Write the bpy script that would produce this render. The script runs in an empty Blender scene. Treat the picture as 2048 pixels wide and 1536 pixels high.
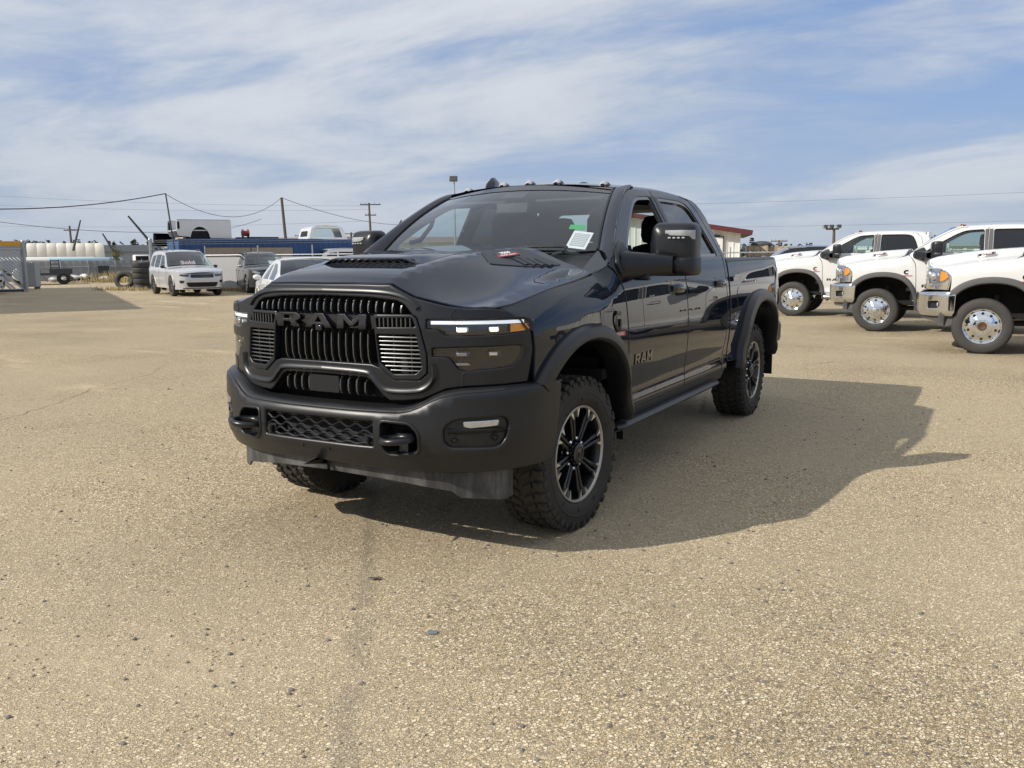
import bpy, bmesh, math, random
from math import sin, cos, pi, radians, sqrt, atan2, hypot, tan
from mathutils import Vector, Matrix, Euler
from mathutils.geometry import delaunay_2d_cdt
random.seed(7)
SC = bpy.context.scene
COL = SC.collection

# ---------------------------------------------------------------- camera
def make_camera():
    cx, cy, cz, yaw, pitch, roll, f = 2.85356, -4.12573, 1.48993, -0.513875, 0.149961, -0.0084378, 1704.42
    fw = Vector((sin(yaw)*cos(pitch), cos(yaw)*cos(pitch), -sin(pitch)))
    rt = Vector((cos(yaw), -sin(yaw), 0)); up = rt.cross(fw)
    r2 = rt*cos(roll) + up*sin(roll); u2 = -rt*sin(roll) + up*cos(roll)
    cam = bpy.data.cameras.new('camera'); o = bpy.data.objects.new('camera', cam); COL.objects.link(o)
    m = Matrix((r2, u2, -fw)).transposed().to_4x4(); m.translation = (cx, cy, cz)
    o.matrix_world = m
    cam.sensor_fit = 'HORIZONTAL'; cam.sensor_width = 36.0; cam.lens = f/2048*36
    cam.clip_start = 0.05; cam.clip_end = 6000
    SC.camera = o
make_camera()

# ---------------------------------------------------------------- sun, sky
SHX, SHY = 0.90, 1.17                       # shadow shift per metre of height
SUN_EL = math.atan(1/hypot(SHX, SHY))
SUN_DIR = Vector((-SHX, -SHY, 1)).normalized()   # towards the sun
def make_sun():
    l = bpy.data.lights.new('sun', 'SUN'); l.energy = 4.0; l.angle = radians(0.55); l.color = (1.0, 0.93, 0.83)
    o = bpy.data.objects.new('sun', l); COL.objects.link(o)
    o.rotation_euler = SUN_DIR.to_track_quat('Z', 'Y').to_euler(); o.location = (-10, -12, 20)
make_sun()

SKY1 = (8.4, 3.3, 0); SKY2 = (11.7, 6.4, 0); SKYT = (.82, 1.16)
def make_world():
    w = bpy.data.worlds.new('World'); SC.world = w; w.use_nodes = True
    nt = w.node_tree; N = nt.nodes; L = nt.links; N.clear()
    def nd(t, **k):
        n = N.new(t)
        for a, b in k.items(): setattr(n, a, b)
        return n
    def math_(op, a, b=None, clamp=False):
        n = nd('ShaderNodeMath', operation=op, use_clamp=clamp)
        for i, v in enumerate((a, b)):
            if v is None: continue
            if isinstance(v, (int, float)): n.inputs[i].default_value = v
            else: L.new(v, n.inputs[i])
        return n.outputs[0]
    def mixc(f, a, b):
        n = nd('ShaderNodeMix', data_type='RGBA')
        for i, v in ((0, f), (6, a), (7, b)):
            if isinstance(v, (int, float)): n.inputs[i].default_value = v
            elif isinstance(v, tuple): n.inputs[i].default_value = (*v, 1)
            else: L.new(v, n.inputs[i])
        return n.outputs[2]
    def ramp(v, a, b):
        n = nd('ShaderNodeMapRange', interpolation_type='SMOOTHSTEP')
        n.inputs[1].default_value = a; n.inputs[2].default_value = b; L.new(v, n.inputs[0]); return n.outputs[0]
    sky = nd('ShaderNodeTexSky', sky_type='NISHITA', sun_disc=False)
    sky.sun_elevation = SUN_EL; sky.sun_rotation = atan2(SUN_DIR.x, SUN_DIR.y)
    sky.altitude = 700; sky.air_density = 1.1; sky.dust_density = 1.2; sky.ozone_density = 1.6
    tc = nd('ShaderNodeTexCoord'); sep = nd('ShaderNodeSeparateXYZ'); L.new(tc.outputs['Generated'], sep.inputs[0])
    X, Y, Z = sep.outputs
    zc = math_('MAXIMUM', Z, 0.0)
    den = math_('ADD', zc, 0.16)
    cb = nd('ShaderNodeCombineXYZ'); L.new(math_('DIVIDE', X, den), cb.inputs[0]); L.new(math_('DIVIDE', Y, den), cb.inputs[1])
    def noise(scale, detail, rough, rot, stretch, off, dist=0.0):
        mp = nd('ShaderNodeMapping'); mp.inputs['Rotation'].default_value = (0, 0, rot)
        mp.inputs['Scale'].default_value = (scale*stretch, scale, 1); mp.inputs['Location'].default_value = off
        L.new(cb.outputs[0], mp.inputs[0])
        n = nd('ShaderNodeTexNoise'); n.inputs['Scale'].default_value = 1; n.inputs['Detail'].default_value = detail
        n.inputs['Roughness'].default_value = rough; n.inputs['Distortion'].default_value = dist
        L.new(mp.outputs[0], n.inputs['Vector']); return n.outputs[0]
    # streaky high cloud, and a broad veil that thins out towards one side of the sky
    n1 = noise(0.85, 9, 0.58, radians(24), 0.62, SKY1, 0.6)
    n2 = noise(0.40, 5, 0.5, radians(20), 0.8, SKY2, 0.3)
    n3 = noise(2.6, 7, 0.64, radians(30), 0.6, (1.3, 5.2, 0), 0.8)
    side = math_('ADD', math_('MULTIPLY', X, -0.62), math_('MULTIPLY', Y, -0.30))       # more veil on the sunny side
    cover = math_('ADD', math_('ADD', math_('MULTIPLY', n1, 1.15), math_('MULTIPLY', n2, 0.8)), math_('MULTIPLY', n3, 0.22))
    cover = math_('ADD', cover, math_('MULTIPLY', side, 0.20))
    mask = ramp(cover, SKYT[0], SKYT[1])
    bright = ramp(math_('ADD', n1, math_('MULTIPLY', n3, 0.35)), 0.42, 0.88)
    cloud = mixc(bright, (4.3, 4.8, 5.55), (6.9, 7.15, 7.55))
    skyc = mixc(0.75, sky.outputs[0], (1.65, 3.05, 6.3))
    skyc = mixc(math_('MULTIPLY', mask, 0.92), skyc, cloud)
    haze = math_('POWER', math_('SUBTRACT', 1.0, zc), 7.0)
    skyc = mixc(math_('MULTIPLY', haze, 0.88), skyc, (4.35, 4.95, 5.75))
    bg = nd('ShaderNodeBackground'); bg.inputs[1].default_value = 0.092; L.new(skyc, bg.inputs[0])
    out = nd('ShaderNodeOutputWorld'); L.new(bg.outputs[0], out.inputs[0])
make_world()
SC.view_settings.view_transform = 'Standard'; SC.view_settings.look = 'None'
SC.view_settings.exposure = 0.26; SC.view_settings.gamma = 1.0
SC.render.engine = 'CYCLES'
SC.cycles.max_bounces = 8; SC.cycles.diffuse_bounces = 3; SC.cycles.glossy_bounces = 4; SC.cycles.transparent_max_bounces = 16
SC.cycles.use_denoising = True

# ---------------------------------------------------------------- materials
class NT:
    """small helper round a material's node tree"""
    def __init__(s, m): s.m = m; s.nt = m.node_tree; s.N = s.nt.nodes; s.L = s.nt.links
    def nd(s, t, **k):
        n = s.N.new(t)
        for a, b in k.items(): setattr(n, a, b)
        return n
    def put(s, sock, v):
        if isinstance(v, (int, float)): sock.default_value = v
        elif isinstance(v, (tuple, list)): sock.default_value = (*v, 1) if len(v) == 3 and len(sock.default_value) == 4 else v
        else: s.L.new(v, sock)
    def math(s, op, a, b=None, clamp=False):
        n = s.nd('ShaderNodeMath', operation=op, use_clamp=clamp); s.put(n.inputs[0], a)
        if b is not None: s.put(n.inputs[1], b)
        return n.outputs[0]
    def mix(s, f, a, b, mode='MIX'):
        n = s.nd('ShaderNodeMix', data_type='RGBA', blend_type=mode); s.put(n.inputs[0], f); s.put(n.inputs[6], a); s.put(n.inputs[7], b); return n.outputs[2]
    def coord(s, which='Object'): return s.nd('ShaderNodeTexCoord').outputs[which]
    def mapping(s, v, scale=(1, 1, 1), rot=(0, 0, 0), loc=(0, 0, 0)):
        n = s.nd('ShaderNodeMapping'); n.inputs['Scale'].default_value = scale; n.inputs['Rotation'].default_value = rot; n.inputs['Location'].default_value = loc
        s.L.new(v, n.inputs[0]); return n.outputs[0]
    def noise(s, v, scale, detail=3, rough=0.5, out=0, dist=0):
        n = s.nd('ShaderNodeTexNoise'); n.inputs['Scale'].default_value = scale; n.inputs['Detail'].default_value = detail; n.inputs['Roughness'].default_value = rough
        n.inputs['Distortion'].default_value = dist; s.L.new(v, n.inputs['Vector']); return n.outputs[out]
    def voro(s, v, scale, feature='F1', rnd=1.0):
        n = s.nd('ShaderNodeTexVoronoi', feature=feature); n.inputs['Scale'].default_value = scale; n.inputs['Randomness'].default_value = rnd; s.L.new(v, n.inputs['Vector']); return n
    def ramp(s, v, a, b, lo=0, hi=1, smooth=True):
        n = s.nd('ShaderNodeMapRange'); n.interpolation_type = 'SMOOTHSTEP' if smooth else 'LINEAR'
        for i, x in ((1, a), (2, b), (3, lo), (4, hi)): n.inputs[i].default_value = x
        s.put(n.inputs[0], v); return n.outputs[0]
    def bump(s, h, strength=0.3, dist=0.01, normal=None):
        n = s.nd('ShaderNodeBump'); n.inputs['Strength'].default_value = strength; n.inputs['Distance'].default_value = dist; s.L.new(h, n.inputs['Height'])
        if normal is not None: s.L.new(normal, n.inputs['Normal'])
        return n.outputs[0]

def base_mat(name):
    m = bpy.data.materials.new(name); m.use_nodes = True
    t = NT(m); p = t.N['Principled BSDF']; return m, t, p

def pmat(name, col, rough=0.5, metal=0.0, coat=0.0, spec=0.5, var=0.12, vscale=6.0, dust=0.0, dustcol=(0.30, 0.26, 0.20), grain=0.0, gscale=400, emit=None, coat_rough=0.02, dust_side=0.35):
    m, t, p = base_mat(name)
    c = t.coord()
    n = t.noise(c, vscale, 5, 0.6)
    dark = tuple(x*(1-var) for x in col); light = tuple(min(1, x*(1+var)) for x in col)
    colr = t.mix(n, dark, light)
    if dust > 0:
        geo = t.nd('ShaderNodeNewGeometry'); sp = t.nd('ShaderNodeSeparateXYZ'); t.L.new(geo.outputs['Normal'], sp.inputs[0])
        upf = t.ramp(sp.outputs[2], -0.1 if dust_side > .3 else 0.3, 0.9, dust_side, 1.0)
        d2 = t.ramp(t.noise(c, 2.3, 7, 0.68), 0.25, 0.85, 0.35, 1.0)
        f = t.math('MULTIPLY', t.math('MULTIPLY', upf, d2), dust)
        colr = t.mix(f, colr, dustcol)
        p.inputs['Roughness'].default_value = rough
        t.L.new(t.math('ADD', t.math('MULTIPLY', f, 0.5), rough, clamp=True), p.inputs['Roughness'])
        if coat > 0:
            t.L.new(t.math('SUBTRACT', coat, t.math('MULTIPLY', f, 0.8), clamp=True), p.inputs['Coat Weight'])
            t.L.new(t.math('ADD', t.math('MULTIPLY', f, 0.25), coat_rough), p.inputs['Coat Roughness'])
    else:
        t.L.new(t.ramp(n, 0.2, 0.8, max(0, rough*0.88), min(1, rough*1.12)), p.inputs['Roughness'])
        p.inputs['Coat Weight'].default_value = coat; p.inputs['Coat Roughness'].default_value = coat_rough
    t.L.new(colr, p.inputs['Base Color'])
    p.inputs['Metallic'].default_value = metal
    p.inputs['Specular IOR Level'].default_value = spec
    if grain > 0:
        t.L.new(t.bump(t.noise(c, gscale, 2, 0.5), grain, 0.002), p.inputs['Normal'])
    if emit:
        p.inputs['Emission Color'].default_value = (*emit[0], 1); p.inputs['Emission Strength'].default_value = emit[1]
    return m

def glass_mat(name, tint, refl=1.0, ior=1.5, dirt=0.03):
    m = bpy.data.materials.new(name); m.use_nodes = True; t = NT(m); t.N.clear()
    # same reflectance from both faces of the thin pane
    ge = t.nd('ShaderNodeNewGeometry'); dt = t.nd('ShaderNodeVectorMath', operation='DOT_PRODUCT'); t.L.new(ge.outputs['Incoming'], dt.inputs[0]); t.L.new(ge.outputs['Normal'], dt.inputs[1])
    r0 = ((ior-1)/(ior+1))**2*1.7
    fz = t.math('ADD', r0, t.math('MULTIPLY', t.math('POWER', t.math('SUBTRACT', 1.0, t.math('ABSOLUTE', dt.outputs['Value']), clamp=True), 5.0), 1-r0))
    tr = t.nd('ShaderNodeBsdfTransparent'); tr.inputs[0].default_value = (*tint, 1)
    gl = t.nd('ShaderNodeBsdfGlossy'); gl.inputs['Roughness'].default_value = 0.01; gl.inputs[0].default_value = (0.95, 0.97, 1, 1)
    mx = t.nd('ShaderNodeMixShader'); t.L.new(t.math('MULTIPLY', fz, refl, clamp=True), mx.inputs[0])
    t.L.new(tr.outputs[0], mx.inputs[1]); t.L.new(gl.outputs[0], mx.inputs[2])
    df = t.nd('ShaderNodeBsdfDiffuse'); df.inputs[0].default_value = (0.34, 0.33, 0.3, 1)
    m2 = t.nd('ShaderNodeMixShader'); t.L.new(t.ramp(t.noise(t.coord(), 2.5, 6, 0.7), 0.3, 0.9, 0, dirt*2), m2.inputs[0])
    t.L.new(mx.outputs[0], m2.inputs[1]); t.L.new(df.outputs[0], m2.inputs[2])
    o = t.nd('ShaderNodeOutputMaterial'); t.L.new(m2.outputs[0], o.inputs[0])
    return m

M = {}
M['navy'] = pmat('navy_clearcoat', (0.0078, 0.0112, 0.0215), 0.45, 0.0, 1.0, spec=0.0, var=0.05, dust=0.085, dustcol=(0.27, 0.27, 0.28), coat_rough=0.0, dust_side=0.10)
M['navy'].node_tree.nodes['Principled BSDF'].inputs['Coat IOR'].default_value = 1.48
M['black_plastic'] = pmat('black_plastic', (0.0062, 0.0074, 0.0098), 0.38, var=0.1, dust=0.022, grain=0.12)
M['satin_black'] = pmat('satin_black', (0.0056, 0.0072, 0.0105), 0.33, var=0.05, dust=0.018)
M['gloss_black'] = pmat('gloss_black', (0.006, 0.006, 0.008), 0.08, coat=0.6, var=0.05)
M['dark'] = pmat('dark_cavity', (0.008, 0.008, 0.009), 0.85)
M['grille_bar'] = pmat('grille_bar_satin', (0.13, 0.135, 0.14), 0.28, 0.85, var=0.05)  # lightened metal; the bright edge highlight of the bars put into the colour
M['rubber'] = pmat('tyre_rubber', (0.026, 0.025, 0.023), 0.75, spec=0.3, var=0.25, vscale=9, dust=0.20, dustcol=(0.21, 0.18, 0.14), grain=0.3, gscale=120)
M['rubber_new'] = pmat('tyre_rubber_clean', (0.045, 0.044, 0.042), 0.7, spec=0.3, var=0.15, vscale=9, dust=0.12, dustcol=(0.25, 0.22, 0.18))
M['rim_black'] = pmat('rim_black', (0.0045, 0.0052, 0.0075), 0.32, coat=0.25, var=0.1, dust=0.008)
M['machined'] = pmat('machined_alloy', (0.72, 0.70, 0.66), 0.32, 0.9, var=0.06)
M['chrome'] = pmat('chrome', (0.82, 0.83, 0.84), 0.06, 1.0, var=0.02)
M['chrome_dull'] = pmat('dull_chrome', (0.6, 0.61, 0.62), 0.2, 1.0, var=0.05)
M['white_paint'] = pmat('white_paint', (0.62, 0.62, 0.605), 0.35, 0.0, 1.0, var=0.02, dust=0.05, dustcol=(0.45, 0.40, 0.33))
M['grey_plastic'] = pmat('grey_plastic', (0.065, 0.067, 0.07), 0.6, var=0.1, dust=0.15, grain=0.15)
M['letter'] = pmat('letter_black', (0.0032, 0.0036, 0.0048), 0.45, spec=0.3, var=0.05)
M['lip'] = pmat('rim_lip_shaded_alloy', (0.42, 0.41, 0.39), 0.35, 0.85, var=0.1)  # alloy darkened; the shade on the lip is put into the colour
M['valance'] = pmat('dusty_valance', (0.05, 0.05, 0.052), 0.65, var=0.5, vscale=14, dust=0.42, dustcol=(0.22, 0.215, 0.205))
M['glass'] = glass_mat('windscreen_glass', (0.80, 0.86, 0.88), 1.7, dirt=0.006)
M['glass_side'] = glass_mat('side_glass', (0.66, 0.76, 0.74), 1.0, dirt=0.006)
M['glass_tint'] = glass_mat('tinted_glass', (0.05, 0.055, 0.06), 1.0, dirt=0.006)
M['lens'] = glass_mat('lamp_lens', (0.90, 0.92, 0.94), 0.9, dirt=0.0)
M['lens_smoke'] = glass_mat('smoked_lens', (0.66, 0.66, 0.68), 1.0, dirt=0.01)
M['interior'] = pmat('interior_trim', (0.022, 0.022, 0.024), 0.7)
M['seat'] = pmat('seat_black_cloth', (0.016, 0.016, 0.018), 0.8, grain=0.3, gscale=300)
M['amber'] = pmat('amber_lens', (0.85, 0.30, 0.02), 0.15, coat=1.0, var=0.15, vscale=60)
M['red_lens'] = pmat('red_lens', (0.35, 0.01, 0.012), 0.12, coat=1.0, var=0.1)
M['led_on'] = pmat('led_lit', (0.9, 0.92, 0.95), 0.2, emit=((0.90, 0.95, 1.0), 0.42))
M['led_bulb'] = pmat('led_projector_lit', (0.9, 0.92, 0.85), 0.15, emit=((1.0, 1.0, 0.86), 0.9))
M['reflector'] = pmat('lamp_reflector', (0.75, 0.76, 0.78), 0.18, 1.0, var=0.15, vscale=40)
M['clear_lens'] = pmat('clear_lamp_plastic', (0.34, 0.35, 0.36), 0.1, coat=1.0, var=0.3, vscale=30)
M['paper'] = pmat('white_paper', (0.82, 0.82, 0.80), 0.7)
M['print_grey'] = pmat('grey_print', (0.42, 0.42, 0.42), 0.7)
M['green_sticker'] = pmat('green_sticker', (0.03, 0.38, 0.10), 0.5)
M['badge_red'] = pmat('badge_red', (0.45, 0.035, 0.03), 0.35)
M['badge_white'] = pmat('badge_white', (0.75, 0.75, 0.76), 0.3)
M['steel'] = pmat('galvanised_steel', (0.42, 0.43, 0.44), 0.42, 0.75, var=0.15, vscale=12)
M['chassis'] = pmat('chassis_black', (0.015, 0.015, 0.015), 0.7, dust=0.15)

# ---------------------------------------------------------------- mesh helpers
class MB:
    def __init__(s): s.v = []; s.f = []
    def add(s, vs, fs):
        o = len(s.v); s.v += [tuple(v) for v in vs]; s.f += [tuple(i+o for i in f) for f in fs]; return s
    def box(s, c, size, rot=None, taper=None):
        hx, hy, hz = (k/2 for k in size); vs = []
        for z in (-hz, hz):
            k = 1 if (taper is None or z < 0) else taper
            for x, y in ((-hx, -hy), (hx, -hy), (hx, hy), (-hx, hy)):
                vs.append(Vector((x*k, y*k, z)))
        if rot is not None:
            R = rot.to_matrix() if isinstance(rot, Euler) else rot
            vs = [R @ v for v in vs]
        c = Vector(c)
        return s.add([v+c for v in vs], [(3, 2, 1, 0), (4, 5, 6, 7), (0, 1, 5, 4), (1, 2, 6, 5), (2, 3, 7, 6), (3, 0, 4, 7)])
    def tube(s, path, r, n=8, closed=False, cap=True):
        P = [Vector(p) for p in path]; m = len(P); rr = r if isinstance(r, (list, tuple)) else [r]*m
        vs = []; prev = None
        for i, p in enumerate(P):
            if closed: d = (P[(i+1) % m]-P[i-1]).normalized()
            else: d = (P[min(i+1, m-1)]-P[max(i-1, 0)]).normalized()
            if prev is None:
                a = Vector((0, 0, 1)) if abs(d.z) < 0.9 else Vector((1, 0, 0)); u = d.cross(a).normalized()
            else: u = (prev - d*prev.dot(d)).normalized()
            prev = u; w = d.cross(u)
            for k in range(n):
                t = 2*pi*k/n; vs.append(p + (u*cos(t)+w*sin(t))*rr[i])
        fs = []
        for i in range(m if closed else m-1):
            j = (i+1) % m
            for k in range(n):
                k2 = (k+1) % n; fs.append((i*n+k, i*n+k2, j*n+k2, j*n+k))
        if cap and not closed: fs += [tuple(range(n-1, -1, -1)), tuple((m-1)*n+k for k in range(n))]
        return s.add(vs, fs)
    def lathe(s, prof, n=32, axis='Z', center=(0, 0, 0), close=False):
        """prof: (radius, height) list; axis X/Y/Z"""
        vs = []; c = Vector(center); m = len(prof)
        for k in range(n):
            t = 2*pi*k/n
            for r, h in prof:
                if axis == 'Z': p = (r*cos(t), r*sin(t), h)
                elif axis == 'X': p = (h, r*cos(t), r*sin(t))
                else: p = (r*sin(t), h, r*cos(t))
                vs.append(c+Vector(p))
        fs = []
        for k in range(n):
            k2 = (k+1) % n
            for i in range(m if close else m-1):
                j = (i+1) % m; fs.append((k*m+i, k2*m+i, k2*m+j, k*m+j))
        return s.add(vs, fs)
    def grid(s, rows, closed=False):
        m = len(rows[0]); vs = [p for r in rows for p in r]; fs = []
        for i in range(len(rows)-1):
            for k in range(m if closed else m-1):
                k2 = (k+1) % m; fs.append((i*m+k, i*m+k2, (i+1)*m+k2, (i+1)*m+k))
        return s.add(vs, fs)
    def prism(s, poly, fmap, depth):
        """extrude a simple polygon: fmap(u,v,d) -> point"""
        n = len(poly); vs = [fmap(u, v, 0) for u, v in poly]+[fmap(u, v, depth) for u, v in poly]
        fs = [tuple(range(n)), tuple(range(2*n-1, n-1, -1))]+[(i, i+n, (i+1) % n+n, (i+1) % n) for i in range(n)]
        return s.add(vs, fs)
    def sphere(s, c, r, n=12, m=8, sc=(1, 1, 1)):
        prof = [(max(1e-4, sin(pi*i/m))*r, -cos(pi*i/m)*r) for i in range(m+1)]
        o = len(s.v); s.lathe(prof, n)
        for i in range(o, len(s.v)):
            v = s.v[i]; s.v[i] = (v[0]*sc[0]+c[0], v[1]*sc[1]+c[1], v[2]*sc[2]+c[2])
        return s

def link(o, parent=None):
    COL.objects.link(o)
    if parent is not None: o.parent = parent
    return o

def fix_normals(me):
    bm = bmesh.new(); bm.from_mesh(me)
    bmesh.ops.remove_doubles(bm, verts=bm.verts, dist=1e-6)
    bmesh.ops.recalc_face_normals(bm, faces=bm.faces); bm.to_mesh(me); bm.free()

def obj(name, mb, mat, parent=None, smooth=40, bevel=0, fix=True, bseg=2, subsurf=0, **props):
    me = bpy.data.meshes.new(name); me.from_pydata([tuple(v) for v in mb.v], [], mb.f); me.update()
    if fix: fix_normals(me)
    if smooth:
        me.shade_smooth(); me.set_sharp_from_angle(angle=radians(smooth))
    mats = mat if isinstance(mat, (list, tuple)) else [mat]
    for m in mats: me.materials.append(M[m] if isinstance(m, str) else m)
    o = bpy.data.objects.new(name, me); link(o, parent)
    if bevel:
        b = o.modifiers.new('bevel', 'BEVEL'); b.width = bevel; b.segments = bseg; b.limit_method = 'ANGLE'; b.angle_limit = radians(38); b.harden_normals = False
    if subsurf:
        b = o.modifiers.new('subdivision', 'SUBSURF'); b.levels = subsurf; b.render_levels = subsurf
    for k, v in props.items(): o[k] = v
    return o

def empty(name, loc=(0, 0, 0), rz=0, parent=None):
    o = bpy.data.objects.new(name, None); o.location = loc; o.rotation_euler = (0, 0, rz); o.empty_display_size = 0.2
    return link(o, parent)

def tag(o, label, cat, group=None, kind=None):
    o['label'] = label; o['category'] = cat
    if group: o['group'] = group
    if kind: o['kind'] = kind
    return o

def structure(o, label=None):
    o['kind'] = 'structure'
    if label: o['label'] = label
    return o

def copy_tree(o, parent=None):
    c = o.copy(); COL.objects.link(c)
    if parent is not None: c.parent = parent
    for ch in list(o.children): copy_tree(ch, c)
    return c

# -------- polygons
def lerp(a, b, t): return a+(b-a)*t
def interp(x, pts):
    if x <= pts[0][0]: return pts[0][1]
    for (a, b), (c, d) in zip(pts, pts[1:]):
        if x <= c: return b+(d-b)*(x-a)/(c-a)
    return pts[-1][1]
def sinterp(x, pts):
    """smooth interpolation (monotone-ish cubic Hermite)"""
    n = len(pts)
    if x <= pts[0][0]: return pts[0][1]
    if x >= pts[-1][0]: return pts[-1][1]
    sl = [(pts[i+1][1]-pts[i][1])/(pts[i+1][0]-pts[i][0]) for i in range(n-1)]
    def tan_(i):
        if i == 0: return sl[0]
        if i == n-1: return sl[-1]
        if sl[i-1]*sl[i] <= 0: return 0.0
        return 2*sl[i-1]*sl[i]/(sl[i-1]+sl[i])
    for i in range(n-1):
        a, b = pts[i]; c, d = pts[i+1]
        if x <= c:
            h = c-a; t = (x-a)/h; m0 = tan_(i)*h; m1 = tan_(i+1)*h
            return (2*t**3-3*t**2+1)*b+(t**3-2*t**2+t)*m0+(-2*t**3+3*t**2)*d+(t**3-t**2)*m1
def smooth01(x, a, b):
    t = max(0.0, min(1.0, (x-a)/(b-a))); return t*t*(3-2*t)
def catmull(P, n=6, closed=False):
    P = [Vector(p) for p in P]; m = len(P); out = []
    rng = range(m) if closed else range(m-1)
    for i in rng:
        p0 = P[i-1] if (closed or i > 0) else P[0]*2-P[1]
        p1 = P[i]; p2 = P[(i+1) % m]; p3 = P[(i+2) % m] if (closed or i+2 < m) else P[-1]*2-P[-2]
        for k in range(n):
            t = k/n
            out.append(0.5*((2*p1)+(p2-p0)*t+(2*p0-5*p1+4*p2-p3)*t*t+(3*p1-p0-3*p2+p3)*t**3))
    if not closed: out.append(P[-1])
    return out
def roundpoly(poly, r, n=4):
    """round the corners of a polygon; r a number or one per corner"""
    out = []; m = len(poly); rs = r if isinstance(r, (list, tuple)) else [r]*m
    for i in range(m):
        p = Vector(poly[i]); a = Vector(poly[i-1]); b = Vector(poly[(i+1) % m]); q = rs[i]
        da = (a-p); db = (b-p); q = min(q, da.length*0.48, db.length*0.48)
        if q < 1e-5: out.append(tuple(p)); continue
        p0 = p+da.normalized()*q; p2 = p+db.normalized()*q
        for k in range(n+1):
            t = k/n; out.append(tuple(p0*(1-t)**2+p*2*t*(1-t)+p2*t*t))
    return out
def area2(p): return 0.5*sum(p[i-1][0]*p[i][1]-p[i][0]*p[i-1][1] for i in range(len(p)))
def ccw(p): return list(p) if area2(p) > 0 else list(reversed(p))
def inside(pt, poly):
    x, y = pt; c = False; n = len(poly); j = n-1
    for i in range(n):
        xi, yi = poly[i]; xj, yj = poly[j]
        if (yi > y) != (yj > y) and x < (xj-xi)*(y-yi)/(yj-yi)+xi: c = not c
        j = i
    return c
def offset_poly(poly, d):
    """inward offset of a ccw polygon by d"""
    out = []; n = len(poly)
    for i in range(n):
        p = Vector(poly[i]); a = Vector(poly[i-1]); b = Vector(poly[(i+1) % n])
        e1 = (p-a); e2 = (b-p)
        if e1.length < 1e-9: e1 = e2
        if e2.length < 1e-9: e2 = e1
        n1 = Vector((-e1.y, e1.x)).normalized(); n2 = Vector((-e2.y, e2.x)).normalized()
        m = n1+n2
        if m.length < 1e-6: m = n1.copy()
        m.normalize(); k = max(0.35, m.dot(n1))
        out.append((tuple(p+m*(d/k)), tuple(-m)))
    return out
def resample(poly, step):
    out = []; n = len(poly)
    for i in range(n):
        a = Vector(poly[i]); b = Vector(poly[(i+1) % n]); L = (b-a).length
        if L < 1e-7: continue
        k = max(1, int(math.ceil(L/step)))
        for j in range(k): out.append(tuple(a+(b-a)*(j/k)))
    return out

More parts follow.
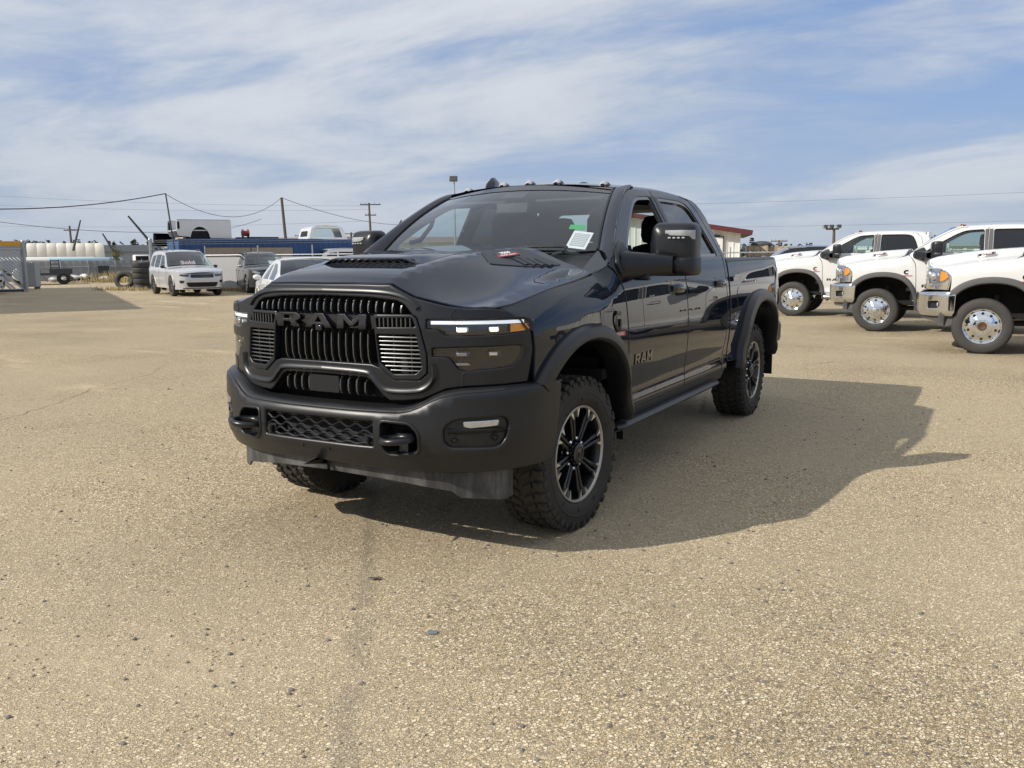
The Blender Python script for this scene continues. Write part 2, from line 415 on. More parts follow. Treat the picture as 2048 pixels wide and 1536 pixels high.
def panel(name, outline, fmap, mat, parent=None, holes=(), step=0.06, bev=0.004, depth=0.014, flip=False, backs=False, smooth_edge=True, **props):
    """a formed sheet: 2-D outline (with holes) laid on the surface fmap(u,v), rounded edge, returned flange of 'depth'"""
    outline = ccw(resample(ccw(outline), step)); holes = [list(reversed(ccw(resample(ccw(h), step)))) for h in holes]
    loops = [outline]+holes
    e = 1e-4
    def frame(u, v):
        p = Vector(fmap(u, v)); du = (Vector(fmap(u+e, v))-Vector(fmap(u-e, v)))/(2*e); dv = (Vector(fmap(u, v+e))-Vector(fmap(u, v-e)))/(2*e)
        n = du.cross(dv)
        n = n.normalized() if n.length > 1e-9 else Vector((0, 0, 1))
        if flip: n = -n
        return p, n, du, dv
    V = []; NR = []; F = []
    def addv(p, n): V.append(tuple(p)); NR.append(tuple(n)); return len(V)-1
    pts2 = []; edges = []; ringdata = []
    for lp in loops:
        ins = offset_poly(lp, bev); o = len(pts2)
        for (q, nn) in ins: pts2.append(Vector(q))
        k = len(ins); edges += [(o+i, o+(i+1) % k) for i in range(k)]
        ringdata.append((o, lp, ins))
    xs = [p[0] for p in outline]; ys = [p[1] for p in outline]
    nx = int((max(xs)-min(xs))/step)+1; ny = int((max(ys)-min(ys))/step)+1
    shr = [tuple(q) for q, _ in offset_poly(outline, bev+step*0.35)]
    hgr = [[tuple(q) for q, _ in offset_poly(h, bev+step*0.35)] for h in holes]
    for i in range(nx+1):
        for j in range(ny+1):
            q = (min(xs)+(i+0.5*(j % 2))*step, min(ys)+j*step)
            if inside(q, shr) and not any(inside(q, h) for h in hgr): pts2.append(Vector(q))
    r = delaunay_2d_cdt(pts2, edges, [], 0, 1e-7)
    vv, _, tri = r[0], r[1], r[2]; orig = r[3]
    shr0 = [tuple(q) for q, _ in offset_poly(outline, bev)]
    hol0 = [[tuple(q) for q, _ in offset_poly(h, bev)] for h in holes]
    idx = {}
    for i, q in enumerate(vv):
        p, n, _, _ = frame(q.x, q.y); idx[i] = addv(p, n)
    back = {}
    for i, os_ in enumerate(orig):
        for k in os_: back[k] = i
    for t in tri:
        c = ((vv[t[0]].x+vv[t[1]].x+vv[t[2]].x)/3, (vv[t[0]].y+vv[t[1]].y+vv[t[2]].y)/3)
        if not inside(c, shr0) or any(inside(c, h) for h in hol0): continue
        tt = tuple(idx[k] for k in t)
        F.append(tt if not flip else tt[::-1])
    for (o, lp, ins) in ringdata:
        k = len(lp); prev = [idx[back[o+i]] for i in range(k)]
        rings = [(0.293, 0.293, 0.7071)] if bev > 0 else []
        rings += [(1.0, 1.0, 1.0), (1.0, depth/max(bev, 1e-6), 1.0)]
        for (a, dd, s_) in rings:
            cur = []
            for i in range(k):
                q0 = Vector(ins[i][0]); q1 = Vector(lp[i])
                off = 1-(1-a) if a == 1.0 else 0.7071
                q = q0.lerp(q1, off)
                p, n, du, dv = frame(q.x, q.y)
                mo = Vector(ins[i][1]); out = (du*mo.x+dv*mo.y)
                out = (out-n*out.dot(n)).normalized() if out.length > 1e-9 else n
                d = bev*dd if dd < 1.5 else depth
                nn = (n*(1-s_*s_)**0.5+out*s_) if s_ < 1 else out
                cur.append(addv(p-n*d, nn.normalized()))
            for i in range(k):
                j = (i+1) % k; f = (prev[i], cur[i], cur[j], prev[j])
                F.append(f if not flip else f[::-1])
            prev = cur
    me = bpy.data.meshes.new(name); me.from_pydata(V, [], F); me.update()
    me.shade_smooth()
    try: me.normals_split_custom_set_from_vertices(NR)
    except Exception: pass
    me.materials.append(M[mat] if isinstance(mat, str) else mat)
    o = bpy.data.objects.new(name, me); link(o, parent)
    for k, v in props.items(): o[k] = v
    return o

def text_obj(name, body, size, mat, parent, mtx, extrude=0.002, align='CENTER', sx=1.0, bold=0.0, shear=0.0):
    cu = bpy.data.curves.new(name, 'FONT'); cu.body = body; cu.size = size; cu.extrude = extrude; cu.align_x = align; cu.align_y = 'CENTER'
    cu.offset = bold; cu.resolution_u = 2; cu.shear = shear
    t = bpy.data.objects.new('tmp', cu); COL.objects.link(t)
    dg = bpy.context.evaluated_depsgraph_get(); me = bpy.data.meshes.new_from_object(t.evaluated_get(dg))
    bpy.data.objects.remove(t); bpy.data.curves.remove(cu)
    me.transform(mtx @ Matrix.Diagonal((sx, 1, 1, 1)))
    me.name = name; me.materials.clear(); me.materials.append(M[mat] if isinstance(mat, str) else mat)
    o = bpy.data.objects.new(name, me); link(o, parent); return o
def frame_mtx(origin, xdir, ydir):
    x = Vector(xdir).normalized(); y = Vector(ydir); y = (y-x*y.dot(x)).normalized(); z = x.cross(y)
    m = Matrix((x, y, z)).transposed().to_4x4(); m.translation = origin; return m

def valance_mat():
    m, t, p = base_mat('streaked_valance'); c = t.coord()
    st = t.noise(t.mapping(c, (9, 9, 2.6)), 1.0, 6, .68, dist=.6); bl = t.noise(c, 5, 5, .6)
    f = t.math('MULTIPLY', t.ramp(st, .34, .74), t.ramp(bl, .25, .7, .35, 1.0))
    t.L.new(t.mix(f, (.022, .022, .024), (.135, .133, .130)), p.inputs['Base Color']); p.inputs['Roughness'].default_value = .6
    return m
M['valance'] = valance_mat()
# ================================================================ pickup trucks (one body family)
# truck frame: +X its left side, -Y forward, origin on the ground below the front axle
ZP = [(0.40, .93), (.50, .955), (.555, .980), (.60, .987), (.65, .977), (.70, .977), (.78, .9885), (.87, .9975), (.95, 1.0005), (1.02, 1.0), (1.08, .9975), (1.15, .993), (1.22, .9865), (1.29, .978), (1.36, .967),
      (1.43, .952), (1.47, .94), (1.55, .90), (1.65, .848), (1.75, .795), (1.85, .742), (1.92, .703), (1.96, .67)]
PX = [(-.95, .80), (-.85, .865), (-.75, .915), (-.65, .945), (-.55, .962), (-.4, .977), (-.2, .988), (.1, .997), (.5, 1.0), (4.0, 1.0), (4.4, .995), (4.7, .975)]
ZT = [(-.95, 1.235), (-.8, 1.248), (-.69, 1.262), (-.3, 1.325), (.263, 1.391), (.41, 1.43), (.6, 1.47)]
def SX(y, z):
    x = sinterp(z, ZP)*sinterp(y, PX)
    if y < 0.55:
        d = sinterp(y, ZT)-z
        if d < 0.17:
            k = 1-max(d, -0.02)/0.17
            x -= 0.088*k*k*(1-smooth01(y, 0.28, 0.5))
    return x
def side_map(s, off=0.0): return lambda y, z: (s*(SX(y, z)+off), y, z)

WSB = lambda u: Vector((.80*u, .42+.14*u*u, 1.490+.025*u*u))
WST = lambda u: Vector((.635*u, 1.085+.09*u*u, 1.955-.047*u*u))
def ws_map(off=0.0):
    def f(u, v):
        a = WSB(u); b = WST(u); p = a.lerp(b, v); bul = 0.035*4*v*(1-v)
        n = Vector((0.12*u, -0.62, 0.78)); return tuple(p+n*(bul+off))
    return f

def hood_z(x, y):
    t = abs(x); s = sinterp(y, ZT); xe = 0.87+0.05*smooth01(y, -0.7, 0.3)
    p = sinterp(y, [(-.97, 1.350), (-.9, 1.376), (-.8, 1.404), (-.62, 1.438), (-.3, 1.490), (0, 1.517), (.3, 1.538), (.5, 1.548)])
    w = 0.387+0.03*smooth01(y, -0.9, 0.4)
    L_ = .38-.03*smooth01(y, -.8, -.3); u_ = max(0.0, min(1.0, (t-w)/L_)); k = (1-u_)**1.75
    r_ = .02; k = k if t > w+r_ else (1.0 if t < w-r_ else lerp(1.0, k, ((t-w+r_)/(2*r_))**2))
    sh = s+0.082*(1-max(0, min(1, (t-.42)/(xe-.42))))**1.15*smooth01(y, -0.86, -0.25)
    crown = 0.012*(1-(t/0.4)**2) if t < 0.4 else 0
    edge = -0.012*smooth01(t, xe-0.06, xe+0.01)
    fr = -0.03*(1-smooth01(y, -0.93, -0.80))*(1-smooth01(t, .5, .7))
    return sh+(p-sh)*k+crown*k+edge+fr*0.6
HOODF = [(0, -.915), (.34, -.90), (.39, -.892), (.505, -.872), (.575, -.84), (.665, -.80), (.76, -.765), (.845, -.725)]
HOODR = [(0, .37), (.5, .365), (.75, .33), (.895, .262)]
HSIDE = [(-.725, .845), (-.6, .872), (-.4, .885), (0, .896), (.262, .895)]
GYC = [(0, -.957), (.3, -.946), (.45, -.926), (.55, -.903), (.7, -.843), (.8, -.778), (.87, -.708), (.92, -.632), (.95, -.56), (.97, -.48), (.985, -.40)]
def GY(x): return sinterp(abs(x), GYC)
def front_map(off=0.0):
    def f(x, z):
        lean = 0.16*max(0, z-1.16)**1.0
        return (x, GY(x)+off+lean*(1-0.4*abs(x)), z)
    return f
# bumper wrap curve by arc length
_BC = catmull([(-.02, -1.032), (.15, -1.031), (.3, -1.022), (.5, -.988), (.68, -.922), (.82, -.832), (.92, -.722), (.985, -.59), (1.012, -.44), (1.018, -.36)], 8)
_bt = [(0.0, 0.0, -1.032)]
for a, b in zip(_BC, _BC[1:]):
    if b.x > 0.0: _bt.append((_bt[-1][0]+(Vector((b.x, b.y))-Vector((_bt[-1][1], _bt[-1][2]))).length, b.x, b.y))
BSX = [(s, x) for s, x, y in _bt]; BSY = [(s, y) for s, x, y in _bt]; BXS = [(x, s) for s, x, y in _bt]
def s_of(x): return math.copysign(interp(abs(x), BXS), x)
BZT = [(0, .776), (.46, .778), (.52, .786), (.58, .808), (.64, .838), (.70, .860), (.80, .873), (1.3, .884)]
def bump_map(off=0.0, plain=False):
    def f(s, z):
        a = abs(s); x = math.copysign(interp(a, BSX), s); y = interp(a, BSY)
        zt = sinterp(a, BZT)
        if not plain:
            d = zt-z
            if d < 0.028: y += 0.018*(1-max(d, 0)/0.028)**2
            if z < 0.565: y += 0.50*(0.565-z)
            y += -0.012*math.exp(-((z-0.66)/0.1)**2)
        # inward normal in plan
        e = 0.01; x2 = math.copysign(interp(a+e, BSX), s); y2 = interp(a+e, BSY); x1 = math.copysign(interp(max(a-e, 0), BSX), s); y1 = interp(max(a-e, 0), BSY)
        tx, ty = x2-x1, y2-y1; L = hypot(tx, ty) or 1
        nx, ny = (ty/L, -tx/L) if s >= 0 else (-ty/L, tx/L)
        return (x-nx*off, y-ny*off, z)
    return f

def mir(p): return [(-x, z) for x, z in reversed(p)]
def sym(half):
    """closed outline from a right-half chain that starts and ends on x=0"""
    r = [p for p in half]; l = [(-x, z) for x, z in reversed(half) if x > 1e-6]
    return r+l

# ---------------------------------------------------------------- wheels
def make_offroad_wheel(name, parent, loc, side, steer=0.0):
    R, W = 0.425, 0.29
    w = empty(name, loc, 0, parent); w.rotation_euler = (0, 0, steer)
    s = side
    t = MB()
    prof = [(.262, -.115), (.275, -.135), (.315, -.148), (.365, -.146), (.395, -.136), (.405, -.118), (.409, -.08), (.410, 0), (.409, .08), (.405, .118), (.395, .136), (.365, .146), (.315, .148), (.275, .135), (.262, .115)]
    t.lathe(prof, 72, 'X')
    obj('tyre', t, 'rubber', w, smooth=50)
    tr = MB(); n = 40
    def blk(a0, a1, x0, x1, r0, r1, skew=0.0, xs=0.0):
        vs = []
        for r, sh in ((r0, 0.0), (r1, 0.12)):
            for a, x in ((a0, x0), (a1, x0), (a1, x1), (a0, x1)):
                am = (a0+a1)/2; xm = (x0+x1)/2
                aa = am+(a-am)*(1-sh)+skew*(x-xm); xx = xm+(x-xm)*(1-sh)
                vs.append((xx, r*cos(aa), r*sin(aa)))
        tr.add(vs, [(0, 1, 2, 3), (7, 6, 5, 4), (0, 4, 5, 1), (1, 5, 6, 2), (2, 6, 7, 3), (3, 7, 4, 0)])
    for i in range(n):
        a = 2*pi*i/n; d = 2*pi/n
        for sg in (-1, 1):
            o = 0.5*d if sg < 0 else 0
            lo = (i % 2)*0.006
            blk(a+o+d*.06, a+o+d*.74, sg*.080, sg*(.140-lo), .402, .4245, 0.25*sg)
            # side biter on the shoulder
            x0, x1 = sg*.128, sg*(.150-lo)
            blk(a+o+d*.10, a+o+d*.62, x0, x1, .352 if i % 2 else .372, .405, 0)
            blk(a+o+d*.35, a+o+d*.95, sg*.012, sg*.070, .402, .4245, -1.4*sg)
    obj('tread', tr, 'rubber', w, smooth=0, bevel=0.003, bseg=1)
    # sidewall raised ring and small studs
    sw = MB()
    sw.lathe([(.330, s*.1475), (.334, s*.1505), (.340, s*.1505), (.344, s*.1475)], 72, 'X')
    for i in range(9):
        a = 0.35*i*1.7+0.4
        sw.box((s*.1485, .305*cos(a), .305*sin(a)), (.004, .02, .008), Matrix.Rotation(a, 3, 'X'))
    obj('sidewall_rib', sw, 'rubber', w)
    # rim
    b = MB(); b.lathe([(.258, s*.13), (.250, s*.118), (.238, s*.06), (.230, -s*.11), (.12, -s*.11)], 64, 'X')
    rim = obj('rim', b, 'rim_black', w)
    l = MB(); l.lathe([(.264, s*.118), (.266, s*.131), (.263, s*.134), (.254, s*.132), (.250, s*.124)], 72, 'X')
    obj('rim_lip', l, 'lip', rim)
    for k in range(8):
        a = 2*pi*k/8+0.2
        sp = MB()
        for sg in (-1, 1):
            rows = []
            for r, half, x, th in ((.075, .020, .100, .05), (.13, .021, .104, .045), (.19, .027, .106, .04), (.246, .034, .118, .04)):
                c0, c1 = (0.006, half) if sg > 0 else (-half, -0.006)
                rows.append([(s*x, c0, r), (s*(x+.004), (c0+c1)/2, r), (s*x, c1, r), (s*(x-th), c1*1.1, r), (s*(x-th), c0, r)])
            m = MB(); m.grid(rows, closed=True); m.f.append((4, 3, 2, 1, 0))
            sp.add(m.v, m.f)
        rows = [[(s*.092, -.008, r), (s*.092, .008, r), (s*.07, .008, r), (s*.07, -.008, r)] for r in (.07, .246)]
        m = MB(); m.grid(rows, closed=True); sp.add(m.v, m.f)
        R_ = Matrix.Rotation(a, 3, 'X'); sp.v = [tuple(R_ @ Vector(v)) for v in sp.v]
        obj('spoke', sp, 'rim_black', rim, bevel=0.0025)
        for sg in (-1, 1):
            g = MB(); tri = [(sg*.030, .252), (sg*.026, .205), (sg*.034, .214), (sg*.060, .243), (sg*.062, .250)]
            g.prism(tri, lambda u, v, d: (s*(.1275-d), u*.8, v), 0.012)
            g.v = [tuple(R_ @ Vector(v)) for v in g.v]
            obj('spoke_tip', g, 'machined', rim)
    h = MB(); h.lathe([(.001, s*.128), (.045, s*.128), (.056, s*.124), (.060, s*.112), (.062, s*.07), (.10, s*.07), (.105, s*.05)], 40, 'X')
    obj('hub_cap', h, 'gloss_black', rim)
    hr = MB(); hr.lathe([(.030, s*.1285), (.034, s*.131), (.040, s*.131), (.044, s*.1285)], 32, 'X'); hr.box((s*.130, 0, 0.0), (.004, .03, .022))
    obj('hub_emblem', hr, 'satin_black', rim)
    for k in range(8):
        a = 2*pi*k/8+0.2+pi/8
        m = MB(); m.lathe([(.001, s*.104), (.008, s*.102), (.011, s*.096), (.012, s*.068)], 6, 'X', (0, .083*cos(a), .083*sin(a)))
        obj('lug_nut', m, 'chrome', rim, smooth=0)
    return w

def make_truck_wheel(name, parent, loc, side, hub='dome'):
    """polished ten-hole commercial wheel"""
    s = side; w = empty(name, loc, 0, parent)
    t = MB(); t.lathe([(.252, -.09), (.262, -.105), (.31, -.113), (.365, -.108), (.392, -.094), (.402, -.07), (.404, -.03), (.404, .03), (.402, .07), (.392, .094), (.365, .108), (.31, .113), (.262, .105), (.252, .09)], 72, 'X')
    ty = obj('tyre', t, 'rubber_new', w, smooth=50)
    g = MB()
    for x in (-.05, -.017, .017, .05): g.lathe([(.4045, x-.012), (.4065, x-.010), (.4065, x+.010), (.4045, x+.012)], 60, 'X')
    for i in range(2): g.box((s*.1145, .335*cos(.1+i*.5), .335*sin(-.3+i*.5)), (.002, .03, .003))
    obj('tread', g, 'rubber_new', ty)
    r = MB(); r.lathe([(.256, s*.095), (.259, s*.104), (.254, s*.109), (.247, s*.106), (.243, s*.096), (.236, s*.052), (.222, s*.040), (.19, s*.046), (.135, s*.064), (.125, s*.075), (.118, s*.078), (.065, s*.078)], 64, 'X')
    rim = obj('rim', r, 'chrome', w)
    if hub == 'dome':
        h = MB(); h.lathe([(.001, s*.150), (.03, s*.149), (.055, s*.138), (.066, s*.12), (.070, s*.09), (.10, s*.086), (.115, s*.078)], 40, 'X')
        obj('hub_cap', h, 'chrome', rim)
    else:
        h = MB(); h.lathe([(.001, s*.085), (.035, s*.085), (.045, s*.092), (.062, s*.090), (.066, s*.07)], 32, 'X')
        obj('hub', h, pm_rust, rim)
    for k in range(10):
        a = 2*pi*k/10
        m = MB(); m.lathe([(.001, s*.095), (.008, s*.094), (.012, s*.086), (.013, s*.07)], 8, 'X', (0, .093*cos(a), .093*sin(a)))
        obj('lug_nut', m, 'chrome', rim)
        a += pi/10
        m = MB(); m.lathe([(.001, s*.0545), (.019, s*.0545), (.021, s*.050)], 16, 'X', (0, .185*cos(a), .185*sin(a)))
        obj('hand_hole', m, 'dark', rim)
    return w
pm_rust = pmat('rusty_hub', (0.10, 0.055, 0.035), 0.7, 0.3, var=0.4, vscale=40)

# ---------------------------------------------------------------- letter shapes
def letters_ram(parent, mat, fmap, x0, x1, z0, z1, depth, name='letter', bev=0.003):
    """R A M as block capitals; fmap(x,z) gives the surface"""
    W = x1-x0; H = z1-z0
    R_ = ([(0, 0), (0, 1), (.80, 1), (1, .80), (1, .55), (.82, .40), (1.04, 0), (.72, 0), (.52, .36), (.28, .36), (.28, 0)], [(.28, .58), (.66, .58), (.72, .64), (.72, .72), (.66, .78), (.28, .78)])
    A_ = ([(-.06, 0), (.34, 1), (.70, 1), (1.10, 0), (.80, 0), (.72, .20), (.32, .20), (.24, 0)], [(.40, .42), (.64, .42), (.52, .74)])
    M_ = ([(0, 0), (0, 1), (.28, 1), (.55, .52), (.82, 1), (1.10, 1), (1.10, 0), (.82, 0), (.82, .56), (.62, .20), (.48, .20), (.28, .56), (.28, 0)], None)
    out = []
    for (pl, hole), xs, w in ((R_, 0.0, .27), (A_, .34, .28), (M_, .69, .285)):
        f = lambda q: [(x0+W*(xs+w*a), z0+H*b) for a, b in q]
        out.append(panel(name, f(pl), fmap, mat, parent, holes=[f(hole)] if hole else (), step=max(.02, W*.06), bev=bev, depth=depth))
    return out

# ---------------------------------------------------------------- arch flare
def arch_path(yc, zc, r, a0, a1, n, sq=0.0):
    """points (y,z) round a wheel; angle 0 = forward, 180 = rearward"""
    out = []
    for i in range(n+1):
        a = a0+(a1-a0)*i/n
        rr = r*(1+sq*sin(2*a)**2)
        out.append((yc-rr*cos(a), zc+rr*sin(a)))
    return out
def flare(name, parent, s, yc, mat, a0, a1, rin=.62, w=.115, out=.062, zc=.425, fwd=0.0, sq=0.05):
    rows = []; n = 40
    for i in range(n+1):
        a = a0+(a1-a0)*i/n
        row = []
        rin_ = rin-.045*smooth01(a, radians(115), radians(165)); w_ = w*(1-.28*smooth01(a, radians(105), radians(165)))
        for dr, dx in ((0.0, -.10), (0.0, out*.55), (.006, out*.82), (.018, out), (w_*.55, out*.97), (w_*.80, out*.86), (w_*.93, out*.55), (w_, .004), (w_*.97, -.02)):
            r = (rin_+dr)*(1+sq*sin(2*a)**2)
            y = yc-r*cos(a); z = zc+r*sin(a)
            ref = (rin_+w_)*(1+sq*sin(2*a)**2)
            xb = SX(yc-ref*cos(a), max(.45, zc+ref*sin(a)))
            row.append((s*(xb+dx), y, z))
        rows.append(row)
    m = MB(); m.grid(rows)
    return obj(name, m, mat, parent, smooth=35)

# ---------------------------------------------------------------- the common body
def pickup_body(root, paint, kind):
    hero = kind == 'hero'
    trim = 'satin_black' if hero else 'gloss_black'
    # hood
    half = [(x, y) for x, y in HOODF]+[(x, y) for y, x in HSIDE[1:]]+[(x, y) for x, y in reversed(HOODR[:-1])]
    pl = sym(half)
    hood = panel('hood', pl, lambda x, y: (x, y, hood_z(x, y)), paint, root, step=.055, bev=.006, depth=.03)
    # cowl below the windscreen
    c = MB(); rows = []
    for i in range(25):
        u = -1+2*i/24; x = .90*u
        yr = interp(abs(x), HOODR)
        a = Vector((x, yr+.0, hood_z(x, yr)-.035)); b = WSB(max(-1, min(1, u*1.03)))+Vector((0, .03, -.012)); b.x = .86*u
        rows.append([tuple(a), tuple(a.lerp(b, .5)+Vector((0, 0, -.012))), tuple(b)])
    c.grid(rows); obj('cowl', c, 'black_plastic', root)
    # windscreen
    g = MB(); g.grid([[ws_map()(-1+2*i/24, j/10) for j in range(11)] for i in range(25)])
    ws = obj('windscreen', g, 'glass', root, smooth=80)
    for sgn in (1, -1):           # black seal along the pillars and along the top
        b = MB(); b.tube([Vector(ws_map(.004)(sgn*.997, j/10)) for j in range(11)], .009, 6); obj('windscreen_seal', b, 'black_plastic', ws)
    b = MB(); b.grid([[ws_map(.003)(-1+2*i/24, v) for v in (.90, 1.0)] for i in range(25)]); obj('windscreen_shade_band', b, 'gloss_black', ws)
    for x0, x1, yy in ((.62, -.05, .012), (.05, -.60, .02)):
        b = MB()
        P = [Vector(ws_map(.018)(lerp(x0, x1, t)/.8, .035+.02*sin(pi*t))) for t in [i/8 for i in range(9)]]
        b.tube(P, .007, 6); b.tube([P[0]+Vector((0, -.05, -.03)), P[0]], .009, 6); obj('wiper', b, 'black_plastic', root)
    # roof
    r = MB(); rows = []
    def roof_pt(u, v):
        a = WST(u); b = Vector((.675*u, 2.71-.05*u*u, 1.925)); x = lerp(a.x, b.x, v); x = .69*u if v > .12 else lerp(a.x, .69*u, v/.12)
        y = lerp(a.y, b.y, v)
        zc = sinterp(y, [(1.05, 1.955), (1.2, 1.973), (1.5, 1.992), (1.9, 2.0), (2.3, 1.992), (2.6, 1.968), (2.74, 1.93)])
        z = zc-(.05 if v > .12 else lerp(.047, .05, v/.12))*abs(u)**2.4-.012*smooth01(abs(u), .93, 1.0)*(1 if v > .05 else 0)
        return (x, y, z)
    for i in range(41):
        u = -1+2*i/40; u = math.copysign(abs(u)**.85, u)
        row = [roof_pt(u, j/28) for j in range(29)]
        if i == 0: rows.append([(-(SX(y, z-.012)-.004) if y > 1.3 else x-.004, y, z-.012 if y > 1.3 else z-.02) for x, y, z in row])
        rows.append(row)
        if i == 40: rows.append([(SX(y, z-.012)-.004 if y > 1.3 else x+.004, y, z-.012 if y > 1.3 else z-.02) for x, y, z in row])
    r.grid(rows); roof = obj('roof', r, paint, root, smooth=60)
    # A-pillars
    DE = [(.415, 1.436), (.54, 1.535), (.78, 1.69), (1.0, 1.812), (1.14, 1.88), (1.24, 1.913), (1.36, 1.925)]
    for s in (1, -1):
        p = MB(); rows = []; curve = catmull([(y, z, 0) for y, z in DE], 5)
        n = len(curve)
        for i, q in enumerate(curve):
            t = i/(n-1); o = Vector((s*SX(q.x, q.y), q.x, q.y)); tt = min(1, t*1.12)
            inn = Vector(ws_map(.002)(1, tt)); inn.x *= s
            if t > .89: inn = inn.lerp(Vector((s*.645, 1.30, 1.932)), (t-.89)/.11)
            mid = inn.lerp(o, .5)+Vector((s*.022, -.012, .02)); m1 = inn.lerp(o, .22)+Vector((s*.012, -.012, .016)); m2 = inn.lerp(o, .8)+Vector((s*.017, -.004, .010))
            rows.append([tuple(inn), tuple(m1), tuple(mid), tuple(m2), tuple(o), tuple(o+Vector((-s*.03, .01, -.0)))])
        p.grid(rows); obj('windscreen_pillar', p, paint, root, smooth=50)
        # cowl corner that closes the gap between hood, pillar and fender
        k = MB(); a = Vector((s*SX(.41, 1.425), .41, 1.43)); b = Vector(WSB(1)); b.x *= s; h = Vector((s*.893, .268, 1.385)); h2 = Vector((s*.80, .33, hood_z(.80, .33)-.02))
        f2 = Vector((s*SX(.30, 1.385), .30, 1.385))
        k.add([a, b+Vector((0, 0, .004)), h2, h, f2], [(0, 1, 2, 3, 4)]); obj('cowl_corner', k, paint, root)
    # ---- sides
    for s in (1, -1):
        sm = side_map(s); fl = s < 0
        arc = arch_path(0, .425, .640, radians(52), radians(166), 26, .0)     # front to rear over the wheel
        fend = [(.556, .60), (.566, .655), (.560, .95), (.545, 1.2), (.525, 1.285), (.47, 1.365), (.408, 1.428), (.262, 1.386), (-.02, 1.356), (-.3, 1.319), (-.69, 1.256), (-.735, 1.250), (-.668, 1.237), (-.603, 1.19), (-.550, 1.13), (-.545, 1.05), (-.548, .98), (-.555, .885)]
        arcp = [p for p in arc]
        fend = fend+arcp+[(.52, .60)]
        fo = panel('fender', fend, sm, paint, root, step=.055, bev=.005, depth=.02, flip=fl)
        fd = [(.573, .565), (.575, .655), (.568, .95), (.553, 1.2), (.533, 1.29), (.478, 1.37), (.418, 1.433)]
        fd += [(y+.004, z) for y, z in DE[1:]]+[(1.672, 1.932), (1.676, 1.6), (1.676, .565)]
        fwin = roundpoly([(.66, 1.478), (.86, 1.62), (1.18, 1.81), (1.32, 1.868), (1.615, 1.885), (1.625, 1.468)], [.02, .3, .3, .12, .04, .03])
        d1 = panel('front_door', fd, sm, paint, root, holes=[fwin], step=.06, bev=.005, depth=.03, flip=fl)
        rd = [(1.684, .565), (1.684, 1.6), (1.680, 1.932), (2.30, 1.928), (2.48, 1.90), (2.58, 1.82), (2.645, 1.60), (2.685, 1.42), (2.695, .95), (2.66, .75), (2.60, .565)]
        rwin = roundpoly([(1.765, 1.468), (1.760, 1.885), (2.26, 1.885), (2.42, 1.855), (2.50, 1.70), (2.575, 1.468)], [.03, .04, .12, .14, .3, .05])
        d2 = panel('rear_door', rd, sm, paint, root, holes=[rwin], step=.06, bev=.005, depth=.03, flip=fl)
        cp = [(2.61, .565), (2.67, .75), (2.703, .95), (2.693, 1.42), (2.653, 1.60), (2.588, 1.82), (2.49, 1.905), (2.31, 1.930), (2.49, 1.918), (2.60, 1.906), (2.66, 1.884), (2.71, 1.845), (2.752, 1.78), (2.76, .565)]
        panel('cab_corner', cp, sm, paint, root, step=.06, bev=.004, depth=.02, flip=fl)
        # window frames and glass
        for d, win, gm in ((d1, fwin, 'glass_side'), (d2, rwin, 'glass_tint')):
            inner = [q for q, _ in offset_poly(ccw(win), .022 if hero else .010)]
            panel('window_seal', [q for q, _ in offset_poly(ccw(win), -.004)], side_map(s, -.006), 'gloss_black', d, holes=[inner], step=.08, bev=.003, depth=.02, flip=fl)
            if not (hero and s > 0 and d is d1):
                gp = panel('window', [q for q, _ in offset_poly(ccw(win), .010)], side_map(s, -.022), gm, d, step=.12, bev=0, depth=0, flip=fl)
        panel('pillar_trim', [(1.632, 1.47), (1.622, 1.888), (1.672, 1.888), (1.672, 1.47)], side_map(s, .003), trim if hero else 'grey_plastic', d1, step=.1, bev=.002, depth=.004, flip=fl)
        panel('pillar_trim', [(1.688, 1.47), (1.686, 1.888), (1.752, 1.888), (1.758, 1.47)], side_map(s, .003), trim if hero else 'grey_plastic', d2, step=.1, bev=.002, depth=.004, flip=fl)
        # handles
        for d, y0 in ((d1, 1.36), (d2, 2.38)):
            z0 = 1.262; b = MB(); rows = []
            for i in range(13):
                t = i/12; y = y0+.25*t; hh = .022+.010*sin(pi*min(1, t*1.3)); o = .012+.034*sin(pi*t)**.5
                x = SX(y, z0)
                rows.append([(s*(x-.002), y, z0-hh), (s*(x+o*.8), y, z0-hh*.9), (s*(x+o), y, z0), (s*(x+o*.8), y, z0+hh*.9), (s*(x-.002), y, z0+hh)])
            b.grid(rows); obj('door_handle', b, 'gloss_black' if hero else paint, d, smooth=60)
            panel('handle_recess', roundpoly([(y0-.01, z0-.05), (y0-.01, z0+.05), (y0+.20, z0+.05), (y0+.20, z0-.05)], .04), side_map(s, .0015), paint if hero else 'grey_plastic', d, step=.1, bev=.001, depth=.002, flip=fl)
        # lower sill
        rk = [(.56, .475), (.56, .556), (2.76, .556), (2.76, .475)]
        panel('sill', rk, side_map(s, -.012), 'black_plastic' if hero else paint, root, step=.2, bev=.006, depth=.05, flip=fl)
        # wheel housing liner
        lin = MB(); rows = []
        for i in range(25):
            a = radians(15)+radians(170)*i/24; y = -.66*cos(a); z = .425+.66*sin(a)
            rows.append([(s*.93, y, z), (s*.50, y, z)])
        lin.grid(rows); obj('wheel_housing', lin, 'black_plastic', root)
        wl = MB(); wl.box((s*.50, 0.0, .80), (.02, 1.30, .62)); obj('inner_wheel_wall', wl, 'dark', root)
        # front flare
        if hero: flare('wheel_flare', root, s, 0, 'satin_black', radians(40), radians(171), rin=.612, w=.092, out=.048, sq=.015)
        else: flare('wheel_flare', root, s, 0, 'grey_plastic', radians(-2), radians(180), rin=.60, w=.100, out=.060)
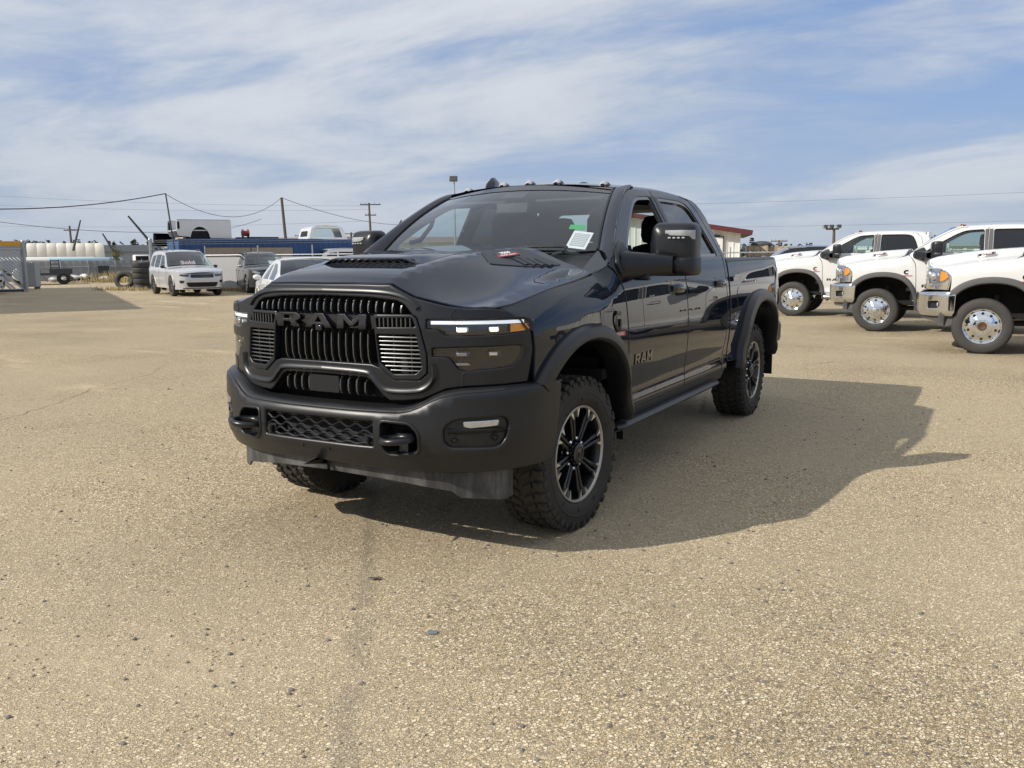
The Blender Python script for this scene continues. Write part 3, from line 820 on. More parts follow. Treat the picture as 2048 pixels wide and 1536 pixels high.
    # cab back
    bk = roundpoly([(-.93, .6), (-.93, 1.44), (-.66, 1.935), (.66, 1.935), (.93, 1.44), (.93, .6)], [.05, .1, .15, .15, .1, .05])
    rwn = roundpoly([(-.60, 1.50), (-.53, 1.83), (.53, 1.83), (.60, 1.50)], .06)
    panel('cab_back', bk, lambda x, z: (x, 2.752-.06*max(0, z-1.5), z), paint, root, holes=[rwn], step=.12, bev=.01, depth=.05, flip=True)
    g = MB(); g.add([(-.70, 2.735, 1.49), (.70, 2.735, 1.49), (.585, 2.715, 1.85), (-.585, 2.715, 1.85)], [(0, 1, 2, 3)]); obj('rear_window', g, 'glass_side' if hero else 'glass_tint', root)
    # ---- interior
    it = MB(); it.grid([[(-.665+1.33*i/10, 1.20+1.50*j/8, 1.862+.075*sin(pi*i/10)-.03*(j == 8)) for j in range(9)] for i in range(11)]); obj('headliner', it, 'interior', root)
    fl_ = MB(); fl_.box((0, 1.55, .80), (1.80, 2.3, .06)); fl_.box((0, .50, .95), (1.7, .06, .7)); obj('cabin_floor', fl_, 'dark', root)
    da = MB()
    sec = [(.50, 1.36), (.54, 1.455), (.70, 1.47), (.86, 1.44), (.90, 1.36), (.84, 1.12), (.70, 1.0)]
    rows = [[(x, y+.10*(x/.85)**2, z) for y, z in sec] for x in [-.86+1.72*i/16 for i in range(17)]]
    da.grid(rows); obj('dashboard', da, 'interior', root, smooth=50)
    sw = MB(); cpt = Vector((.40, 1.02, 1.34)); R_ = Matrix.Rotation(radians(-65), 3, 'X')
    sw.tube([cpt+R_ @ Vector((.185*cos(2*pi*i/28), .185*sin(2*pi*i/28), 0)) for i in range(28)], .016, 8, closed=True)
    sw.box(cpt, (.14, .10, .04), R_); sw.box(cpt+R_ @ Vector((.1, 0, 0)), (.12, .03, .015), R_); sw.box(cpt+R_ @ Vector((-.1, 0, 0)), (.12, .03, .015), R_)
    obj('steering_wheel', sw, 'interior', root)
    def seat(x, y, w):
        q = MB(); rows = []
        for (yy, zz, hw, th) in ((.0, .98, w*.5, .13), (.06, 1.05, w*.52, .12), (.11, 1.25, w*.50, .12), (.16, 1.44, w*.48, .11), (.19, 1.55, w*.40, .08), (.195, 1.575, w*.2, .03)):
            rows.append([(x+hw*cos(2*pi*k/16), y+yy+th*.55*sin(2*pi*k/16), zz) for k in range(16)])
        q.grid(rows, closed=True)
        so = obj('seat', q, 'seat', root, smooth=70)
        hh = MB(); rows = []
        for zz, hw, th in ((1.575, .08, .03), (1.585, .125, .05), (1.64, .145, .06), (1.74, .14, .055), (1.79, .11, .04), (1.80, .05, .015)):
            rows.append([(x+hw*cos(2*pi*k/16), y+.215+th*sin(2*pi*k/16), zz) for k in range(16)])
        hh.grid(rows, closed=True); hh.box((x-.05, y+.2, 1.55), (.015, .015, .06)); hh.box((x+.05, y+.2, 1.55), (.015, .015, .06))
        obj('headrest', hh, 'seat', so, smooth=70)
        cu = MB(); cu.box((x, y-.22, .98), (w, .5, .14)); obj('cushion', cu, 'seat', so, bevel=.04)
    for x in (.40, -.40): seat(x, 1.38, .52)
    if hero:
        for x, w_ in ((.44, .50), (0, .40), (-.44, .50)): seat(x, 2.36, w_)
    mi = MB(); mi.box((0, .96, 1.80), (.24, .03, .07), Euler((radians(-12), 0, 0))); mi.tube([(0, .98, 1.82), (0, .99, 1.90)], .01, 6); obj('interior_mirror', mi, 'interior', root, bevel=.012)
    for s in (1, -1):
        v_ = MB(); v_.box((s*.36, 1.16, 1.872), (.50, .22, .025), Euler((radians(14), 0, 0))); obj('added_sun_visor', v_, 'interior', root, bevel=.01)  # visors added to block sun passing from windscreen to side window
    eb = MB(); eb.box((0, -.15, .84), (.92, 1.15, .62)); eb.box((0, -.70, .70), (1.60, .10, .40)); obj('engine_bay_light_block', eb, 'dark', root, smooth=0)  # blocks added inside the nose to stop sunlight leaking underneath
    # ---- underside
    ch = MB()
    for sx in (-.42, .42): ch.box((sx, 2.0 if hero else 2.7, .56), (.08, 5.4 if hero else 6.8, .16))
    ch.box((0, 0, .42), (1.3, .12, .12)); ch.box((0, 3.79 if hero else 4.9, .42), (1.3, .14, .14)); ch.sphere((0, 3.79 if hero else 4.9, .40), .17)
    ch.box((0, .25, .66), (.75, .9, .35)); ch.box((-.2, 1.6, .55), (.4, 1.4, .22)); ch.tube([(.3, .3, .42), (.35, 2.4, .45), (.3, 3.4, .5)], .045, 8)
    obj('chassis', ch, 'chassis', root, smooth=0)
    for s in (1, -1):
        m = MB(); m.tube([(s*.42, .02, .38), (s*.60, .03, .46), (s*.62, .05, .85)], .035, 8); obj('shock_absorber', m, 'chassis', root)
    return hood, roof

def mirror(root, s, paint, hero=True):
    """folding tow mirror"""
    e = empty('door_mirror', (0, 0, 0), 0, root)
    def P(x, y, z): return (s*x, y, z)
    # sail and pivot
    sa = MB(); sa.prism([(.50, 1.375), (.47, 1.44), (.50, 1.50), (.60, 1.555), (.655, 1.575), (.72, 1.49), (.70, 1.40)], lambda u, v, d: P(SX(u, v)+.022-d, u, v), .04)
    obj('mirror_sail', sa, 'satin_black', e, bevel=.012, bseg=3)
    def ovalrow(c, ax, az, n=20, p=2.8, ydir=(0, 1, 0), xdir=(1, 0, 0)):
        pass
    # arm: swept rounded box from the door to the head
    rows = []
    for t in [i/10 for i in range(11)]:
        x = lerp(.965, 1.20, t); y = lerp(.60, .80, t); zt = lerp(1.508, 1.480, t); zb = lerp(1.348, 1.374, t); th = lerp(.085, .075, t); zm = (zt+zb)/2; hz = (zt-zb)/2
        row = []
        for k in range(16):
            a = 2*pi*k/16; ca, sa_ = cos(a), sin(a)
            row.append(P(x+.04*math.copysign(abs(ca)**.5, ca)*t*0, y+th*math.copysign(abs(ca)**.45, ca), zm+hz*math.copysign(abs(sa_)**.45, sa_)))
        rows.append(row)
    ar = MB(); ar.grid(rows, closed=True); ar.f.append(tuple(range(16))); obj('mirror_arm', ar, 'satin_black', e, smooth=50)
    lw = MB(); lw.box(P(1.04, .66, 1.362), (.10, .06, .05)); obj('mirror_camera', lw, 'satin_black', e, bevel=.014)
    # head: rows from front (closed shell) to back rim
    def section(x0, x1, z0, z1, y0, y1, n=28, p=.30):
        row = []
        xm = (x0+x1)/2; hx = (x1-x0)/2; zm = (z0+z1)/2; hz = (z1-z0)/2
        for k in range(n):
            a = 2*pi*k/n; ca, sa_ = cos(a), sin(a)
            u = math.copysign(abs(ca)**p, ca); v = math.copysign(abs(sa_)**p, sa_)
            xx = xm+hx*u*(1-.12*(v > 0)*v*(u < 0)); row.append(P(xx, lerp(y0, y1, (u+1)/2), zm+hz*v))
        return row
    hd = MB()
    hd.grid([section(1.10, 1.22, 1.50, 1.60, .775, .80), section(1.055, 1.265, 1.46, 1.650, .780, .815), section(1.035, 1.285, 1.435, 1.668, .800, .845), section(1.028, 1.292, 1.425, 1.676, .835, .885), section(1.025, 1.295, 1.42, 1.678, .90, .96), section(1.03, 1.29, 1.425, 1.672, .925, .985)], closed=True)
    hd.f.append(tuple(range(28)))
    obj('mirror_head', hd, 'satin_black', e, smooth=60)
    lo = MB(); lo.grid([section(1.10, 1.24, 1.40, 1.455, .775, .80), section(1.03, 1.275, 1.366, 1.478, .775, .825), section(1.02, 1.295, 1.358, 1.482, .81, .87), section(1.02, 1.30, 1.358, 1.482, .90, .965)], closed=True); lo.f.append(tuple(range(28)))
    obj('mirror_lower_shell', lo, 'satin_black', e, smooth=60)
    gl = MB(); gl.grid([section(1.04, 1.28, 1.43, 1.662, .926, .984), section(1.15, 1.17, 1.54, 1.55, .95, .955)], closed=True); obj('mirror_glass', gl, 'chrome', e)
    if hero:
        # strip lamp across the upper face, four small lamps below it
        st = MB(); rows = []
        for t in [i/12 for i in range(13)]:
            x = lerp(1.135, 1.296, t); y = .778+.02*(x-1.1)/.18+.055*max(0, (x-1.22)/.075)**2
            top = 1.628; bot = lerp(1.600, 1.592, t) if t > .1 else 1.608
            if t > .85: bot = 1.575
            rows.append([P(x, y-.004, bot), P(x, y-.008, (top+bot)/2), P(x, y-.003, top)])
        st.grid(rows); obj('side_lamp', st, 'clear_lens', e, smooth=70)
        for x in (1.16, 1.187, 1.214, 1.241):
            q = MB(); q.box(P(x, .776+.1*(x-1.1)+.025*max(0, (x-1.22)/.075)**2, 1.583), (.018, .012, .010)); obj('marker_led', q, 'clear_lens', e, bevel=.003)
    return e

def clearance_light(root, x, mat='clear_lens'):
    y = 1.225+.06*(x/.55)**2; z = 1.967-.045*(abs(x)/.69)**2.4
    b = MB(); rows = []
    for t, w, h in ((0, .012, .004), (.12, .034, .024), (.35, .040, .036), (.7, .034, .030), (1.0, .010, .004)):
        rows.append([(x+w*cos(pi*k/8), y-.055+.11*t, z+h*sin(pi*k/8)-.003) for k in range(9)])
    b.grid(rows); o = obj('clearance_light', b, 'gloss_black', root, smooth=70)
    l = MB(); rows = []
    for t, w, h in ((.06, .018, .013), (.14, .030, .025), (.30, .032, .0345)):
        rows.append([(x+w*cos(pi*(k+1)/10), y-.060+.11*t, z+h*sin(pi*(k+1)/10)+.001) for k in range(9)])
    l.grid(rows); obj('lamp_lens', l, mat, o, smooth=70)
    return o
# ================================================================ the dark pickup in the foreground
def hex_mesh(name, parent, x0, x1, z0, z1, cols, rows, fmap, r, mat):
    """flattened honeycomb of thin bars"""
    m = MB(); W = (x1-x0)/cols; H = (z1-z0)/rows
    for j in range(rows+1):
        pts = []
        for i in range(cols*2+1):
            x = x0+W*i/2; ph = (i+(j % 2)*1) % 2
            z = z0+H*j+(H*.28 if ph else -H*.28)
            z = max(z0, min(z1, z))
            pts.append((x-W*.10, z)); pts.append((x+W*.10, z))
        P = [Vector(fmap(max(x0, min(x1, x)), z)) for x, z in pts]
        Q = [P[0]]
        for p in P[1:]:
            if (p-Q[-1]).length > 1e-4: Q.append(p)
        m.tube(Q, r, 4)
    return obj(name, m, mat, parent, smooth=0)

def build_hero():
    T = empty('pickup_truck', (0, 0, 0))
    tag(T, 'dark navy crew cab pickup with black grille and knobbly tyres, parked in front', 'pickup truck')
    hood, roof = pickup_body(T, 'navy', 'hero')
    # ---- hood scoop
    f = MB(); rows = []; NX = 24
    def scoop_z(x, y): 
        k = (1-smooth01(y, -.58, -.22))*(1-smooth01(abs(x), .22, .33)); return hood_z(x, y)+.030*k+.001
    for i in range(NX+1):
        u = -1+2*i/NX; x = .33*u; yf = -.612+.035*u*u
        rows.append([(x, yf+.012, scoop_z(x, yf)-.012), (x, yf, scoop_z(x, yf)-.005), (x, yf+.004, scoop_z(x, yf))]+[(x, lerp(yf+.02, -.18, j/10), scoop_z(x, lerp(yf+.02, -.18, j/10))) for j in range(11)])
    f.grid(rows); obj('hood_scoop', f, 'navy', hood, smooth=60)
    b = MB(); b.grid([[(x, -.575+.035*(x/.33)**2, hood_z(x, -.6)-.01), (x, -.575+.035*(x/.33)**2, scoop_z(x, -.6)+.0)] for x in [-.30+.6*i/12 for i in range(13)]]); obj('scoop_cavity', b, 'dark', hood)
    hex_mesh('scoop_mesh', hood, -.285, .285, 0, 1, 12, 2, lambda x, v: (x, -.598+.035*(x/.33)**2+.012*v, lerp(hood_z(x, -.6)+.002, hood_z(x, -.6)+.028, v)), .0028, 'grille_bar')
    # ---- hood vents with badge
    for s in (1, -1):
        vp = roundpoly([(s*.405, -.13), (s*.53, -.235), (s*.635, .03), (s*.705, .285), (s*.45, .27)], .035)
        vf = lambda off: (lambda x, y: (x, y, hood_z(x, y)+off))
        vo = panel('hood_vent', vp, vf(.006), 'satin_black', hood, step=.05, bev=.006, depth=.008)
        for k in range(4):
            y = .02+.055*k; lv = MB()
            x0 = .515+.02*k; x1 = .615+.022*k
            lv.grid([[(s*lerp(x0, x1, t), y-.02, hood_z(lerp(x0, x1, t), y)+.007), (s*lerp(x0, x1, t), y+.0, hood_z(lerp(x0, x1, t), y)+.014), (s*lerp(x0, x1, t), y+.035, hood_z(lerp(x0, x1, t), y+.03)+.008)] for t in (0, .25, .5, .75, 1)])
            obj('vent_louvre', lv, 'satin_black', vo, smooth=30)
        bp = [(s*.44, -.10), (s*.52, -.165), (s*.585, -.01), (s*.50, .05)]
        # badge plate tilts outward so it can be read from beside the truck
        o = Vector((s*.50, .0, hood_z(.50, .0)+.018)); xd = Vector((.10*s, .30, .03)) if s > 0 else Vector((.10, -.30, -.03)); yd = Vector((-.16*s, .02, .085))
        mt = frame_mtx(o, xd, yd) @ Matrix.Scale(.62, 4)
        q = MB(); q.box((0, 0, -.006), (.255, .085, .012)); q.v = [tuple(mt @ Vector(v)) for v in q.v]
        bd = obj('hood_badge', q, 'gloss_black', vo, bevel=.006)
        text_obj('badge_number', '2500', .048, 'badge_white', bd, mt @ Matrix.Translation((-.01, .019, .0015)), .0015, sx=1.25, bold=.001)
        q = MB(); q.box((0.0, -.021, .0015), (.235, .030, .003)); q.v = [tuple(mt @ Vector(v)) for v in q.v]; obj('badge_strip', q, 'badge_red', bd)
        text_obj('badge_words', 'HEAVY DUTY', .028, 'badge_white', bd, mt @ Matrix.Translation((0, -.021, .0035)), .001, sx=1.05)
    # ---- fascia
    fo = [(x, hood_z(x, interp(x, HOODF))-.005) for x in (0, .2, .34, .385, .44, .50, .54, .572, .61, .662, .75, .84)]+[(.893, 1.234), (.930, 1.19), (.952, 1.13), (.958, 1.05), (.945, .893),
          (.884, .889), (.735, .886), (.66, .875), (.60, .848), (.551, .828), (.46, .815), (.385, .812), (.352, .833), (.281, .905), (.255, .917), (0, .922)]
    gh = [(0, 1.305), (.286, 1.298), (.427, 1.284), (.463, 1.268), (.505, 1.222), (.530, 1.205), (.548, 1.15), (.575, 1.04), (.577, .95), (.540, .917), (.41, .914), (.335, .970), (.29, .983), (0, .985)]
    ul = roundpoly([(.575, 1.199), (.938, 1.196), (.950, 1.14), (.883, 1.127), (.703, 1.122), (.655, 1.126), (.630, 1.152), (.575, 1.157)], [.004, .012, .02, .02, .02, .02, .02, .004])
    ll = roundpoly([(.600, 1.066), (.71, 1.070), (.932, 1.073), (.936, 1.03), (.912, .975), (.74, .957), (.71, .968), (.676, 1.025), (.600, 1.028)], [.004, .01, .02, .03, .05, .03, .02, .02, .004])
    fas = panel('front_fascia', sym(fo), front_map(), 'satin_black', T, holes=[sym(gh), ul, mir(ul), ll, mir(ll)], step=.035, bev=.008, depth=.05)
    # raised ridges of the fascia
    def ridge(pts, w, h, name='fascia_ridge'):
        for s in (1, -1):
            P = catmull([(x, 0, z) for x, z in pts], 5)
            m = MB(); rows = []
            for i, p in enumerate(P):
                d = (P[min(i+1, len(P)-1)]-P[max(i-1, 0)]).normalized(); nx, nz = -d.z, d.x
                rows.append([(s*(p.x+nx*a*w), GY(p.x)+.16*max(0, p.z-1.16)*(1-.4*p.x)-b, p.z+nz*a*w) for a, b in ((-1, -.004), (-.45, h), (.45, h*.9), (1, -.004))])
            m.grid(rows); obj(name, m, 'satin_black', fas, smooth=60)
    ridge([(0, 1.332), (.30, 1.328), (.43, 1.314), (.50, 1.285), (.535, 1.25)], .016, .014)
    ridge([(0, .952), (.25, .946), (.300, .925), (.352, .875), (.40, .862), (.50, .864), (.56, .878), (.602, .925), (.603, .99)], .018, .016)
    # shut lines in the fascia
    for s in (1, -1):
        for pts in ([(.703, 1.247), (.684, 1.228), (.682, 1.202)], [(.738, .955), (.728, .94), (.728, .888)]):
            m = MB(); m.tube([front_map(-.0005)(s*x, z) for x, z in pts], .0025, 4); obj('shut_line', m, 'dark', fas)
    # ---- grille
    G = empty('grille', (0, 0, 0), 0, T)
    bk = MB(); bk.grid([[(x, GY(x)+.13, z) for z in (.80, 1.0, 1.15, 1.30-.12*smooth01(abs(x), .38, .5))] for x in [-.6+1.2*i/12 for i in range(13)]]); obj('radiator_screen', bk, 'dark', G)
    rb = MB()
    for z in (1.02, 1.06, 1.10): rb.tube([(-.26, GY(0)+.10, z), (.26, GY(0)+.10, z)], .004, 5)
    obj('radiator_rail', rb, 'grille_bar', G)
    def vbar(x, z0, z1, w=.0045, d=.06, front=-.002, name='grille_bar', bend=.012):
        m = MB(); y0 = GY(x)+front
        rows = []
        for t, yb in ((0, bend), (.18, .0), (.5, -.002), (.82, .002), (1, bend*2.0)):
            z = lerp(z0, z1, t); y = y0+yb+.16*max(0, z-1.16)
            rows.append([(x-w, y+.006, z), (x-w*.7, y, z), (x+w*.7, y, z), (x+w, y+.006, z), (x+w*.9, y+.016, z), (x-w*.9, y+.016, z)])
        m.grid(rows, closed=True); o = obj(name, m, 'grille_bar', G, smooth=25)
        m = MB(); m.grid([[(x, GY(x)+front+.016, z0), (x, GY(x)+front+.016+d, z0)], [(x, GY(x)+front+.016, lerp(z0, z1, .8)), (x, GY(x)+front+.016+d, lerp(z0, z1, .8))]]); obj('bar_shaded_web', m, 'dark', o)  # near-black web: shaded sides of the bar put into the colour
    for i in range(21):
        x = -.445+.0445*i; ztop = interp(abs(x), [(0, 1.302), (.286, 1.295), (.427, 1.281), (.463, 1.266)])
        vbar(x, 1.218, ztop-.002, front=.006)
    for i in range(13): 
        x = -.264+.044*i; vbar(x, .984, 1.155, front=.014)
    # name bar with block letters
    nb = MB(); nb.grid([[(x, GY(x)+b, z) for b, z in ((.03, 1.145), (.004, 1.152), (.0, 1.185), (.002, 1.214), (.03, 1.222))] for x in [-.32+.64*i/16 for i in range(17)]]); nbo = obj('name_bar', nb, 'gloss_black', G, smooth=30)
    letters_ram(nbo, 'letter', front_map(-.024), -.278, .282, 1.148, 1.221, .022, 'letter', .005)
    cm = MB(); cm.box((0.0, GY(0)-.012, 1.150), (.040, .03, .028)); cam = obj('grille_camera', cm, 'gloss_black', nbo, bevel=.006)
    cm = MB(); cm.lathe([(.001, -.030), (.008, -.029), (.010, -.024)], 16, 'Y', (0, GY(0), 1.148)); obj('camera_lens', cm, 'gloss_black', cam)
    for s in (1, -1):
        po = [(.308, 1.222), (.508, 1.224), (.531, 1.204), (.550, 1.15), (.577, 1.04), (.579, .95), (.541, .916), (.412, .912), (.335, .970), (.316, 1.14)]
        h1 = roundpoly([(.324, 1.202), (.508, 1.206), (.526, 1.166), (.330, 1.162)], .006)
        h2 = roundpoly([(.328, 1.126), (.530, 1.128), (.555, .975), (.525, .946), (.412, .942), (.342, .995)], .008)
        if s < 0: po, h1, h2 = mir(po), mir(h1), mir(h2)
        fr = panel('lamp_pod_frame', po, front_map(-.006), 'satin_black', G, holes=[h1, h2], step=.03, bev=.007, depth=.045)
        for k in range(9):
            z = .958+.0195*k; xa = interp(z, [(.94, .418), (.995, .340), (1.13, .326)]); xb = interp(z, [(.945, .525), (.975, .556), (1.13, .532)])
            m = MB(); rows = []
            for t in [i/6 for i in range(7)]:
                x = lerp(xa, xb, t); y = GY(x)+.006
                rows.append([(s*x, y+.028, z-.003), (s*x, y, z-.0035), (s*x, y-.002, z), (s*x, y, z+.0035), (s*x, y+.028, z+.003)])
            m.grid(rows, closed=True); obj('grille_slat', m, 'grille_bar', G, smooth=50)
        for x in (.40, .49):
            m = MB(); m.tube([(s*x, GY(x)+.026, .945), (s*x, GY(x)+.026, 1.125)], .003, 5); obj('slat_support', m, 'grille_bar', G)
        for k in range(8):
            x = .345+.0225*k; m = MB(); m.box((s*x, GY(x)+.012, 1.184), (.006, .03, .042)); obj('grille_bar', m, 'grille_bar', G)
    # lower opening
    for i in list(range(4))+list(range(5, 9)):
        x = -.20+.05*i
        if abs(x) < .1: continue
        vbar(x, .828, .915, w=.006, d=.05, front=.0, bend=.01)
    for x in (-.25, .25): vbar(x, .828, .905, w=.005, front=.0)
    m = MB(); m.prism(roundpoly([(-.095, .832), (-.095, .914), (.095, .914), (.095, .832)], .004), lambda u, v, d: (u, GY(u)-.004+d, v), .02); obj('radar_cover', m, 'satin_black', G)
    # ---- lamps
    for s in (1, -1):
        for nm, hole in (('headlight', ul), ('lower_headlight', ll)):
            L = empty(nm, (0, 0, 0), 0, T)
            hp = hole if s > 0 else mir(hole)
            panel('lamp_housing', [q for q, _ in offset_poly(ccw(hp), -.004)], front_map(.045), 'gloss_black', L, step=.05, bev=.002, depth=.004)
            panel('lamp_cover', [q for q, _ in offset_poly(ccw(hp), .002)], front_map(.006), 'lens' if nm == 'headlight' else 'lens_smoke', L, step=.05, bev=0, depth=0)
            F_ = front_map(.0)
            if nm == 'headlight':
                m = MB(); rows = []
                for i in range(17):
                    x = lerp(.590, .930, i/16); zt = 1.193-.001*i/16; rows.append([front_map(.014)(s*x, zt-.017), front_map(.010)(s*x, zt-.008), front_map(.012)(s*x, zt-.001)])
                m.grid(rows); obj('running_light_strip', m, 'led_on', L, smooth=70)
                for x, w in ((.720, .046), (.838, .040)):
                    m = MB(); p = Vector(front_map(.022)(s*x, 1.150)); q = Vector(front_map(.022)(s*(x+.02), 1.150)); d = (q-p).normalized(); 
                    R_ = Matrix((d, Vector((0, 0, 1)).cross(d), Vector((0, 0, 1)))).transposed()
                    m.box(p, (w+.014, .02, .030), R_); br = obj('projector_bezel', m, 'reflector', L, bevel=.008)
                    m = MB(); m.box(p+R_ @ Vector((0, -.010*1, 0))+Vector((0, -.004, 0)), (w, .018, .019), R_); obj('projector', m, 'led_bulb', br, bevel=.006)
                m = MB(); rows = [[front_map(.014)(s*x, z) for z in (zb, (zb+1.172)/2, 1.172)] for x, zb in ((.893, 1.135), (.91, 1.136), (.93, 1.139), (.944, 1.148))]; m.grid(rows); obj('turn_signal', m, 'amber', L, smooth=70)
            else:
                for x, w in ((.720, .060), (.838, .052)):
                    p = Vector(front_map(.026)(s*x, 1.036)); q = Vector(front_map(.026)(s*(x+.02), 1.036)); d = (q-p).normalized(); R_ = Matrix((d, Vector((0, 0, 1)).cross(d), Vector((0, 0, 1)))).transposed()
                    m = MB(); m.box(p, (w*1.15, .016, .034), R_); obj('reflector_bowl', m, 'grille_bar', L, bevel=.008)
                    m = MB(); m.box(p+Vector((0, -.012, 0)), (w*.85, .010, .020), R_); obj('projector', m, 'reflector', L, bevel=.005)
                m = MB(); m.prism([(.700, .985), (.692, .996), (.745, .996), (.752, .985)], lambda u, v, d: front_map(.016+d)(s*u, v), .004); obj('marker_reflector', m, 'reflector', L)
    # ---- bumper
    B = empty('front_bumper', (0, 0, 0), 0, T)
    Smax = BSX[-1][0]
    zt = lambda s: sinterp(abs(s), BZT)
    top = [(s, zt(s)-.001) for s in (0, .2, .4, .48, .53, .58, .63, .68, .73, .78, .9, 1.0, 1.1, 1.2, Smax-.04)]+[(Smax-.005, .862)]
    bot = [(Smax-.02, .70), (Smax-.06, .55), (Smax-.12, .492), (1.15, .485), (.9, .478), (.76, .475), (.5, .478), (.25, .485), (0, .49)]
    half = top+bot
    outl = [(-s, z) for s, z in reversed(half) if s > 1e-6]; outl = half+outl
    def SP(p): return [(s_of(x), z) for x, z in p]
    pk = roundpoly([(.392, .722), (.53, .716), (.568, .675), (.568, .592), (.535, .574), (.422, .574), (.392, .61)], .02)
    ms = roundpoly([(-.345, .722), (.345, .722), (.345, .604), (-.345, .604)], .008)
    fg = roundpoly([(.686, .70), (.72, .735), (.776, .744), (.910, .746), (.922, .71), (.910, .638), (.888, .608), (.711, .612), (.688, .637)], .018)
    holes = [SP(pk), SP(mir(pk)), SP(ms), SP(fg), SP(mir(fg))]
    bo = panel('bumper_shell', outl, bump_map(), 'black_plastic', B, holes=holes, step=.04, bev=.014, depth=.05)
    m = MB(); rows = []
    for i in range(61):
        s = lerp(-Smax+.03, Smax-.03, i/60); z = zt(s); a = Vector(bump_map(0)(s, z)); b = Vector(bump_map(.12, True)(s, z+.012)); a.z = z
        rows.append([tuple(a+Vector((0, .0, -.012))), tuple(a+Vector((0, .006, -.002))), tuple(a.lerp(b, .3)+Vector((0, 0, .004))), tuple(b)])
    m.grid(rows); obj('bumper_top_step', m, 'black_plastic', B, smooth=50)
    # tow hook pockets
    for s in (1, -1):
        p0 = pk if s > 0 else mir(pk)
        m = MB(); pl = SP(p0); n = len(pl)
        m.add([bump_map(.012)(u, v) for u, v in pl]+[bump_map(.11, True)(u, v) for u, v in pl], [(i, (i+1) % n, n+(i+1) % n, n+i) for i in range(n)]+[tuple(range(n, 2*n))]); obj('hook_pocket', m, 'dark', B)
        lp = [q for q, _ in offset_poly(ccw(p0), -.016)]
        panel('pocket_lip', SP(lp), bump_map(-.007), 'black_plastic', B, holes=[SP(p0)], step=.04, bev=.007, depth=.012)
        c = Vector((s*.482, -.965, .635)); h = MB()
        loop = [Vector((s*(.482+.075*cos(a)), -.965-.055+.065*sin(a), .648+.006*cos(a))) for a in [2*pi*i/24 for i in range(24)]]
        h.tube(loop, .0165, 8, closed=True); h.box((s*.482, -.90, .648), (.09, .12, .035)); h.box((s*.482, -.925, .605), (.05, .08, .06))
        obj('tow_hook', h, 'satin_black', B, smooth=60)
        # fog lamp recess
        f0 = fg if s > 0 else mir(fg)
        panel('fog_lamp_panel', SP([q for q, _ in offset_poly(ccw(f0), -.003)]), bump_map(.020), 'satin_black', B, step=.05, bev=.002, depth=.004)
        fl = roundpoly([(.762, .732), (.893, .735), (.889, .706), (.79, .699), (.766, .706)], .008); fl = fl if s > 0 else mir(fl)
        lo = panel('fog_lamp', SP(fl), bump_map(.010), 'reflector', B, step=.03, bev=.004, depth=.012)
        panel('lamp_cover', SP(fl), bump_map(.004), 'lens', lo, step=.05, bev=0, depth=0)
        m = MB()
        m.grid([[bump_map(.019)(s_of(s*x), .700-.012*(x > .90)), bump_map(.004)(s_of(s*x), .692), bump_map(.019)(s_of(s*x), .672)] for x in [lerp(.70, .915, i/10) for i in range(11)]]); obj('fog_lamp_blade', m, 'black_plastic', B, smooth=30)
        for x, z in ((.727, .645), (.880, .650)):
            p = Vector(bump_map(.016)(s_of(s*x), z)); q = Vector(bump_map(.016)(s_of(s*(x+.02)), z)); d = (q-p).normalized()*s; R_ = Matrix((d, Vector((0, 0, 1)).cross(d), Vector((0, 0, 1)))).transposed()
            m = MB(); m.lathe([(.001, -.006), (.009, -.006), (.011, -.002), (.013, -.001), (.014, -.007), (.017, -.007), (.018, .004)], 20, 'Y'); m.v = [tuple(p+R_ @ Vector(v)) for v in m.v]; obj('parking_sensor', m, 'black_plastic', B)
    hex_mesh('bumper_mesh', B, -.345, .345, .605, .722, 7, 4, lambda x, z: bump_map(.02)(s_of(x), z), .0052, 'satin_black')
    m = MB(); m.grid([[bump_map(.09, True)(s_of(x), z) for z in (.58, .74)] for x in [-.37+.74*i/8 for i in range(9)]]); obj('mesh_cavity', m, 'dark', B)
    for s in (1, -1):
        m = MB(); m.lathe([(.001, -.034), (.010, -.034), (.012, -.029), (.016, -.030), (.017, -.004), (.021, -.002)], 20, 'Y', (s*.312, -1.0, .632)); m.box((s*.312, -1.0, .63), (.055, .02, .05)); obj('parking_sensor', m, 'black_plastic', B)
    for x in (-.085, .085):
        m = MB(); m.lathe([(.001, -.004), (.005, -.004), (.0055, .004)], 12, 'Y', Vector(bump_map(0)(s_of(x), .566))); obj('bolt_hole', m, 'dark', B)
    # valance under the bumper
    for s in (1, -1):
        vp = [(.0, .50), (.30, .50), (.60, .50), (.955, .50), (.955, .335), (.93, .322), (.745, .345), (.70, .378), (.49, .408), (.30, .425), (.0, .432)]
        vp = [(s_of(x), z) for x, z in vp]; 
        if s < 0: vp = [(-a, b) for a, b in vp]
        panel('air_dam', vp, bump_map(.085, True), 'valance', B, step=.06, bev=.004, depth=.012)
    for x0, x1 in ((-.40, -.20), (-.14, .10)):
        m = MB(); m.grid([[bump_map(.055)(s_of(lerp(x0, x1, t)), z) for z in (.475, .455)] for t in (0, .5, 1)]); obj('dam_slot', m, 'dark', B)
    # ---- flanks: flares, bed, sills
    for s in (1, -1):
        fl = s < 0; sm = side_map(s)
        flare('wheel_flare', T, s, 3.79, 'satin_black', radians(8), radians(172), rin=.63)
        arc = arch_path(3.79, .425, .675, radians(12), radians(168), 28, .05)
        bs = [(4.62, .66), (4.655, .90), (4.655, 1.25), (4.625, 1.38), (4.60, 1.432), (3.8, 1.428), (2.79, 1.422), (2.785, .62), (3.08, .59)]
        bd = panel('bed_side', list(reversed(bs))[0:0]+[(3.08, .59)]+arc+[(4.50, .60)]+bs[:-1], sm, 'navy', T, step=.06, bev=.006, depth=.03, flip=fl)
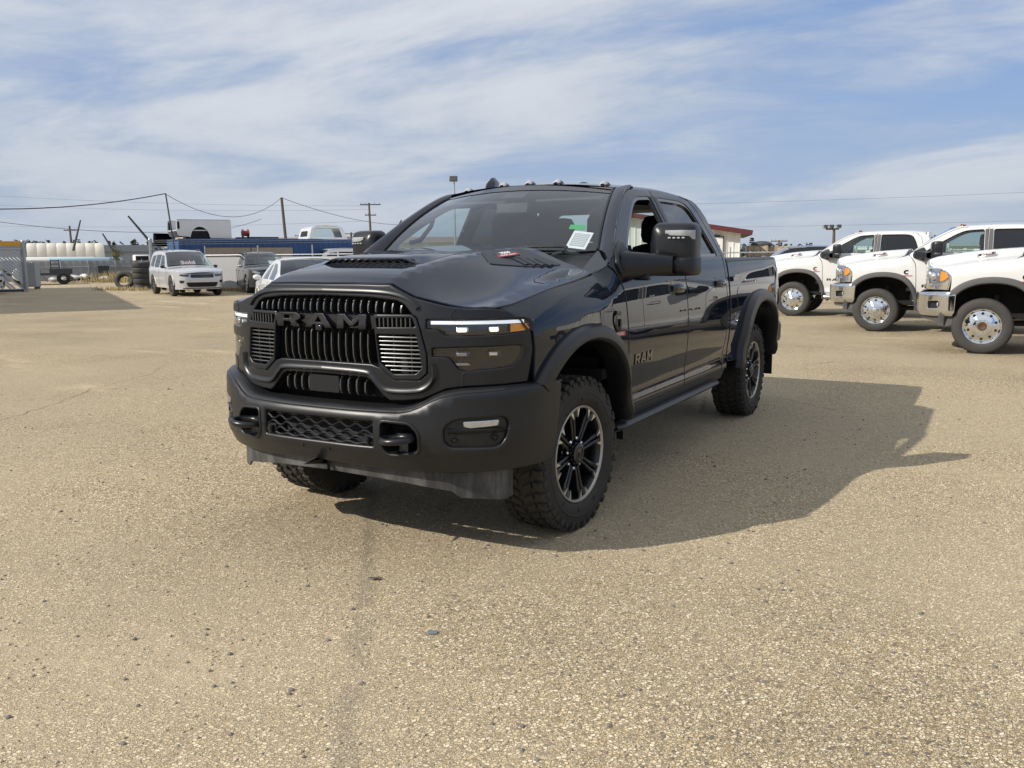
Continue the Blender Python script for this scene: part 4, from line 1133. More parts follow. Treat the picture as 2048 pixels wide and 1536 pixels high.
        r = MB(); rows = []
        for i in range(21):
            y = lerp(2.79, 4.61, i/20); x = SX(y, 1.425)
            rows.append([(s*(x-.002), y, 1.422), (s*(x-.004), y, 1.436), (s*(x-.02), y, 1.450), (s*(x-.07), y, 1.456), (s*(x-.13), y, 1.45), (s*(x-.14), y, 1.40), (s*(x-.14), y, .85)])
        r.grid(rows); obj('bed_rail', r, 'black_plastic', T, smooth=40)
        tl = MB(); tl.prism([(4.56, .93), (4.56, 1.33), (4.672, 1.33), (4.672, .93)], lambda u, v, d: (s*(SX(u, v)+.004-d), u, v), .16); obj('tail_light', tl, 'red_lens', T, bevel=.01)
        lin = MB(); rows = []
        for i in range(25):
            a = radians(0)+radians(180)*i/24; y = 3.79-.67*cos(a); z = .425+.67*sin(a); rows.append([(s*.95, y, z), (s*.55, y, z)])
        lin.grid(rows); obj('wheel_housing', lin, 'black_plastic', T)
        wl = MB(); wl.box((s*.55, 3.79, .80), (.02, 1.30, .62)); obj('inner_wheel_wall', wl, 'dark', T)
        # side step bar with brackets
        st = MB(); rows = []
        for y in (.46, .50, .62, 2.40, 2.50, 2.56):
            k = 1 if .48 < y < 2.52 else .6
            rows.append([(s*(.945+.055*k*cos(2*pi*j/10)), y, .475+.028*k*sin(2*pi*j/10)) for j in range(10)])
        st.grid(rows, closed=True); st.f += [tuple(range(10)), tuple(range(50, 60))]
        so = obj('side_step', st, 'black_plastic', T, smooth=50)
        for y in (.8, 1.6, 2.3):
            b = MB(); b.box((s*.80, y, .50), (.26, .06, .03)); obj('step_bracket', b, 'chassis', so)
        mf = MB(); mf.box((s*.90, 4.48, .47), (.14, .02, .34)); obj('mud_flap', mf, 'black_plastic', T)
        # badges
        o = Vector((s*SX(.80, .87), .80, .87)); xd = (0, s, 0)
        if s > 0: letters_ram(T, 'gloss_black', lambda y, z: (SX(y, z)+.006, y, z), .665, .955, .832, .895, .006, 'door_letter', .002)
        else: letters_ram(T, 'gloss_black', lambda y, z: (-(SX(-y, z)+.006), -y, z), -.955, -.665, .832, .895, .006, 'door_letter', .002)
        cb = MB()
        arcs = [radians(50+260*i/16) for i in range(17)]
        rows = []
        for a in arcs:
            row = []
            for rr in (.032, .058):
                row.append((s*(SX(.38, 1.10)+.007), .40+s*0+rr*cos(a)*1.0, 1.115+rr*sin(a)*1.05))
            rows.append(row)
        cb.grid(rows); cb.box((s*(SX(.38, 1.10)+.005), .425, 1.10), (.006, .02, .05))
        co = obj('engine_badge', cb, 'gloss_black', T)
        b = MB(); b.box((s*(SX(.38, 1.05)+.004), .40, 1.040), (.010, .17, .026)); obj('badge_strip', b, 'badge_red', co)
        mt = frame_mtx((s*(SX(.38, 1.05)+.0095), .40, 1.040), (0, s, 0), (0, 0, 1)); text_obj('badge_words', 'TURBO DIESEL', .020, 'badge_white', co, mt, .0005)
    # bed floor, tailgate, rear bumper, fuel door
    bf = MB(); bf.box((0, 3.72, .88), (1.70, 1.85, .04)); bf.box((0, 2.80, 1.14), (1.72, .03, .56)); obj('bed_floor', bf, 'black_plastic', T)
    tg = panel('tailgate', roundpoly([(-.80, .80), (-.80, 1.45), (.80, 1.45), (.80, .80)], .05), lambda x, z: (x, 4.665+.015*sin((z-.8)/.65*pi), z), 'navy', T, step=.1, bev=.012, depth=.06, flip=True)
    rbm = MB(); rbm.box((0, 4.76, .70), (1.94, .22, .22)); obj('rear_bumper', rbm, 'satin_black', T, bevel=.04)
    panel('fuel_door', [(3.06+.075*cos(2*pi*i/20), 1.13+.085*sin(2*pi*i/20)) for i in range(20)], side_map(1, .003), 'navy', T, step=.05, bev=.004, depth=.006)
    # wheels
    for s in (1, -1):
        make_offroad_wheel('wheel', T, (s*.822, 0, .420), s, radians(-4))
        make_offroad_wheel('wheel', T, (s*.818, 3.79, .420), s)
        mirror(T, s, 'navy')
    # roof furniture
    for x in (-.535, -.212, 0, .212, .535): clearance_light(T, x)
    an = MB(); rows = []
    for t, w, h in ((0, .004, .005), (.15, .03, .05), (.45, .036, .085), (.7, .034, .09), (.95, .025, .07), (1.0, .018, .01)):
        rows.append([(-.455+w*cos(pi*k/8)*(1 if k in (0, 8) else .7), 1.36+.20*t, 1.955+h*1.22*sin(pi*k/8)) for k in range(9)])
    an.grid(rows); obj('shark_fin_antenna', an, 'gloss_black', T, smooth=40)
    an = MB(); an.sphere((.16, 1.75, 1.995), 1, 14, 8, (.04, .06, .025)); obj('roof_puck', an, 'satin_black', T)
    # windscreen stickers (inside the glass)
    def ws_frame(u, v, w, h, rot):
        p = Vector(ws_map(-.012)(u, v)); px = Vector(ws_map(-.012)(u+.02, v)); py = Vector(ws_map(-.012)(u, v+.02))
        m = frame_mtx(p, px-p, py-p) @ Matrix.Rotation(rot, 4, 'Z'); return m
    m = ws_frame(.845, .155, 0, 0, radians(-14)); q = MB(); q.box((0, 0, 0), (.125, .16, .002)); q.v = [tuple(m @ Vector(v)) for v in q.v]; st = obj('windscreen_sticker', q, 'paper', T)
    q = MB(); q.box((.0, .0, .0015), (.095, .12, .001)); q.v = [tuple(m @ Vector(v)) for v in q.v]; obj('sticker_print', q, 'print_grey', st)
    q = MB()
    for k in range(7): q.box((0, .05-.016*k, .0022), (.085, .004, .0004))
    q.v = [tuple(m @ Vector(v)) for v in q.v]; obj('sticker_lines', q, 'paper', st)
    m = ws_frame(.80, .325, 0, 0, radians(-6)); q = MB(); q.box((0, 0, 0), (.10, .045, .002)); q.v = [tuple(m @ Vector(v)) for v in q.v]; obj('green_sticker', q, 'green_sticker', T)
    # sensor housing behind the windscreen
    q = MB(); q.grid([[ws_map(-.015)(x, v) for v in (.80, .94)] for x in (-.13, 0, .13)]); obj('sensor_housing', q, 'interior', T)
    # grab handle on the right hand pillar
    q = MB(); q.tube([(-.74, .80, 1.58), (-.69, .86, 1.60), (-.68, .98, 1.70), (-.70, 1.04, 1.76)], .016, 8); obj('grab_handle', q, 'interior', T)
    return T
HERO = build_hero()
# ================================================================ ground
def ground_material():
    m, t, p = base_mat('aggregate_asphalt')
    c = t.coord()
    cw = t.nd('ShaderNodeNewGeometry').outputs['Position']
    # stones set in the surface, two sizes
    wv = t.nd('ShaderNodeTexNoise'); wv.inputs['Scale'].default_value = 45; t.L.new(cw, wv.inputs['Vector'])
    wo = t.nd('ShaderNodeVectorMath', operation='SCALE'); t.L.new(wv.outputs['Color'], wo.inputs[0]); wo.inputs['Scale'].default_value = .010
    wa = t.nd('ShaderNodeVectorMath', operation='ADD'); t.L.new(cw, wa.inputs[0]); t.L.new(wo.outputs[0], wa.inputs[1])
    v1 = t.voro(wa.outputs[0], 76); v2 = t.voro(wa.outputs[0], 145)
    e1 = t.voro(wa.outputs[0], 76, 'DISTANCE_TO_EDGE'); e2 = t.voro(wa.outputs[0], 145, 'DISTANCE_TO_EDGE')
    hue1 = t.nd('ShaderNodeSeparateColor'); t.L.new(v1.outputs['Color'], hue1.inputs[0])
    hue2 = t.nd('ShaderNodeSeparateColor'); t.L.new(v2.outputs['Color'], hue2.inputs[0])
    def stone_col(h):
        r = t.nd('ShaderNodeValToRGB'); r.color_ramp.interpolation = 'CONSTANT'
        st = [(0, (.44, .33, .17)), (.12, (.68, .545, .32)), (.32, (.80, .67, .43)), (.48, (.56, .455, .28)), (.62, (.92, .81, .57)), (.77, (.34, .28, .20)), (.85, (.82, .72, .51)), (.945, (.15, .13, .12))]
        e = r.color_ramp.elements; e[0].position = 0; e[0].color = (*st[0][1], 1); e[1].position = st[1][0]; e[1].color = (*st[1][1], 1)
        for q, col in st[2:]: k = e.new(q); k.color = (*col, 1)
        t.L.new(h, r.inputs[0]); return r.outputs[0]
    s1 = stone_col(hue1.outputs[0]); s2 = stone_col(hue2.outputs[1])
    binder = t.mix(t.noise(cw, 30, 4, .6), (.25, .195, .115), (.42, .335, .205))
    gap1 = t.ramp(e1.outputs['Distance'], .03, .12, 1, 0); gap2 = t.ramp(e2.outputs['Distance'], .03, .13, 1, 0)
    fine = t.mix(gap2, s2, binder)
    pick = t.ramp(hue1.outputs[1], .50, .52)
    body1 = t.math('MULTIPLY', t.math('SUBTRACT', 1.0, gap1), pick)
    colr = t.mix(pick, fine, t.mix(gap1, s1, binder))
    h = t.math('ADD', body1, t.math('MULTIPLY', t.math('MULTIPLY', t.math('SUBTRACT', 1.0, gap2), t.math('SUBTRACT', 1.0, pick)), .6))
    # wear: tone shifts keep the stones readable
    broad = t.noise(t.mapping(cw, (.55, .22, 1), (0, 0, .5)), 1.0, 5, .55)
    colr = t.mix(t.ramp(broad, .40, .68, 0, 1), colr, (.87, .87, .88), 'MULTIPLY')
    broad2 = t.noise(t.mapping(cw, (.16, .34, 1), (0, 0, -.35)), 1.0, 6, .62)
    colr = t.mix(t.ramp(broad2, .46, .66, 0, 1), colr, (.84, .85, .88), 'MULTIPLY')
    # fine sand silted between and over the stones in drifts
    sand_n = t.noise(t.mapping(cw, (.26, .75, 1), (0, 0, -.55), (4.2, 1.1, 0)), 1.0, 7, .66)
    edge = t.math('ADD', sand_n, t.math('MULTIPLY', t.noise(cw, 14, 4, .7), .20))
    sand = t.ramp(edge, .63, .80)
    colr = t.mix(t.math('MULTIPLY', sand, .70), colr, t.mix(t.noise(cw, 60, 3, .6), (.47, .375, .23), (.56, .455, .29)))
    # packed, smoother stretches where the stones are worn flush
    worn = t.ramp(t.noise(t.mapping(cw, (.35, .35, 1), loc=(2.2, 6.1, 0)), 1.0, 5, .6), .36, .62, .08, .60)
    colr = t.mix(worn, colr, (.56, .475, .325))
    colr = t.mix(1.0, colr, (1.0, .985, .985), 'MULTIPLY')
    # construction seam running away from the viewer, and hairline cracks
    sep = t.nd('ShaderNodeSeparateXYZ'); t.L.new(cw, sep.inputs[0])
    wob = t.math('MULTIPLY', t.math('SUBTRACT', t.noise(cw, 3.0, 5, .7), .5), .14)
    # seam along a straight joint in plan
    ang = radians(53)
    ds = t.math('ADD', t.math('ADD', t.math('MULTIPLY', sep.outputs[0], sin(ang)), t.math('MULTIPLY', sep.outputs[1], cos(ang))), SEAM_C)
    ds = t.math('ABSOLUTE', t.math('ADD', ds, wob))
    seam = t.math('MULTIPLY', t.ramp(ds, .012, .06, 1, 0), t.ramp(t.noise(cw, 5, 4, .7), .30, .55))
    colr = t.mix(t.math('MULTIPLY', seam, .34), colr, (.20, .18, .16))
    cr = t.voro(t.mapping(cw, (.17, .17, .17), (0, 0, .4), (2.4, 5.3, 0)), 1.0, 'DISTANCE_TO_EDGE')
    crw = t.math('ADD', cr.outputs['Distance'], t.math('MULTIPLY', t.math('SUBTRACT', t.noise(cw, 6, 5, .7), .5), .02))
    crack = t.math('MULTIPLY', t.ramp(t.math('ABSOLUTE', crw), .0, .0035, 1, 0), t.ramp(t.noise(cw, .35, 3, .5), .54, .64))
    colr = t.mix(t.math('MULTIPLY', crack, .6), colr, (.07, .06, .05))
    # small oil spots
    oil = t.ramp(t.noise(t.mapping(cw, (1, 1, 1), loc=(9, 3, 0)), .9, 5, .7), .72, .82)
    colr = t.mix(t.math('MULTIPLY', oil, .35), colr, (.12, .10, .08))
    # beyond the lot: dry dirt and grass
    dist = t.nd('ShaderNodeVectorMath', operation='LENGTH'); t.L.new(cw, dist.inputs[0])
    far = t.ramp(dist.outputs['Value'], 75, 130)
    colr = t.mix(far, colr, t.mix(t.noise(cw, .05, 5, .6), (.22, .19, .11), (.30, .26, .16)))
    t.L.new(colr, p.inputs['Base Color']); p.inputs['Roughness'].default_value = .88; p.inputs['Specular IOR Level'].default_value = .25
    hh = t.math('ADD', t.math('MULTIPLY', h, t.math('SUBTRACT', 1.0, t.math('MULTIPLY', sand, .8))), t.math('MULTIPLY', t.noise(cw, 260, 2, .6), .25))
    b1 = t.bump(hh, .9, .010)
    b2 = t.bump(t.noise(cw, 1.7, 5, .6), .25, .06, b1)
    t.L.new(b2, p.inputs['Normal'])
    return m
SEAM_C = 0.397
def build_ground():
    g = MB(); n = 24; S = 2400
    cs = sorted(set([-S, -900, -300, -120]+[-60+5*i for i in range(25)]+[120, 300, 900, S]))
    rows = []
    for x in cs: rows.append([(x, y, 0) for y in cs])
    g.grid(rows)
    o = obj('ground', g, ground_material(), smooth=0); structure(o)
    # make sure it faces up
    if o.data.polygons[0].normal.z < 0: o.data.flip_normals()
    # hairline cracks with real edges
    ck = pmat('crack_dark', (.045, .038, .03), .95); rc = random.Random(21)
    for pts in ([(-5.0, .1), (-5.25, .5), (-5.6, 1.2), (-6.2, 2.0), (-6.6, 3.1), (-7.6, 4.2)], [(-6.2, 2.0), (-5.2, 2.6), (-4.5, 3.0)], [(.15, 5.1), (.55, 4.9), (1.1, 4.77), (1.6, 4.35), (2.0, 4.2)], [(-3.4, 7.2), (-4.8, 7.0), (-6.9, 7.6), (-8.8, 7.5)]):
        m = MB(); P = []
        for a, b in zip(pts, pts[1:]):
            for i in range(8): t_ = i/8; P.append((lerp(a[0], b[0], t_)+rc.uniform(-.03, .03), lerp(a[1], b[1], t_)+rc.uniform(-.03, .03)))
        rows = []
        for i, p in enumerate(P):
            q = P[min(i+1, len(P)-1)]; r_ = P[max(i-1, 0)]; d = Vector((q[0]-r_[0], q[1]-r_[1])).normalized(); w = rc.uniform(.001, .0045)*sin(pi*(i+.5)/len(P))**.5
            rows.append([(p[0]-d.y*w, p[1]+d.x*w, .004), (p[0]+d.y*w, p[1]-d.x*w, .004)])
        m.grid(rows); c_ = obj('crack', m, ck, o, smooth=0)
    # loose stones
    rnd = random.Random(3)
    cols = [pmat('stone_tan', (.40, .33, .23), .85, var=.3), pmat('stone_grey', (.17, .155, .145), .8, var=.35), pmat('stone_pale', (.58, .52, .41), .8, var=.2)]
    shapes = []
    for k in range(6):
        bm = bmesh.new(); bmesh.ops.create_icosphere(bm, subdivisions=1, radius=1)
        for v in bm.verts: v.co = Vector((v.co.x*rnd.uniform(.8, 1.2), v.co.y*rnd.uniform(.7, 1.0), v.co.z*rnd.uniform(.45, .75)))
        shapes.append(([v.co.copy() for v in bm.verts], [tuple(v.index for v in f.verts) for f in bm.faces])); bm.free()
    for mi, (cnt, lo, hi) in enumerate(((5200, .003, .009), (1100, .004, .012), (1500, .003, .007))):
        m = MB()
        for i in range(cnt):
            # spread over the lot in front, denser near where the lot is looked at
            a = radians(rnd.uniform(-66, 6)); d = 1.6+9.5*rnd.random()**1.25
            x = 2.85+sin(a)*d; y = -4.13+cos(a)*d
            r = lo+(hi-lo)*rnd.random()**2.6
            if rnd.random() < .004: r *= 1.8
            vs, fs = rnd.choice(shapes); q = rnd.uniform(0, 6.28); ca, sa = cos(q), sin(q)
            m.add([((v.x*ca-v.y*sa)*r+x, (v.x*sa+v.y*ca)*r+y, v.z*r+r*.25) for v in vs], fs)
        o = obj('gravel', m, cols[mi], smooth=0, fix=False)
        tag(o, ('loose tan gravel', 'scattered dark grey stones', 'scattered pale pebbles')[mi]+' lying on the tan paved lot', 'gravel', kind='stuff')
    # litter by the seam: a slate chip and a dry leaf
    ch = MB(); ch.box((0, 0, .006), (.040, .026, .005), Euler((.08, .05, .5))); o = obj('chip', ch, pmat('slate_chip', (.16, .185, .195), .6), bevel=.002); o.location = CHIP_AT
    tag(o, 'small blue grey plastic chip lying on the pavement', 'chip')
    lf = MB(); lf.grid([[(x, w*.5, .010+.012*abs(x)*8), (x, 0, .006+.012*abs(x)*8), (x, -w*.5, .012)] for x, w in ((-.03, .004), (-.015, .022), (0, .030), (.018, .02), (.034, .003))]); o = obj('leaf', lf, pmat('dry_leaf', (.10, .075, .05), .8)); o.location = LEAF_AT; o.rotation_euler = (0, 0, .6)
    tag(o, 'curled dark dry leaf lying on the pavement', 'leaf')
CHIP_AT = (.99, -1.487, 0); LEAF_AT = (.429, -1.144, 0)
build_ground()
# ================================================================ white chassis-cab trucks on the right
M['chrome_bumper'] = pmat('chrome_bumper', (.70, .71, .72), .07, 1.0, var=.03)
def build_work_truck():
    T = empty('chassis_cab_truck', (0, 0, 0))
    hood, roof = pickup_body(T, 'white_paint', 'work')
    # fascia: chrome surround, grille, big headlamps
    fo = [(x, hood_z(x, interp(x, HOODF))-.005) for x in (0, .2, .34, .385, .44, .50, .54, .572, .61, .662, .75, .84)]+[(.893, 1.234), (.930, 1.19), (.952, 1.13), (.952, 1.05), (.945, .925), (.60, .925), (0, .925)]
    gh = [(0, 1.30), (.43, 1.275), (.52, 1.20), (.53, 1.02), (.45, .955), (0, .955)]
    lp = roundpoly([(.60, 1.225), (.88, 1.225), (.918, 1.185), (.938, 1.10), (.91, 1.035), (.78, 1.00), (.62, 1.03)], .025)
    fas = panel('grille_surround', sym(fo), front_map(), 'chrome', T, holes=[sym(gh), lp, mir(lp)], step=.05, bev=.01, depth=.05)
    b = MB(); b.grid([[(x, GY(x)+.06, z) for z in (.93, 1.32)] for x in [-.55+1.1*i/10 for i in range(11)]]); obj('radiator_screen', b, 'dark', T)
    for z in (1.0, 1.06, 1.12, 1.18, 1.24):
        b = MB(); b.tube([(x, GY(x)+.02, z) for x in [-.52+1.04*i/10 for i in range(11)]], .010, 6); obj('grille_slat', b, 'chrome_dull', T)
    for s in (1, -1):
        h = lp if s > 0 else mir(lp)
        L = empty('headlight', (0, 0, 0), 0, T)
        panel('lamp_housing', h, front_map(.04), 'reflector', L, step=.05, bev=.002, depth=.004)
        panel('lamp_cover', h, front_map(.004), 'lens', L, step=.05, bev=0, depth=0)
        m = MB(); m.sphere(front_map(.03)(s*.75, 1.12), .07, 16, 10); obj('reflector_bowl', m, 'chrome', L)
        m = MB(); m.sphere(front_map(.02)(s*.66, 1.15), .05, 16, 10); obj('reflector_bowl', m, 'reflector', L)
        m = MB(); rows = [[front_map(.012)(s*x, z) for z in (zb, (zb+zt)/2, zt)] for x, zb, zt in ((.865, 1.05, 1.20), (.895, 1.06, 1.195), (.915, 1.08, 1.18), (.932, 1.11, 1.15))]; m.grid(rows); obj('turn_signal', m, 'amber', L, smooth=70)
    # bumper
    B = empty('front_bumper', (0, 0, 0), 0, T); Smax = BSX[-1][0]
    half = [(0, .875), (.6, .885), (1.0, .905), (Smax-.16, .910), (Smax-.11, .86), (Smax-.12, .60), (Smax-.15, .54), (1.0, .53), (.5, .53), (0, .53)]
    pk = roundpoly([(s_of(.80), .755), (s_of(.80)+.20, .765), (s_of(.80)+.23, .72), (s_of(.80)+.20, .66), (s_of(.80)+.01, .65)], .03)
    out = half+[(-a, z) for a, z in reversed(half) if a > 1e-6]
    bm_ = lambda off: (lambda s, z: bump_map(off-.02+.05*max(0, (.62-z)/.1)**2+.015*max(0, (z-.84)/.06)**2, True)(s, z))
    panel('bumper_shell', out, bm_(0), 'chrome_bumper', B, holes=[pk, [(-a, z) for a, z in reversed(pk)]], step=.05, bev=.012, depth=.04)
    for s in (1, -1):
        pp = pk if s > 0 else [(-a, z) for a, z in reversed(pk)]
        panel('fog_lamp_pocket', pp, bm_(.05), 'dark', B, step=.06, bev=.002, depth=.004)
        m = MB(); m.lathe([(.001, 0), (.03, 0), (.036, .02)], 16, 'Y', bm_(.05)(s*(s_of(.80)+.15), .71)); obj('fog_lamp', m, 'clear_lens', B)
        vp = [(.02, .545), (Smax-.14, .545), (Smax-.12, .43), (Smax-.25, .38), (Smax-.33, .46), (.5, .47), (.02, .47)]
        if s < 0: vp = [(-a, b) for a, b in vp]
        panel('air_dam', vp, bump_map(.07, True), 'grey_plastic', B, step=.08, bev=.006, depth=.02)
        fl = s < 0
        # door letters, engine badge, hood badge
        if s > 0: letters_ram(T, 'gloss_black', lambda y, z: (SX(y, z)+.006, y, z), .66, 1.02, .845, .895, .006, 'door_letter', .002)
        cb = MB(); rows = []
        for a in [radians(50+260*i/14) for i in range(15)]: rows.append([(s*(SX(.38, 1.10)+.007), .40+rr*cos(a), 1.12+rr*sin(a)*.8) for rr in (.026, .052)])
        cb.grid(rows); co = obj('engine_badge', cb, 'gloss_black', T)
        b = MB(); b.box((s*(SX(.38, 1.05)+.004), .40, 1.055), (.010, .19, .012)); obj('badge_strip', b, 'badge_red', co)
        o = Vector((s*.62, -.12, hood_z(.62, -.12)+.028)); mt = frame_mtx(o, Vector((.05, s*.35, .06*s)), Vector((-.16*s, .0, .14))) @ Matrix.Scale(.82, 4)
        q = MB(); q.box((0, 0, -.004), (.30, .085, .03)); q.v = [tuple(mt @ Vector(v)) for v in q.v]; bd = obj('hood_badge', q, 'chrome_dull', hood, bevel=.01)
        q = MB(); q.box((0, 0, .012), (.25, .06, .004)); q.v = [tuple(mt @ Vector(v)) for v in q.v]; obj('badge_plate', q, 'gloss_black', bd)
        q = MB(); q.box((.0, -.025, .0145), (.25, .009, .002)); q.v = [tuple(mt @ Vector(v)) for v in q.v]; obj('badge_strip', q, 'badge_red', bd)
        text_obj('badge_number', '5500', .055, 'badge_white', bd, mt @ Matrix.Translation((0, .008, .0145)), .001, sx=1.5, bold=.001)
        # step bar
        st = MB(); st.tube([(s*.98, .62, .47), (s*1.0, .72, .47), (s*1.0, 2.55, .47), (s*.98, 2.62, .47)], .045, 10); so = obj('side_step', st, 'chrome_dull', T)
        for y in (.9, 1.6, 2.3): b = MB(); b.box((s*.82, y, .50), (.3, .06, .03)); obj('step_bracket', b, 'chassis', so)
        mirror(T, s, 'white_paint', False)
        mf = MB(); mf.box((s*.88, .60, .52), (.10, .02, .16)); obj('splash_guard', mf, 'grey_plastic', T)
    for x in (-.535, -.212, 0, .212, .535): clearance_light(T, x, 'amber')
    # paper in the driver's window, rear frame
    q = MB(); q.prism([(1.46, 1.475), (1.46, 1.535), (1.56, 1.535), (1.56, 1.475)], lambda u, v, d: (SX(u, v)-.026-d, u, v), .002); obj('window_paper', q, 'paper', T)
    f = MB(); f.box((0, 2.86, 1.30), (1.5, .06, 1.1)); f.box((.62, 2.86, 1.3), (.05, .08, 1.1)); obj('headache_rack', f, 'black_plastic', T)
    for s in (1, -1): make_truck_wheel('rear_wheel', T, (s*.80, 4.9, .405), s)
    tk = MB(); tk.tube([(.62, 3.0, .62), (.62, 4.1, .62)], .24, 16); obj('fuel_tank', tk, 'chassis', T)
    return T
WT = build_work_truck()
SPOTS = [((2.84, 11.02, 0), radians(-90), 'bare', 'white crew cab chassis truck with uncapped rusty front hub, cut off by the right edge'),
         ((1.02, 14.28, 0), radians(-90), 'dome', 'middle white crew cab chassis truck, between the other two white trucks'),
         ((-1.22, 17.83, 0), radians(-90), 'dome', 'white crew cab chassis truck farthest back, just beyond the dark pickup tail')]
for i, (loc, rz, hub, lab) in enumerate(SPOTS):
    o = WT if i == 0 else copy_tree(WT)
    o.location = loc; o.rotation_euler = (0, 0, rz)
    tag(o, lab, 'truck', 'white chassis cab trucks parked in a row')
    WTS = o
    SPOTS[i] = (o, hub)
for o, hub in SPOTS:
    for s in (1, -1): make_truck_wheel('front_wheel', o, (s*.865, -.11, .405), s, hub if s > 0 else 'dome')
# ================================================================ ordinary cars, built to a specification
def simple_wheel(parent, loc, s, R, spokes, rimmat, W=.23):
    w = empty('wheel', loc, 0, parent); h = W/2
    t = MB(); t.lathe([(R*.68, -h*.85), (R*.74, -h), (R*.90, -h), (R*.98, -h*.75), (R, -h*.4), (R, h*.4), (R*.98, h*.75), (R*.90, h), (R*.74, h), (R*.68, h*.85)], 40, 'X'); obj('tyre', t, 'rubber_new', w, smooth=50)
    b = MB(); b.lathe([(R*.69, s*h*.85), (R*.70, s*h*.95), (R*.66, s*h*.9), (R*.63, s*h*.2), (.02, s*h*.1)], 32, 'X'); rim = obj('rim', b, 'dark', w)
    m = MB()
    m.lathe([(R*.70, s*h*.90), (R*.70, s*h*.97), (R*.64, s*h*.9)], 32, 'X')
    for k in range(spokes):
        a = 2*pi*k/spokes; Rm = Matrix.Rotation(a, 3, 'X')
        mm = MB(); mm.grid([[(s*h*.75, -.03, .03), (s*h*.80, 0, .03), (s*h*.75, .03, .03)], [(s*h*.82, -.028, R*.66), (s*h*.86, 0, R*.66), (s*h*.82, .028, R*.66)]]); m.add([Rm @ Vector(v) for v in mm.v], mm.f)
    m.lathe([(.001, s*h*.86), (.05, s*h*.84), (.06, s*h*.6)], 16, 'X')
    obj('spokes', m, rimmat, rim)
    return w

